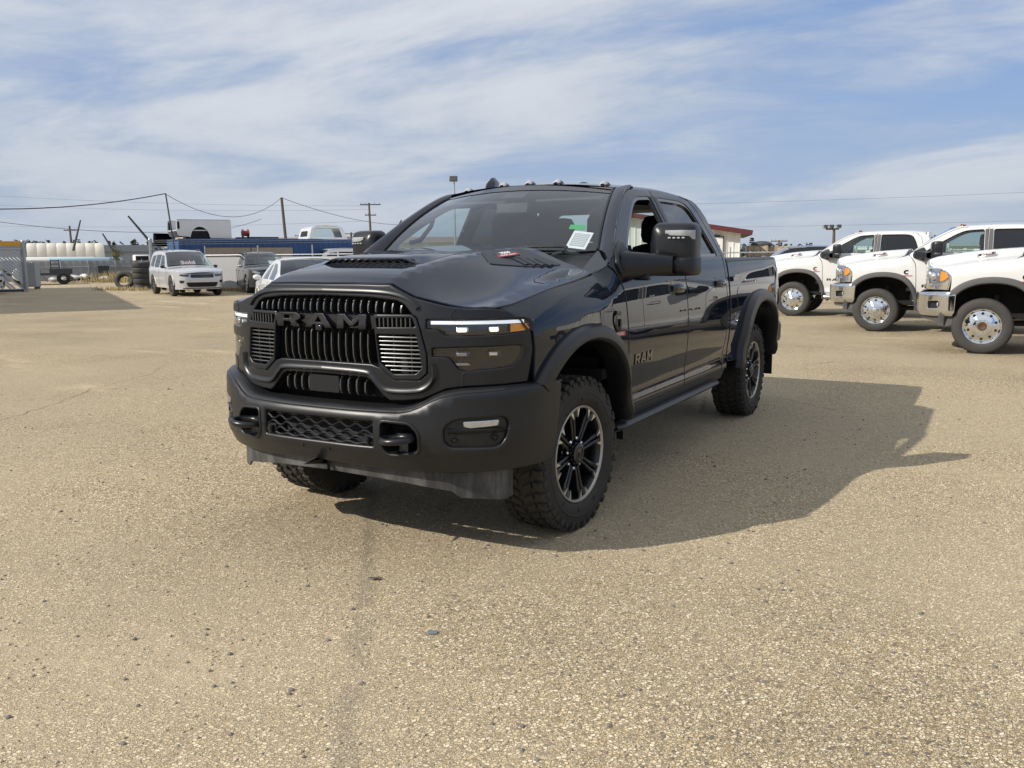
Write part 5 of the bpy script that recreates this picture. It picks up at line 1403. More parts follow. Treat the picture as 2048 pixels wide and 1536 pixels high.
def build_car(name, S, loc, rz, label, cat, group=None):
    T = empty(name, (0, 0, 0)); tag(T, label, cat, group)
    W = S['W']; belt = S['belt']; prof = S['prof']; paint = S['paint']; R = S['R']; wb = S['wb']; ro = S['roofw']
    yF = prof[0][0]; yR = prof[-1][0]; ztop = max(z for y, z in prof); sill = S.get('sill', .26)
    secz = [(.15, .93), (sill, .955), (.5, .985), (.75, 1.0), (belt-.12, .995), (belt, .965), (lerp(belt, ztop, .5), lerp(.965, ro, .47)), (ztop, ro)]
    plan = [(yF-.05, S.get('nose', .66)), (yF+.06, .80), (yF+.22, .915), (yF+.5, .975), (yF+.9, 1.0), (yR-.9, 1.0), (yR-.35, .96), (yR-.1, .88), (yR+.05, .78)]
    X = lambda y, z: W*sinterp(z, secz)*sinterp(y, plan)
    # side: silhouette with wheel arches and window openings
    ra = R+.075
    def arch(yc): return [(yc-ra*cos(a), R+.01+ra*sin(a)) for a in [radians(8+164*i/16) for i in range(17)]]
    bottom = [(yF+.30, sill+.02)]+[(-ra-.02, sill+.02)]+arch(0)+[(ra+.03, sill)]+[(wb-ra-.03, sill)]+arch(wb)+[(yR-.25, sill+.10)]
    topl = catmull([(y, z, 0) for y, z in prof], 6)
    tl = [(p.x, p.y-.004) for p in topl if sill+.12 < p.y]
    outl = bottom+[(p[0], p[1]) for p in reversed(tl)]
    wins = [roundpoly(w, .05) for w in S['windows']]
    for s in (1, -1):
        sd = panel('body_side', outl, lambda y, z: (s*X(y, z), y, z), paint, T, holes=wins, step=.09, bev=.012, depth=.03, flip=s < 0)
        for k, w in enumerate(wins):
            panel('side_window', [q for q, _ in offset_poly(ccw(w), -.006)], lambda y, z: (s*(X(y, z)-.014), y, z), S.get('glassmat', 'glass_tint') if k else S.get('glassfront', 'glass_tint'), sd, step=.2, bev=0, depth=0, flip=s < 0)
        # door cuts, handle, arch trim
        for yd in S['doors']:
            b = MB(); b.tube([(s*(X(yd, z)+.0005), yd+.02*sin((z-.3)*3), z) for z in [lerp(sill+.05, belt-.03, i/8) for i in range(9)]], .004, 4); obj('door_gap', b, 'dark', sd)
            b = MB(); b.box((s*(X(yd-.2, belt-.14)+.012), yd-.16, belt-.13), (.03, .17, .03)); obj('door_handle', b, paint, sd, bevel=.01)
        for yc in (0, wb):
            rows = []
            for i in range(17):
                a = radians(5+170*i/16); rows.append([(s*(X(yc, .6)*dx), yc-(ra+dr)*cos(a), R+.01+(ra+dr)*sin(a)) for dr, dx in ((-.03, .88), (-.012, 1.005), (.03, 1.012), (.045, .99))])
            b = MB(); b.grid(rows); obj('arch_trim', b, S.get('arch', paint), sd, smooth=50)
            b = MB(); b.grid([[(s*W*.97, yc-ra*cos(a), R+ra*sin(a)), (s*W*.5, yc-ra*cos(a), R+ra*sin(a))] for a in [pi*i/12 for i in range(13)]]); b.add([(s*W*.55, yc-ra, .15), (s*W*.55, yc+ra, .15), (s*W*.55, yc+ra, R+ra), (s*W*.55, yc-ra, R+ra)], [(0, 1, 2, 3)]); obj('wheel_housing', b, 'dark', sd)
        simple_wheel(T, (s*(W-.125), 0, R), s, R, S['spokes'], S['rim']); simple_wheel(T, (s*(W-.125), wb, R), s, R, S['spokes'], S['rim'])
        # mirror
        my = S['mirror']; m = MB(); m.sphere((s*(X(my, belt)+.11), my, belt+.07), 1, 14, 8, (.095, .055, .065)); m.box((s*(X(my, belt)+.0), my+.02, belt+.03), (.12, .06, .04)); obj('door_mirror', m, S.get('mirmat', 'gloss_black'), T, smooth=60)
        if S.get('rails'):
            y0, y1 = S['rails']; m = MB(); m.tube([(s*(W*ro-.06), y0, ztop-.02), (s*(W*ro-.06), y0+.1, ztop+.03), (s*(W*ro-.06), y1-.1, ztop+.02), (s*(W*ro-.06), y1, ztop-.03)], .016, 6); obj('roof_rail', m, 'grey_plastic', T)
    # skins across the car, following the silhouette
    segs = S['segs']     # (name, y-start index .. in profile, material)
    def skin(nm, a, b, mat, crown, dx=0.0):
        P = [p for p in topl if a-1e-4 <= p.x <= b+1e-4]
        rows = []
        for p in P:
            xe = X(p.x, p.y)-dx; rows.append([(xe*u, p.x-S.get('bow', .12)*(1-u*u)*(1 if p.x < 1.6 else -.4), p.y+crown*(1-u*u)) for u in [-1+2*i/14 for i in range(15)]])
        m = MB(); m.grid(rows); return obj(nm, m, mat, T, smooth=60)
    for nm, a, b, mat, crown in segs: skin(nm, a, b, mat, crown)
    # front and rear ends
    def fy(x, z): return sinterp(abs(x)/(W*sinterp(z, secz)), [(0, yF-.125), (.35, yF-.105), (.66, yF-.05), (.80, yF+.06), (.915, yF+.22), (.975, yF+.50)])-.006+.10*max(0, .55-z)+.10*max(0, z-.70)**1.0
    def fm(off): return lambda x, z: (x, fy(x, z)+off, z)
    zt = prof[1][1]
    m = MB(); m.grid([[fm(0)(x, z) for z in [lerp(sill-.02, zt, j/8) for j in range(9)]] for x in [W*.935*(-1+2*i/32) for i in range(33)]]); fr = obj('front_end', m, paint, T, smooth=60)
    for nm, poly, mat, off in S['front']:
        polys = [poly] if all(abs(x) < .9*W for x, z in poly) and min(x for x, z in poly) < -.01 else [poly, mir(poly)]
        for pp in polys: panel(nm, roundpoly(pp, .02, 3), fm(-off*.6), mat, fr, step=.09, bev=.004, depth=.014)
    m = MB(); m.grid([[(x, yR-.03-.12*(abs(x)/W)**3, z) for z in (sill+.05, .6, belt)] for x in [W*.90*(-1+2*i/12) for i in range(13)]]); re_ = obj('rear_end', m, paint, T)
    for s in (1, -1): m = MB(); m.grid([[(s*x, yR-.005-.12*(x/W)**3, z) for z in (belt-.30, belt-.22, belt-.12)] for x in [W*lerp(.52, .86, i/4) for i in range(5)]]); obj('tail_light', m, 'red_lens', re_, smooth=60)
    m = MB(); m.box((0, yR+.01, .36), (W*1.5, .06, .12)); obj('rear_bumper', m, 'grey_plastic', re_, bevel=.02)
    # cabin
    m = MB(); m.box((0, wb*.55, .40), (W*1.7, wb*1.0, .2)); m.box((0, 1.0, belt-.12), (W*1.6, .4, .2)); obj('cabin_floor', m, 'dark', T)
    for x in (-.36, .36):
        m = MB(); m.box((x, 1.75, .85), (.48, .14, .75), Euler((-.2, 0, 0))); m.box((x, 1.88, 1.28), (.26, .09, .2)); obj('seat', m, 'seat', T, bevel=.04)
    T.location = loc; T.rotation_euler = (0, 0, rz)
    return T
M['silver_paint'] = pmat('silver_paint', (.56, .57, .59), .30, .25, 1.0, var=.03, dust=.06)
M['charcoal_paint'] = pmat('charcoal_paint', (.060, .062, .068), .3, .4, 1.0, var=.05, dust=.10)
M['white_car'] = pmat('white_car_paint', (.68, .69, .70), .3, 0, 1.0, var=.02)

DUR = dict(W=.96, belt=1.08, roofw=.74, R=.385, wb=3.04, paint='silver_paint', rim='charcoal_paint', spokes=10, sill=.30, mirror=.78, rails=(1.5, 3.6),
    prof=[(-.93, .45), (-.90, .88), (-.72, .99), (-.25, 1.07), (.55, 1.14), (1.02, 1.44), (1.46, 1.68), (1.9, 1.775), (2.8, 1.79), (3.6, 1.74), (3.95, 1.50), (4.10, 1.12), (4.16, .55)],
    windows=[[(.92, 1.12), (1.45, 1.58), (1.85, 1.62), (1.85, 1.12)], [(1.93, 1.12), (1.93, 1.63), (2.75, 1.63), (2.80, 1.12)], [(2.90, 1.14), (2.86, 1.62), (3.45, 1.58), (3.62, 1.16)]], glassfront='glass_side',
    doors=[.62, 1.89, 2.85], arch='silver_paint',
    segs=[('hood', -.90, .56, 'silver_paint', .055), ('windscreen', .56, 1.50, 'glass', .06), ('roof', 1.50, 3.6, 'silver_paint', .05), ('tailgate', 3.6, 4.16, 'silver_paint', .03)],
    front=[('grille', [(-.46, .76), (-.42, .865), (.42, .865), (.46, .76), (.38, .725), (-.38, .725)], 'gloss_black', .016), ('headlight', [(.50, .77), (.48, .862), (.80, .862), (.81, .81), (.70, .78)], 'lens_dark', .018),
           ('lower_intake', [(-.56, .42), (-.60, .55), (.60, .55), (.56, .42), (.48, .37), (-.48, .37)], 'dark', .014), ('side_intake', [(.70, .52), (.66, .62), (.82, .63), (.80, .52)], 'dark', .014), ('lip', [(-.7, .30), (-.75, .34), (.75, .34), (.7, .30)], 'grey_plastic', .03)])
M['lens_dark'] = pmat('dark_headlamp', (.06, .06, .065), .08, .3, 1.0, var=.5, vscale=20)
SILVER = build_car('sport_utility_vehicle', DUR, (-25.0, 19.55, 0), 1.12, 'silver sport utility vehicle with a sold sign in its windscreen, beside the gate post', 'car')
# sold sign behind the windscreen glass
_m = frame_mtx((0, .955, 1.30), (1, 0, 0), (0, .62, .45))
q = MB(); q.box((0, 0, -.015), (.62, .30, .006)); q.v = [tuple(_m @ Vector(v)) for v in q.v]; so = obj('sold_sign', q, pmat('sold_sign_red', (.20, .06, .06), .6), None)
tx = text_obj('sign_words', 'Sold', .32, 'badge_white', so, _m @ Matrix.Translation((0, 0, .004)), .002, bold=.006)
so.location = SILVER.location; so.rotation_euler = SILVER.rotation_euler
tag(so, 'sign reading Sold, standing inside the silver vehicle windscreen', 'sign')

SU2 = dict(W=.93, belt=1.06, roofw=.74, R=.36, wb=2.72, paint='charcoal_paint', rim='silver_paint', spokes=5, sill=.28, mirror=.72, mirmat='chrome_dull', rails=(1.3, 3.2),
    prof=[(-.92, .45), (-.86, .92), (-.30, 1.05), (.45, 1.13), (.85, 1.42), (1.22, 1.62), (1.7, 1.69), (2.5, 1.69), (3.2, 1.63), (3.5, 1.40), (3.66, 1.05), (3.70, .55)],
    windows=[[(.80, 1.10), (1.28, 1.50), (1.68, 1.54), (1.68, 1.10)], [(1.76, 1.10), (1.76, 1.55), (2.45, 1.54), (2.52, 1.12)], [(2.62, 1.14), (2.58, 1.52), (3.02, 1.48), (3.16, 1.18)]],
    doors=[.55, 1.72, 2.55], arch='grey_plastic',
    segs=[('hood', -.86, .46, 'charcoal_paint', .06), ('windscreen', .46, 1.26, 'glass', .06), ('roof', 1.26, 3.2, 'charcoal_paint', .05), ('tailgate', 3.2, 3.70, 'charcoal_paint', .03)],
    front=[('grille', [(-.40, .62), (-.46, .80), (.46, .80), (.40, .62)], 'gloss_black', .016), ('headlight', [(.52, .80), (.50, .88), (.78, .94), (.80, .88)], 'clear_lens', .02), ('lower_intake', [(-.5, .38), (-.55, .50), (.55, .50), (.5, .38)], 'dark', .014)])
S2 = build_car('sport_utility_vehicle', SU2, (-24.25, 22.75, 0), .98, 'dark grey sport utility vehicle with a paper in its windscreen, parked along the slatted fence', 'car')
_m = frame_mtx((.32, .72, 1.27), (1, .1, 0), (0, .62, .45)); q = MB(); q.box((0, 0, 0), (.24, .24, .004)); q.v = [tuple(_m @ Vector(v)) for v in q.v]; po = obj('windscreen_paper', q, 'paper', S2)

SED = dict(W=.90, belt=.95, roofw=.70, R=.33, wb=2.75, paint='white_car', rim='silver_paint', spokes=10, sill=.22, mirror=.78, mirmat='white_car',
    prof=[(-.90, .40), (-.85, .70), (-.2, .90), (.50, .97), (.95, 1.20), (1.40, 1.39), (1.9, 1.45), (2.4, 1.42), (2.9, 1.27), (3.35, 1.08), (3.75, 1.03), (3.85, .55)],
    windows=[[(.85, .99), (1.42, 1.29), (1.78, 1.345), (1.78, .99)], [(1.86, .99), (1.86, 1.35), (2.35, 1.32), (2.80, 1.15), (2.72, .99)]], glassfront='glass_side',
    doors=[.60, 1.82, 2.65], segs=[('hood', -.85, .51, 'white_car', .05), ('windscreen', .51, 1.42, 'glass', .05), ('roof', 1.42, 2.45, 'white_car', .04), ('rear_window', 2.45, 3.30, 'glass_tint', .03), ('boot_lid', 3.30, 3.85, 'white_car', .03)],
    front=[('grille', [(-.40, .45), (-.44, .60), (.44, .60), (.40, .45)], 'dark', .014), ('headlight', [(.5, .62), (.5, .70), (.78, .76), (.80, .68)], 'clear_lens', .02)])
build_car('sedan_car', SED, (-12.75, 12.2, 0), -2.22, 'white sedan mostly hidden behind the front of the dark pickup', 'car')
VAN = dict(SU2); VAN.update(paint='white_car', arch='white_car', W=.98, belt=1.15, roofw=.80, rails=None,
    prof=[(-.95, .5), (-.9, 1.0), (-.3, 1.15), (.45, 1.22), (.85, 1.55), (1.15, 1.80), (1.7, 1.90), (2.5, 1.92), (3.5, 1.88), (3.75, 1.60), (3.85, 1.1), (3.88, .55)],
    windows=[[(.80, 1.20), (1.22, 1.68), (1.68, 1.74), (1.68, 1.20)], [(1.76, 1.20), (1.76, 1.75), (2.55, 1.75), (2.6, 1.2)], [(2.70, 1.22), (2.66, 1.75), (3.45, 1.73), (3.62, 1.24)]],
    segs=[('hood', -.9, .46, 'white_car', .06), ('windscreen', .46, 1.2, 'glass', .06), ('roof', 1.2, 3.5, 'white_car', .05), ('tailgate', 3.5, 3.88, 'white_car', .03)])
build_car('van', VAN, (-29.6, 30.6, 0), -.55, 'white van whose roof shows over the slatted fence', 'van')
# silver car half out of the picture by the left gate
EDGE = dict(DUR); EDGE.update(paint='silver_paint')
build_car('sport_utility_vehicle', EDGE, (-35.55, 16.85, 0), 2.62, 'silver car cut off by the left edge in front of the gate', 'car')
# ================================================================ yard behind the lot (left) and neighbours (right)
M['fence_slat'] = pmat('pale_fence_slat', (.50, .51, .52), .6, var=.15, vscale=30)
M['blue_steel'] = pmat('blue_container_paint', (.024, .078, .21), .45, .1, var=.18, vscale=2, dust=.10)
M['wood_grey'] = pmat('weathered_plywood', (.30, .25, .19), .8, var=.3, vscale=3)
M['wood_tan'] = pmat('crate_timber', (.42, .33, .22), .8, var=.3, vscale=4)
M['pole_wood'] = pmat('pole_timber', (.10, .08, .062), .85, var=.3, vscale=3)
M['wire'] = pmat('cable_black', (.03, .032, .036), .6)
M['wire_far'] = pmat('hazed_wire', (.13, .14, .15), .6)  # paler than the cable black; distance haze put into the colour
M['cream'] = pmat('cream_sheeting', (.66, .63, .53), .55, var=.12, vscale=.6)
M['white_sheet'] = pmat('white_sheeting', (.74, .74, .71), .5, var=.08, vscale=.8)
M['grey_sheet'] = pmat('grey_sheeting', (.33, .34, .35), .5, .2, var=.1, vscale=.7)
M['tan_wall'] = pmat('tan_cladding', (.55, .43, .25), .7, var=.1, vscale=.2)
M['brown_roof'] = pmat('brown_roofing', (.20, .125, .075), .7, var=.15, vscale=.3)
M['red_trim'] = pmat('red_trim', (.10, .020, .023), .5, var=.1)
M['boom_yellow'] = pmat('crane_yellow', (.60, .33, .04), .5, var=.1)
M['boom_dark'] = pmat('boom_dark', (.05, .055, .06), .6)
M['light_blue'] = pmat('light_blue_paint', (.33, .52, .62), .5, var=.1)
M['rust_red'] = pmat('faded_red', (.22, .045, .03), .6, var=.3)
M['dry_grass'] = pmat('dry_grass', (.34, .27, .13), .9, var=.3, vscale=12)
M['pine'] = pmat('pine_needles', (.040, .055, .040), .9, var=.35, vscale=2)
M['bark'] = pmat('bark', (.07, .05, .035), .9)
M['twig'] = pmat('autumn_leaf', (.10, .095, .04), .9, var=.4)

# ---- the building on the left, out of the picture, whose shade falls over the gateway
def shop_building():
    a = Vector((-.85, .527, 0)).normalized(); b = Vector((a.y, -a.x, 0)); b = b if b.dot(Vector((-.5, -.85, 0))) > 0 else -b
    H = 6.0; c = Vector((-19.15, 12.62, 0))-Vector((SHX, SHY, 0))*H
    T = empty('shop_building', c); L1, L2 = 23.0, 16.0
    m = MB(); p = [Vector((0, 0, 0)), a*L1, a*L1+b*L2, b*L2]
    vs = [tuple(q) for q in p]+[tuple(q+Vector((0, 0, H-.3))) for q in p]
    m.add(vs, [(0, 1, 5, 4), (1, 2, 6, 5), (2, 3, 7, 6), (3, 0, 4, 7)]); obj('wall', m, 'white_sheet', T)
    m = MB(); p2 = [-(a+b)*.0, a*L1, a*L1+b*L2, b*L2]; m.add([tuple(q+Vector((0, 0, H-.3))) for q in p2]+[tuple(q+Vector((0, 0, H))) for q in p2], [(0, 1, 2, 3), (7, 6, 5, 4), (0, 4, 5, 1), (1, 5, 6, 2), (2, 6, 7, 3), (3, 7, 4, 0)]); obj('roof', m, 'grey_sheet', T)
    for k in range(4):
        d = MB(); o = a*(3+5*k); w = a*3.4; n = -b*.04
        d.add([tuple(o+n), tuple(o+w+n), tuple(o+w+n+Vector((0, 0, 3.8))), tuple(o+n+Vector((0, 0, 3.8)))], [(0, 1, 2, 3)]); obj('roller_door', d, 'grey_sheet', T)
    tag(T, 'white sheet metal workshop left of the picture that shades the gateway', 'building')
shop_building()

# ---- chain-link fence filled with slats
def slat_material():
    m, t, p = base_mat('slatted_chain_link')
    c = t.coord(); sp = t.nd('ShaderNodeSeparateXYZ'); t.L.new(c, sp.inputs[0])
    def wave(a, b):
        u = t.math('ADD', t.math('MULTIPLY', sp.outputs[0], a), t.math('MULTIPLY', sp.outputs[2], b)); return t.math('ABSOLUTE', t.math('SUBTRACT', t.math('FRACT', u), .5))
    d1 = t.ramp(wave(8.5, 8.5), .36, .44); d2 = t.ramp(wave(8.5, -8.5), .36, .44)
    col = t.mix(t.math('MULTIPLY', t.math('MAXIMUM', d1, d2), .55), (.52, .53, .54), (.20, .205, .21))
    t.L.new(t.mix(t.noise(c, .8, 4, .6), col, t.mix(.3, col, (.36, .33, .28))), p.inputs['Base Color']); p.inputs['Roughness'].default_value = .55
    return m
M['slat_weave'] = slat_material()
def slat_fence(P0, P1, H, posts, label, wire=True):
    P0 = Vector((*P0, 0)); P1 = Vector((*P1, 0)); L = (P1-P0).length; rz = atan2((P1-P0).y, (P1-P0).x)
    T = empty('slatted_fence', P0, rz); tag(T, label, 'fence')
    n = int(L/2.4)
    for k in range(n):
        m = MB(); x0 = L*k/n+.03; x1 = L*(k+1)/n-.03; m.box(((x0+x1)/2, 0, H/2-.02), (x1-x0, .03, H-.14)); obj('slat_panel', m, 'slat_weave', T, smooth=0)
    for k in range(n+1):
        m = MB(); m.tube([(L*k/n, .05, 0), (L*k/n, .05, H+.42)], .032, 8); obj('post', m, 'steel', T)
        if wire:
            m = MB(); m.tube([(L*k/n, .05, H+.42), (L*k/n, -.18, H+.72)], .018, 6); obj('wire_arm', m, 'steel', T)
    m = MB(); m.tube([(0, .04, H), (L, .04, H)], .024, 6); obj('top_rail', m, 'steel', T)
    for k in range(3):
        m = MB(); m.tube([(0, .05-.077*(k+1)*.9, H+.42+.1*(k+1)*.9), (L, .05-.077*(k+1)*.9, H+.42+.1*(k+1)*.9)], .004, 4); obj('barbed_wire', m, 'steel', T)
    m = MB(); m.box((L/2, -.06, .07), (L, .10, .14)); obj('kerb_timber', m, 'wood_grey', T, smooth=0)
    return T
slat_fence((-30.75, 22.15), (-18.2, 25.9), 1.60, 5, 'pale slatted chain-link fence behind the parked cars', wire=False)

# gate posts, ladder rack and the far gate leaf
def gate_post(at, h, label):
    T = empty('gate_post', (*at, 0)); tag(T, label, 'gate post')
    m = MB(); m.tube([(0, 0, 0), (0, 0, h)], .075, 12); obj('post', m, 'steel', T)
    m = MB(); m.lathe([(.001, h+.05), (.06, h+.04), (.085, h), (.085, h-.03)], 12); obj('cap', m, 'steel', T)
    for z in (.4, 1.2, 1.9): 
        m = MB(); m.box((.06, 0, z), (.10, .05, .08)); obj('hinge', m, 'steel', T)
gate_post((-30.84, 22.11), 2.35, 'tall steel gate post beside the silver sport utility vehicle')
gate_post((-36.5, 19.62), 2.32, 'tall steel gate post at the end of the slatted gate leaf')
T = empty('open_gate', (-31.0, 22.25, 0), radians(120)); tag(T, 'narrow steel gate leaf swung open beside the tyre stacks', 'gate')
for x in (0.05, 1.5):
    m = MB(); m.tube([(x, 0, .12), (x, 0, 2.0)], .03, 8); obj('upright', m, 'steel', T)
for z in (.12, .5, .9, 1.3, 1.65, 2.0):
    m = MB(); m.tube([(.05, 0, z), (1.5, 0, z)], .022, 8); obj('crossbar', m, 'steel', T)
def left_gate():
    P0 = Vector((-36.6, 19.55, 0)); d = Vector((-.50, -.866, 0)); L = 4.6; H = 1.95
    T = empty('slatted_gate', P0, atan2(d.y, d.x)); tag(T, 'chain-link gate leaf with diagonal pale slats at the left edge', 'gate')
    for z in (.12, H): m = MB(); m.tube([(0, 0, z), (L, 0, z)], .03, 8); obj('rail', m, 'steel', T)
    for x in (0, L/2, L): m = MB(); m.tube([(x, 0, .12), (x, 0, H)], .03, 8); obj('upright', m, 'steel', T)
    k = 0; x = -H
    while x < L:
        x0 = max(0, x); z0 = .14+(x0-x); x1 = min(L, x+H-.18); z1 = .14+(x1-x)
        if x1-x0 > .08 and rand.random() > .10:
            m = MB(); a = Vector((x0, 0, z0)); b = Vector((x1, 0, z1)); n = Vector((-.7071, 0, .7071))*.045
            m.add([tuple(a-n), tuple(b-n), tuple(b+n), tuple(a+n), tuple(a-n+Vector((0, .012, 0))), tuple(b-n+Vector((0, .012, 0))), tuple(b+n+Vector((0, .012, 0))), tuple(a+n+Vector((0, .012, 0)))], [(0, 1, 2, 3), (7, 6, 5, 4), (0, 4, 5, 1), (1, 5, 6, 2), (2, 6, 7, 3), (3, 7, 4, 0)])
            obj('slat', m, 'fence_slat', T, smooth=0)
        x += .155
    m = MB()
    for i in range(int(L/.11)):
        for sg in (1, -1):
            pass
    m.box((L/2, .02, .05), (L, .04, .12)); obj('bottom_sweep', m, 'boom_dark', T)
rand = random.Random(11)
left_gate()

# ---- shipping containers
def container(at, rz, L, label, H=2.44, W=2.4, mat='blue_steel', boards=False):
    T = empty('shipping_container', (*at, 0), rz); tag(T, label, 'container', 'blue shipping containers')
    # corrugated long side facing the lot (local -Y), end walls, roof
    n = int(L/.28); rows = []
    prof = []
    for k in range(n):
        x = L*k/n; w = L/n
        prof += [(x, 0), (x+w*.30, 0), (x+w*.42, .035), (x+w*.88, .035)]
    prof.append((L, 0))
    for (yy, sg, nm) in ((-W/2, 1, 'side_wall'), (W/2, -1, 'side_wall')):
        m = MB(); m.grid([[(x, yy+sg*d, .16), (x, yy+sg*d, H-.10)] for x, d in prof]); obj(nm, m, mat, T, smooth=0)
    for x, sg in ((0, 1), (L, -1)):
        m = MB(); m.grid([[(x+sg*d, y, .16), (x+sg*d, y, H-.10)] for y, d in [(-W/2+W*i/24, .03*(i % 4 in (1, 2))) for i in range(25)]]); obj('end_wall', m, mat, T, smooth=0)
    m = MB(); m.box((L/2, 0, H-.04), (L, W, .05)); obj('roof', m, mat, T)
    for y in (-W/2, W/2):
        for z in (.08, H-.06): m = MB(); m.box((L/2, y, z), (L, .10, .14)); obj('rail', m, mat, T)
        for x in (0.05, L-.05): m = MB(); m.box((x, y, H/2), (.14, .12, H)); obj('corner_post', m, mat, T)
    if boards:
        for k, (x, w) in enumerate(((1.2, 2.35), (3.6, 2.2))): m = MB(); m.box((x+w/2, -W/2-.05, 1.42), (w, .03, 1.15)); obj('plywood_board', m, 'wood_grey', T)
    return T
cd = Vector((.45, .893, 0)).normalized(); crz = atan2(cd.y, cd.x); nrm = Vector((cd.y, -cd.x, 0)); C0 = Vector((-32.63, 25.15, 0))-nrm*1.2
T = container((C0.x, C0.y), crz, 12.1, 'long blue shipping container under the white pickup bed, plywood on its side', boards=True)
T = container((-44.5, 34.6), crz+radians(38), 6.0, 'blue shipping container farther left, under the black pickup bed', H=2.15)

def pickup_box(at, rz, z, paint, label, L=2.7):
    """pickup bed lifted off its truck: two sides with an arch, front wall, floor, tailgate opening"""
    T = empty('pickup_bed', (*at, z), rz); tag(T, label, 'pickup bed'); W = .98; H = .95
    arch = [(L*.42-.485*cos(a), .05+.56*sin(a)) for a in [radians(4+172*i/16) for i in range(17)]]
    out = [(0.06, .30), (0, .55), (.02, H-.06), (.05, H), (L, H), (L, .06)]
    outl = [(0.30, .12)]+arch+[(L*.42+.50, .02), (L, .02)]+[(L, H), (.06, H), (.02, H-.05), (0, .45), (.10, .14)]
    lamp = roundpoly([(.06, .48), (.06, .84), (.20, .84), (.16, .48)], .03)
    for s in (1, -1):
        panel('bed_side', outl, lambda x, zz: (x, s*(W+.02*sin(pi*min(1, zz/H))), zz), paint, T, holes=[lamp], step=.12, bev=.015, depth=.05, flip=s > 0)
        m = MB(); m.grid([[(L*.42-(.485+dr)*cos(a), s*(W+.02*sin(pi*.6)+dx), .05+(.56+dr)*sin(a)) for dr, dx in ((-.02, -.04), (-.012, .014), (.03, .020), (.06, .0))] for a in [radians(4+172*i/20) for i in range(21)]]); obj('arch_lip', m, paint, T, smooth=60)
        m = MB(); m.box((L/2, s*(W-.06), H+.01), (L*.97, .16, .03)); obj('bed_rail', m, paint, T, bevel=.01)
        m = MB(); m.box((.11, s*(W-.06), .66), (.12, .06, .36)); obj('lamp_recess', m, 'dark', T)
    m = MB(); m.box((L/2, 0, .42), (L*.98, W*1.9, .05)); obj('bed_floor', m, paint, T)
    for s in (1, -1): m = MB(); m.box((L*.42, s*(W-.16), .30), (1.06, .22, .60)); obj('wheel_tub', m, 'dark', T)
    m = MB(); m.box((L-.03, 0, .68), (.05, W*1.9, .52)); obj('front_wall', m, paint, T)
    for x in (.4, L*.5, L-.4): m = MB(); m.box((x, 0, .02), (.14, W*1.7, .14)); obj('timber_skid', m, 'wood_tan', T)
    return T
def on_roof(t, side=0.0): p = C0+cd*t+nrm*side; return (p.x, p.y)
pickup_box(on_roof(-.05, .15), crz, 2.44, 'white_car', 'white pickup bed without its truck, standing on the long blue container', L=2.7)
pickup_box((-45.0, 34.2), crz+radians(30), 2.16, 'gloss_black', 'black pickup bed standing on the farther blue container', L=2.0)
# a red winch and a flat steel frame farther along the container
T = empty('winch', (*on_roof(3.55, .5), 2.44), crz); tag(T, 'red winch drum on the blue container roof', 'winch')
m = MB(); m.lathe([(.001, -.16), (.22, -.16), (.22, -.12), (.14, -.11), (.14, .11), (.22, .12), (.22, .16), (.001, .16)], 20, 'X', (0, 0, .30)); obj('drum', m, 'rust_red', T)
m = MB(); m.box((0, 0, .05), (.9, .6, .10)); obj('skid', m, 'boom_dark', T)
T = empty('scaffold_deck', (*on_roof(4.4, .4), 2.44), crz); tag(T, 'low dark steel decking lying on the blue container roof', 'decking')
for y in (-.4, .4): m = MB(); m.box((0, y, .06), (1.6, .1, .12)); obj('side_member', m, 'boom_dark', T)
for x in (-.7, 0, .7): m = MB(); m.box((x, 0, .07), (.1, .8, .08)); obj('cross_member', m, 'boom_dark', T)
def truck_cap():
    T = empty('truck_cap', (*on_roof(7.95, .1), 2.44), crz+radians(-6)); tag(T, 'white truck cap with a large end window, standing on the long blue container', 'truck cap')
    out = roundpoly([(-1.08, 0), (-.88, .62), (-.70, .72), (.70, .72), (.88, .62), (1.08, 0)], [.02, .15, .15, .15, .15, .02]); win = roundpoly([(-.82, .10), (-.66, .58), (.66, .58), (.82, .10)], .06)
    panel('end_wall', out, lambda x, z: (x, -1.2+.25*z, z), 'white_car', T, holes=[win], step=.12, bev=.02, depth=.05)
    panel('end_window', win, lambda x, z: (x, -1.19+.25*z, z), 'glass_side', T, step=.2, bev=0, depth=0)
    P = [(-1.08, 0), (-.95, .42), (-.86, .62), (-.6, .72), (0, .75), (.6, .72), (.86, .62), (.95, .42), (1.08, 0)]
    m = MB(); m.grid([[(x, y, z) for x, z in P] for y in (-1.02, 0, 1.2)]); obj('shell', m, 'white_car', T, smooth=50)
    for s in (-1, 1): m = MB(); m.add([(s*1.045, -.7, .16), (s*1.045, .8, .16), (s*.955, .8, .46), (s*.955, -.5, .46)], [(0, 1, 2, 3)]); obj('side_window', m, 'dark', T)
truck_cap()

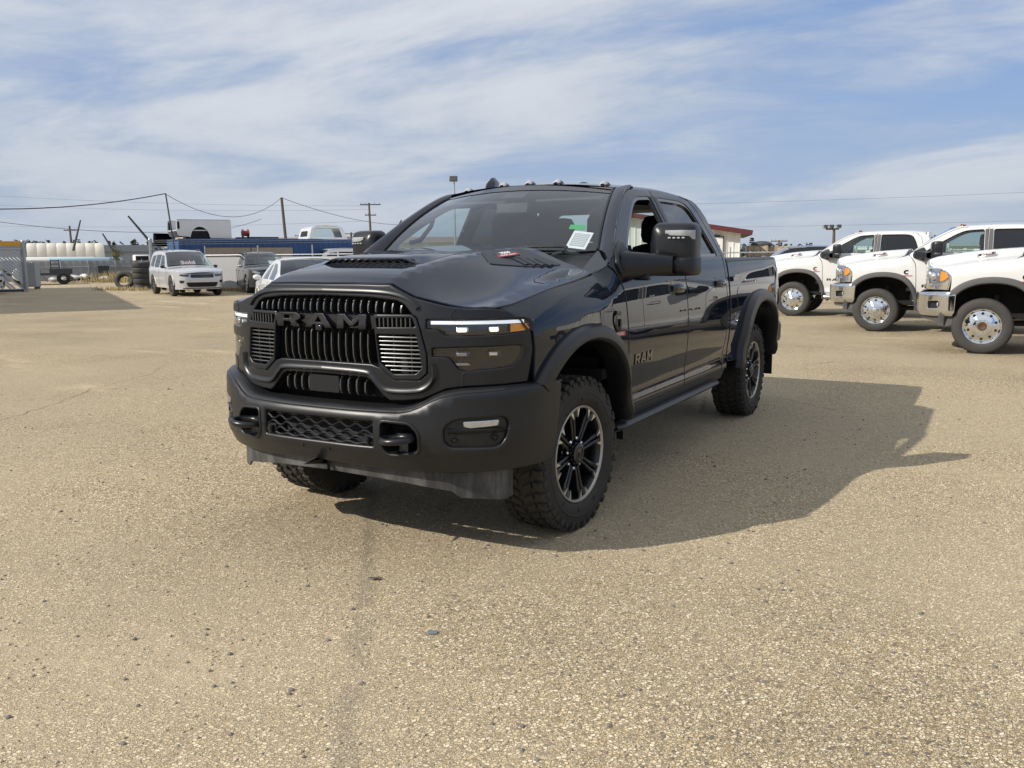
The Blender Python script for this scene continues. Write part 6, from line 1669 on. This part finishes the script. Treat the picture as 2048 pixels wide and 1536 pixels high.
# ---- poles, cables, booms
def pole(name, a, b, r0, r1, mat, label, cat='pole', arms=(), group=None):
    T = empty(name, a); tag(T, label, cat, group); d = Vector(b)-Vector(a)
    m = MB(); m.tube([(0, 0, 0), tuple(d*.5), tuple(d)], [r0, (r0+r1)/2, r1], 8); obj('shaft', m, mat, T)
    for (z, w, rz) in arms:
        m = MB(); m.box((0, 0, d.z-z), (w, .10, .11), Euler((0, 0, rz))); ar = obj('crossarm', m, mat, T)
        for k in (-.45, -.22, .22, .45):
            m = MB(); m.lathe([(.001, .12), (.03, .10), (.04, .02), (.02, -.06)], 8, 'Z', (w*k*cos(rz), w*k*sin(rz), d.z-z+.1)); obj('insulator', m, 'steel', ar)
    return T
def cable(pts, sag, r, label, mat='wire'):
    P = []
    for a, b in zip(pts, pts[1:]):
        a = Vector(a); b = Vector(b)
        for i in range(16):
            t = i/16; P.append(a.lerp(b, t)-Vector((0, 0, sag*4*t*(1-t))))
    P.append(Vector(pts[-1])); o = Vector(pts[0]); m = MB(); m.tube([p-o for p in P], r, 5)
    q = obj('cable', m, mat); q.location = o; tag(q, label, 'cable'); return q
pole('leaning_pole', (-31.15, 23.9, 0), (-31.36, 23.55, 4.49), .045, .032, 'boom_dark', 'thin leaning dark pole standing behind the black pickup bed')
pole('timber_pole', (-38.75, 39.1, 0), (-38.96, 38.91, 5.42), .115, .085, 'pole_wood', 'bare timber pole rising behind the long blue container')
pole('utility_pole', (-56.4, 70.1, 0), (-56.52, 70.03, 7.2), .15, .10, 'pole_wood', 'timber power pole with a crossarm, seen left of the right hand door mirror', arms=((.18, 2.2, .7), (1.3, 1.2, .7)))
pole('utility_pole', (-77.5, 92.0, 0), (-77.5, 92.0, 4.9), .2, .14, 'pole_wood', 'distant power pole directly above the white truck cap', arms=((.2, 3.0, .6), (.7, 2.2, .6)))
pole('utility_pole', (-70.6, 57.0, 0), (-70.6, 57.0, 3.9), .2, .14, 'pole_wood', 'distant power pole just right of the red winch', arms=((.2, 2.4, .6), (.6, 2.4, .6)))
pole('utility_pole', (-75.6, 80.2, 0), (-75.6, 80.2, 4.4), .2, .14, 'pole_wood', 'distant power pole in front of the tan building', arms=((.2, 2.2, .6),))
pole('utility_pole', (-86.0, 55.0, 0), (-86.2, 55.0, 5.1), .15, .10, 'pole_wood', 'power pole with a grey box standing in front of the cream shelter', arms=((.5, 1.6, .5),))
pole('crane_boom', (-44.1, 33.3, 1.6), (-45.2, 31.8, 4.15), .10, .055, 'boom_dark', 'thick dark crane boom tilted over the gateway posts', 'crane boom')
pole('crane_boom', (-67.9, 43.0, 2.2), (-67.46, 43.64, 4.86), .11, .06, 'boom_dark', 'dark crane boom rising above the cream shelter', 'crane boom')
T = pole('crane_boom', (-78.2, 54.45, 2.2), (-78.75, 53.67, 4.09), .12, .07, 'boom_dark', 'dark crane boom with a yellow foot near the tree line', 'crane boom')
m = MB(); m.tube([(0, 0, 0), (.32, .45, -1.1)], .2, 8); obj('boom_foot', m, 'boom_yellow', T)
pole('crane_boom', (-64.6, 82.8, 2.0), (-62.75, 84.17, 5.99), .17, .09, 'boom_dark', 'dark boom leaning beside the truck windscreen, beyond the right hand mirror', 'crane boom')
cable([(-33.5, 10.9, 3.72), (-31.36, 23.55, 4.49)], .55, .022, 'thick black cable sagging from the leaning pole to the left edge')
cable([(-31.36, 23.55, 4.47), (-38.96, 38.91, 5.40)], 1.15, .014, 'cable strung between the leaning pole and the timber pole')
cable([(-38.96, 38.91, 5.40), (-52.0, 74.5, 5.1)], .8, .018, 'cable falling from the timber pole towards the windscreen')
cable([(-44.0, 18.9, 4.0), (-45.3, 34.6, 3.2), (-40.0, 38.0, 4.0)], .35, .014, 'thin cable sagging low over the gateway')
for k, (a, b, lab) in enumerate((((-104, 42, 9.4), (-56.52, 70.03, 6.9), 'upper power line crossing the left sky'), ((-104, 42, 8.2), (-56.52, 70.03, 6.5), 'second power line crossing the left sky'), ((-104, 42, 5.6), (-56.52, 70.03, 5.3), 'lowest power line crossing the left sky'),
    ((-40, 73, 4.2), (40, 100, 5.3), 'lower power line behind the white trucks'), ((-40, 73, 6.3), (40, 100, 8.2), 'upper power line behind the white trucks'))):
    cable([a, b], .6, .011, lab, 'wire_far')
def flood_light(at, h, heads, label, lean=0.0, size=.5):
    T = empty('light_pole', (*at, 0)); tag(T, label, 'light pole')
    m = MB(); m.tube([(0, 0, 0), (lean*.6, 0, h*.6), (lean, 0, h)], [.10, .08, .06], 10); obj('shaft', m, 'steel' if size > .45 else 'pole_wood', T)
    for dx in heads:
        m = MB(); m.box((lean+dx, -.08, h+.12), (size, .22, size*.66), Euler((radians(-12), 0, .45))); hd = obj('lamp_head', m, 'boom_dark', T, bevel=.02)
        m = MB(); m.box((lean+dx-.05, -.20, h+.10), (size*.86, .02, size*.52), Euler((radians(-12), 0, .45))); obj('lamp_glass', m, 'clear_lens', hd)
    if len(heads) > 1: m = MB(); m.tube([(lean+heads[0], 0, h), (lean+heads[-1], 0, h)], .04, 6); obj('crossarm', m, 'pole_wood', T)
flood_light((-35.4, 54.5), 7.45, (0,), 'tall light pole with one floodlight behind the truck cab', size=.62)
flood_light((-4.1, 40.33), 2.62, (-.38, -.12, .22), 'rusty light pole with a row of floodlights behind the white trucks', lean=-.05, size=.22)

# ---- far left yard
def shelter():
    T = empty('storage_shelter', (-85.0, 53.6, 0), radians(56)); tag(T, 'long cream ribbed shelter in the far yard', 'building')
    n = 8; L = 7.4
    for k in range(n):
        x0 = -L/2+L*k/n; x1 = -L/2+L*(k+1)/n
        m = MB(); P = [(-1.3, .2), (-1.25, 1.8), (-1.0, 2.7), (-.5, 3.15), (.4, 3.2), (1.2, 2.8), (1.4, .2)]
        m.grid([[(x, y, z-d) for y, z in P] for x, d in ((x0, .05), (x0+.06, 0), (x1-.06, 0), (x1, .05))]); obj('roof_panel', m, 'cream', T, smooth=50)
    m = MB(); m.box((0, 1.6, .7), (L+1.5, .3, 1.4)); obj('rear_wall', m, 'cream', T)
shelter()
for i, (x, y, z, L, mat, lab, rr) in enumerate(((-79, 46.5, 1.35, 10, 'white_sheet', 'long white tank lying in the far yard below the cream shelter', .34), (-64.5, 41.8, 1.40, 5.4, 'light_blue', 'pale blue tank lying behind the grey sheet wall', .20), (-66.0, 36.8, 1.38, 4.5, 'white_sheet', 'slim white tank lying behind the grey sheet wall', .13), (-60.2, 46.2, 1.25, 1.6, 'white_sheet', 'short white tank end showing left of the tall gate post', .40))):
    T = empty('tank', (x, y, z), radians(56)); tag(T, lab, 'tank')
    m = MB(); m.lathe([(.001, -L/2-.2), (rr*.7, -L/2-.12), (rr, -L/2), (rr, L/2), (rr*.7, L/2+.12), (.001, L/2+.2)], 16, 'X'); obj('shell', m, mat, T, smooth=50)
    for k in (-.35, .35): m = MB(); m.box((L*k, 0, -z/2-.1), (.3, .5, z-.2)); obj('saddle', m, 'boom_dark', T)
def sheet_wall():
    P0 = Vector((-54.9, 25.5, 0)); P1 = Vector((-45.0, 38.6, 0)); L = (P1-P0).length; T = empty('sheet_fence', P0, atan2((P1-P0).y, (P1-P0).x)); tag(T, 'grey sheet metal fence with steel braces across the yard', 'fence')
    n = 10
    for k in range(n):
        x0 = L*k/n; x1 = L*(k+1)/n; q = []
        for i in range(9): q.append((lerp(x0+.01, x1-.01, i/8), .03*(i % 2)))
        m = MB(); m.grid([[(x, y, .05), (x, y, 1.36)] for x, y in q]); obj('sheet_panel', m, 'grey_sheet', T, smooth=0)
    for k in range(n+1):
        x = L*k/n; m = MB(); m.tube([(x, -.12, 0), (x, -.12, 1.45)], .035, 6); obj('post', m, 'steel', T)
        if k < n: m = MB(); m.tube([(x+.1, -.15, 1.3), (x+.85, -.9, .05)], .03, 6); obj('brace', m, 'boom_dark', T)
    m = MB(); m.tube([(0, -.12, .98), (L, -.12, .98)], .025, 6); obj('rail', m, 'steel', T)
sheet_wall()
def trailer():
    T = empty('flat_trailer', (-46.6, 26.5, 0), radians(56)); tag(T, 'dark flat deck trailer with ramps and a white spare wheel', 'trailer')
    m = MB(); m.box((0, 0, .62), (3.4, 2.0, .14)); obj('deck', m, 'boom_dark', T)
    for x in (-.9, 1.3):
        for s in (-1, 1): m = MB(); m.lathe([(.16, -.1), (.30, -.11), (.36, -.06), (.36, .06), (.30, .11), (.16, .1)], 20, 'Y', (x, s*.9, .36)); obj('tyre', m, 'rubber', T)
    m = MB(); m.lathe([(.001, 0), (.16, 0), (.17, .06), (.34, .08), (.36, .0), (.30, -.12), (.001, -.1)], 24, 'Y', (-.95, -1.2, .62)); obj('spare_wheel', m, 'white_sheet', T)
    for x in (-1.5, .9):
        e = MB()
        for s in (-.22, .22): e.box((x+s, -.6, 1.05), (.05, .06, .8))
        for z in (.8, 1.0, 1.2, 1.4): e.box((x, -.6, z), (.45, .06, .05))
        obj('ramp', e, 'boom_dark', T, smooth=0)
    m = MB(); m.box((1.2, -.9, .78), (1.2, .06, .3)); obj('toolbox', m, 'boom_dark', T)
trailer()
T = empty('steel_cabinet', (-39.6, 21.7, 0), radians(40)); tag(T, 'grey steel cabinet behind the slatted gate', 'cabinet')
m = MB(); m.box((0, 0, .72), (.75, .7, 1.2)); obj('body', m, 'grey_sheet', T, bevel=.02)
m = MB(); m.box((0, -.36, .75), (.68, .02, 1.05)); obj('door', m, 'steel', T)
for s in (-.3, .3): m = MB(); m.box((s, 0, .06), (.08, .6, .12)); obj('foot', m, 'boom_dark', T)
T = empty('crane_jib', (-49.0, 26.2, 2.32), radians(62)); tag(T, 'yellow crane jib lying above the slatted gate', 'crane jib')
m = MB(); m.box((-1.1, 0, .12), (3.6, .3, .28)); obj('beam', m, 'boom_yellow', T, bevel=.02)
for k in (-.2, .35): m = MB(); m.box((k+.2, 0, -.35), (.07, .1, .9), Euler((0, .5, 0))); obj('brace', m, 'boom_yellow', T)
m = MB(); m.box((-1.1, 0, -1.2), (.35, .35, 2.35)); obj('stand', m, 'boom_dark', T)

# ---- tyres
def tyre(at, rot, label, R=.40, W=.26, group='used tyres by the gate'):
    m = MB(); h = W/2; m.lathe([(R*.58, -h*.8), (R*.66, -h), (R*.9, -h), (R*.98, -h*.8), (R, -h*.4), (R, h*.4), (R*.98, h*.8), (R*.9, h), (R*.66, h), (R*.58, h*.8), (R*.62, 0)], 28, 'Z', close=True)
    o = obj('tyre', m, 'rubber_new', smooth=50); o.location = at; o.rotation_euler = rot; tag(o, label, 'tyre', group); return o
pos = ('lowest', 'second lowest', 'third', 'fourth', 'top')
for k in range(5): tyre((-32.95+.02*(k % 2), 23.13, .13+.262*k), (0, 0, k), pos[k]+' tyre of the stack nearest the gate post')
for k in range(4): tyre((-33.75-.03*(k % 2), 23.75, .13+.262*k), (0, 0, k), ('lowest', 'second lowest', 'third', 'top')[k]+' tyre of the left hand stack, beside the leaning tyre')
for k in range(5): tyre((-34.2, 24.75, .14+.27*k), (0, 0, k), pos[k]+' tyre of the stack hidden behind the other two', R=.46)
tyre((-34.1, 23.05, .42), (radians(66), 0, radians(38)), 'large tyre leaning against the left hand tyre stack', R=.47, W=.27)
def rubbish():
    rr = random.Random(5); T = empty('scrap_heap', (-48.57, 30.51, 0)); tag(T, 'low heap of black and white sacks by the grey sheet fence', 'scrap heap')
    for k in range(16):
        m = MB(); x = rr.uniform(-.9, .9); y = rr.uniform(-1.2, 1.2); m.sphere((x+y*.3, y, .16+.22*rr.random()), 1, 10, 6, (rr.uniform(.2, .45), rr.uniform(.2, .45), rr.uniform(.1, .2))); obj('sack', m, ('boom_dark', 'white_sheet', 'rubber_new', 'grey_sheet')[k % 4], T)
    T = empty('sack_heap', (-31.4, 22.9, 0)); tag(T, 'white plastic sacks piled beside the gate post', 'sack heap')
    for k in range(7):
        m = MB(); m.sphere((rr.uniform(-.3, .3), rr.uniform(-.3, .3), .2+.17*k), 1, 10, 6, (rr.uniform(.22, .32), rr.uniform(.2, .3), rr.uniform(.13, .2))); obj('sack', m, 'white_sheet', T)
rubbish()
T = empty('waste_bin', (-48.5, 32.1, 0), radians(56)); tag(T, 'dark waste bin standing against the grey sheet fence', 'bin')
m = MB(); m.box((0, 0, .5), (.62, .6, .9), taper=1.15); obj('body', m, 'boom_dark', T, bevel=.03)
m = MB(); m.box((0, 0, 1.0), (.74, .72, .08)); obj('lid', m, 'boom_dark', T, bevel=.02)
# dry weeds
def weeds(at, n, spread, h, label, seed):
    r = random.Random(seed); m = MB()
    for k in range(n):
        x = r.gauss(0, spread[0]); y = r.gauss(0, spread[1]); a = r.uniform(0, 6.3); hh = h*r.uniform(.4, 1.1); lx, ly = r.uniform(-.25, .25)*hh, r.uniform(-.25, .25)*hh; w = .02
        m.add([(x-w*cos(a), y-w*sin(a), 0), (x+w*cos(a), y+w*sin(a), 0), (x+lx*.5+w*.7*cos(a), y+ly*.5, hh*.6), (x+lx, y+ly, hh)], [(0, 1, 2), (0, 2, 3)])
    o = obj('weeds', m, 'dry_grass', smooth=0, fix=False); o.location = (*at, 0); tag(o, label, 'weeds', kind='stuff')
weeds((-46.2, 31.6), 900, (1.3, 1.0), .75, 'tall dry weeds in front of the grey sheet fence', 1)
weeds((-33.4, 22.6), 500, (.9, .5), .22, 'low dry grass round the foot of the tyre stacks', 2)
weeds((-27.5, 23.0), 400, (2.2, .12), .25, 'dry grass along the foot of the slatted fence', 3)

# ---- far tree line, sheds
def treeline(at0, at1, n, h0, h1, label, seed, gap=1.0):
    r = random.Random(seed); m = MB(); a = Vector((*at0, 0)); b = Vector((*at1, 0))
    for k in range(n):
        p = a.lerp(b, (k+r.random())/n)+Vector((r.uniform(-6, 6), r.uniform(-6, 6), 0)); h = r.uniform(h0, h1); w = h*r.uniform(.18, .3)
        con = r.random() < .6
        for j in range(60):
            t = r.random(); z = h*(.08+.9*t); rad = w*((1-t)**.8 if con else sqrt(max(.05, 1-(2*t-1)**2))); q = r.uniform(0, 6.28); s = h*.062*r.uniform(.7, 1.6)
            c = p+Vector((cos(q)*rad*r.uniform(.5, 1), sin(q)*rad*r.uniform(.5, 1), z))
            d1 = Vector((r.uniform(-1, 1), r.uniform(-1, 1), r.uniform(-.6, .6))).normalized()*s; d2 = Vector((r.uniform(-1, 1), r.uniform(-1, 1), r.uniform(-.6, .6))).normalized()*s
            m.add([c-d1, c+d2, c+d1, c-d2], [(0, 1, 2, 3)])
        m.tube([p, p+Vector((0, 0, h*.8))], [h*.02, h*.006], 4, cap=False)
    o = obj('treeline', m, 'pine', smooth=0, fix=False); tag(o, label, 'trees', kind='stuff')
treeline((-330, 130), (-190, 260), 420, 4.0, 8.2, 'far dark tree line along the horizon behind the left yard', 4)
treeline((-190, 260), (-60, 320), 260, 3.0, 5.2, 'far low tree line behind the containers', 5)
treeline((-40, 330), (90, 330), 200, 2.4, 4.4, 'far tree line behind the white trucks', 6)
def shed(name, at, rz, W, D, H, ridge, wall, roof, label, ribs=0, trim=None):
    T = empty(name, (*at, 0), rz); tag(T, label, 'building')
    m = MB(); m.add([(-W/2, -D/2, 0), (W/2, -D/2, 0), (W/2, D/2, 0), (-W/2, D/2, 0), (-W/2, -D/2, H), (W/2, -D/2, H), (W/2, D/2, H), (-W/2, D/2, H), (-W/2, 0, ridge), (W/2, 0, ridge)], [(0, 1, 5, 4), (2, 3, 7, 6), (1, 2, 6, 9, 5), (3, 0, 4, 8, 7)]); obj('wall', m, wall, T, smooth=0)
    m = MB(); o = .3
    for s in (-1, 1):
        m.add([(-W/2-o, s*(D/2+o), H-.1), (W/2+o, s*(D/2+o), H-.1), (W/2+o, 0, ridge+.05), (-W/2-o, 0, ridge+.05)], [(0, 1, 2, 3)])
    obj('roof', m, roof, T, smooth=0)
    for k in range(ribs):
        m = MB(); m.box((-W/2+W*(k+.5)/ribs, -D/2-.03, H/2), (.10, .05, H-.1)); obj('rib', m, wall, T)
    return T
shed('warehouse', (-100, 118), radians(38), 62, 16, 3.9, 4.9, 'tan_wall', 'brown_roof', 'long tan warehouse with a brown roof far behind the blue container')
shed('warehouse', (-118, 78), radians(56), 26, 9, 2.6, 3.5, 'grey_sheet', 'boom_dark', 'dark roofed shed far behind the yellow boom foot')
shed('house', (-44.5, 86.0), radians(35), 9.0, 9.0, 2.2, 4.3, 'grey_sheet', 'grey_sheet', 'grey gabled roof seen through the pickup windscreen')
# truck boxes far off: a row of white vans
for k in range(5):
    T = empty('parked_van', (-84.5+2.6*k*.55, 62.5+2.6*k*.83, 0), radians(56)); tag(T, ('first', 'second', 'third', 'fourth', 'fifth')[k]+' from the left of the far white vans below the tree line', 'van', 'far white vans')
    m = MB(); m.box((0, 0, 1.15), (1.6, 4.2, 1.5)); obj('body', m, 'white_sheet', T, bevel=.12)
    m = MB(); m.box((0, -2.07, 1.5), (1.35, .1, .5)); obj('windscreen', m, 'dark', T)
    for s in (-.7, .7): m = MB(); m.lathe([(.001, -.1), (.32, -.1), (.32, .1), (.001, .1)], 12, 'X', (s, -1.3, .32)); obj('wheel', m, 'rubber', T)

# ---- right: neighbour building with a sign, crates, fence, spruce
def sign_building():
    T = empty('metal_building', (-13.83, 53.4, 0), radians(17)); tag(T, 'white ribbed metal building with a red roof edge and a wall sign', 'building')
    n = 22; W, D = 9.0, 12.0; H0, H1 = 3.05, 2.80
    m = MB(); P = []
    for k in range(n):
        x = -W+1.7+W*k/n; w = W/n; P += [(x, 0), (x+w*.7, 0), (x+w*.78, -.04), (x+w*.92, -.04)]
    P.append((1.7, 0)); hz = lambda x: lerp(H0+1.2, H1, (x+W-1.7)/W)
    m.grid([[(x, y, 0), (x, y, hz(x))] for x, y in P]); obj('wall', m, 'white_sheet', T, smooth=0)
    m = MB(); m.add([(1.7, 0, 0), (1.7, D, 0), (1.7, D, H1), (1.7, 0, H1)], [(0, 1, 2, 3)]); obj('side_wall', m, 'white_sheet', T)
    m = MB(); sl = atan2(H1-(H0+1.2), W); m.box((-W/2+1.9, D/2-.3, (H0+1.2+H1)/2+.12), (W+1.2, D+.8, .30), Euler((0, -sl, 0))); obj('roof_edge', m, 'red_trim', T)
    m = MB(); m.box((.0, -.10, 1.98), (1.15, .08, 1.25)); sg = obj('wall_sign', m, 'white_sheet', T)
    m = MB()
    for a, b, c, d in ((0, .62, 1.2, .07), (0, -.62, 1.2, .07), (.58, 0, .07, 1.3), (-.58, 0, .07, 1.3)): m.box((a, -.15, 1.98+b), (c, .05, d))
    obj('sign_frame', m, 'grey_plastic', sg)
    for z in (2.66, 1.30): m = MB(); m.box((.1, -.17, z), (.5, .06, .12)); obj('sign_lamp', m, 'gloss_black', sg)
    for tx_, z, sz in (('All', 2.32, .30), ('Things', 2.02, .30), ('Automotive', 1.70, .20)):
        text_obj('sign_words', tx_, sz, 'grey_plastic', sg, frame_mtx((0, -.145, z), (1, 0, 0), (0, 0, 1)), .003)
sign_building()
def spruce(at, h, label, seed):
    r = random.Random(seed); T = empty('spruce_tree', (*at, 0)); tag(T, label, 'tree')
    m = MB(); m.tube([(0, 0, 0), (0, 0, h*.97)], [.09, .01], 6); obj('trunk', m, 'bark', T)
    m = MB(); z = h*.10
    while z < h*.97:
        rad = (h-z)*.36+.06
        for k in range(9):
            q = r.uniform(0, 6.28); rr = rad*r.uniform(.7, 1.1)
            for j in range(9):
                t = (j+r.random())/9; c = Vector((cos(q)*rr*t, sin(q)*rr*t, z-.12*rr*t+.1*t*t)); s = .10*(1.2-t*.6)
                d = Vector((cos(q+r.uniform(-1, 1)), sin(q+r.uniform(-1, 1)), r.uniform(-.5, .2)))*s*1.6; e = Vector((-d.y, d.x, r.uniform(-.4, .4)*s))*.5
                m.add([c-e, c+d, c+e, c-d*.5], [(0, 1, 2, 3)])
        z += h*.055
    obj('crown', m, 'pine', T, smooth=0, fix=False)
spruce((-15.1, 68.7), 2.9, 'small dark spruce between the metal building and the crates', 8)
def crate(at, rz, W, D, H, label, z=0):
    T = empty('timber_crate', (*at, z), rz); tag(T, label, 'crate', 'timber crates beyond the rail fence')
    for s in (-1, 1):
        for k in range(5): m = MB(); m.box((0, s*D/2, H*(k+.5)/5), (W, .05, H/5*.8)); obj('plank', m, 'wood_tan', T, smooth=0)
        for k in range(5): m = MB(); m.box((s*W/2, 0, H*(k+.5)/5), (.05, D, H/5*.8)); obj('plank', m, 'wood_tan', T, smooth=0)
        for x in (-W/2, -W/6, W/6, W/2): m = MB(); m.box((x, s*(D/2+.04), H/2), (.12, .05, H)); obj('batten', m, 'wood_grey', T, smooth=0)
    m = MB(); m.box((0, 0, H), (W, D, .05)); obj('lid', m, 'wood_tan', T)
crate((-13.5, 64.1), radians(12), 1.5, 1.4, 2.05, 'tall pale timber crate beside the spruce, dark tarp on top')
crate((-12.0, 64.9), radians(8), 1.6, 1.4, 1.95, 'middle timber crate, right of the tarped crate')
crate((-10.9, 66.5), radians(4), 2.6, 1.5, 2.0, 'right hand timber crate beyond the rail fence')
m = MB(); m.sphere((0, 0, 0), 1, 14, 8, (.85, .7, .28)); o = obj('tarp', m, 'boom_dark'); o.location = (-13.2, 64.1, 2.15); tag(o, 'dark bunched tarp lying on the tall timber crate', 'tarp')
def rail_fence():
    P0 = Vector((-9.5, 31.2, 0)); P1 = Vector((3.5, 34.6, 0)); L = (P1-P0).length; T = empty('rail_fence', P0, atan2((P1-P0).y, (P1-P0).x)); tag(T, 'thin steel rail fence behind the white trucks', 'fence')
    for z in (1.52, .9): m = MB(); m.tube([(0, 0, z), (L, 0, z)], .03, 6); obj('rail', m, 'steel', T)
    for k in range(6): m = MB(); m.tube([(L*k/5, 0, 0), (L*k/5, 0, 1.75)], .035, 6); obj('post', m, 'steel', T)
rail_fence()
BP = dict(SU2); BP.update(paint='gloss_black', arch='gloss_black', rails=None, mirmat='chrome_dull')
build_car('sport_utility_vehicle', BP, (-4.9, 27.6, 0), radians(-75), 'black sport utility vehicle whose roof shows behind the farthest white truck', 'car')
shed('site_office', (-6.2, 58.5), radians(-6), 5.2, 3.0, 1.75, 1.85, 'white_sheet', 'white_sheet', 'low white site office beyond the rail fence')
T = empty('corrugated_building', (14.0, 42.0, 0), radians(-10)); tag(T, 'pale ribbed metal building seen through the white truck window', 'building')
m = MB(); P = []
for k in range(40):
    x = -14+28*k/40; P += [(x, 0), (x+.45, 0), (x+.5, -.06), (x+.65, -.06)]
m.grid([[(x, y, 0), (x, y, 1.75)] for x, y in P]); obj('wall', m, 'white_sheet', T, smooth=0)
m = MB(); m.box((0, 3, 1.8), (28.4, 6.4, .1)); obj('roof', m, 'grey_sheet', T)
pole('utility_pole', (-16.15, 83.84, 0), (-16.15, 83.84, 2.75), .12, .09, 'pole_wood', 'short distant power pole above the crates', arms=((.1, 1.6, 0),))
pole('utility_pole', (-8.37, 95.24, 0), (-8.37, 95.24, 3.1), .12, .09, 'pole_wood', 'distant power pole above the middle white truck roof', arms=((.1, 1.8, 0),))
# stunted shrub in front of the cream shelter
def shrub(at, h, label, seed):
    r = random.Random(seed); T = empty('shrub', (*at, 0)); tag(T, label, 'shrub'); m = MB(); lf = MB()
    for k in range(9):
        q = r.uniform(0, 6.28); e = Vector((cos(q)*h*.28*r.random(), sin(q)*h*.28*r.random(), h*r.uniform(.7, 1)))
        m.tube([(0, 0, .0), tuple(e*.5+Vector((0, 0, .1))), tuple(e)], [.03, .02, .008], 5)
        for j in range(40):
            c = e*r.uniform(.5, 1.05)+Vector((r.gauss(0, .16), r.gauss(0, .16), r.gauss(0, .16))); d = Vector((r.uniform(-1, 1), r.uniform(-1, 1), r.uniform(-1, 1))).normalized()*.06; e2 = Vector((r.uniform(-1, 1), r.uniform(-1, 1), r.uniform(-1, 1))).normalized()*.05
            lf.add([c-d, c+e2, c+d, c-e2], [(0, 1, 2, 3)])
    obj('stem', m, 'bark', T); obj('foliage', lf, 'twig', T, smooth=0, fix=False)
shrub((-53.0, 36.5), 2.6, 'thin leafy shrub behind the grey sheet fence', 9)
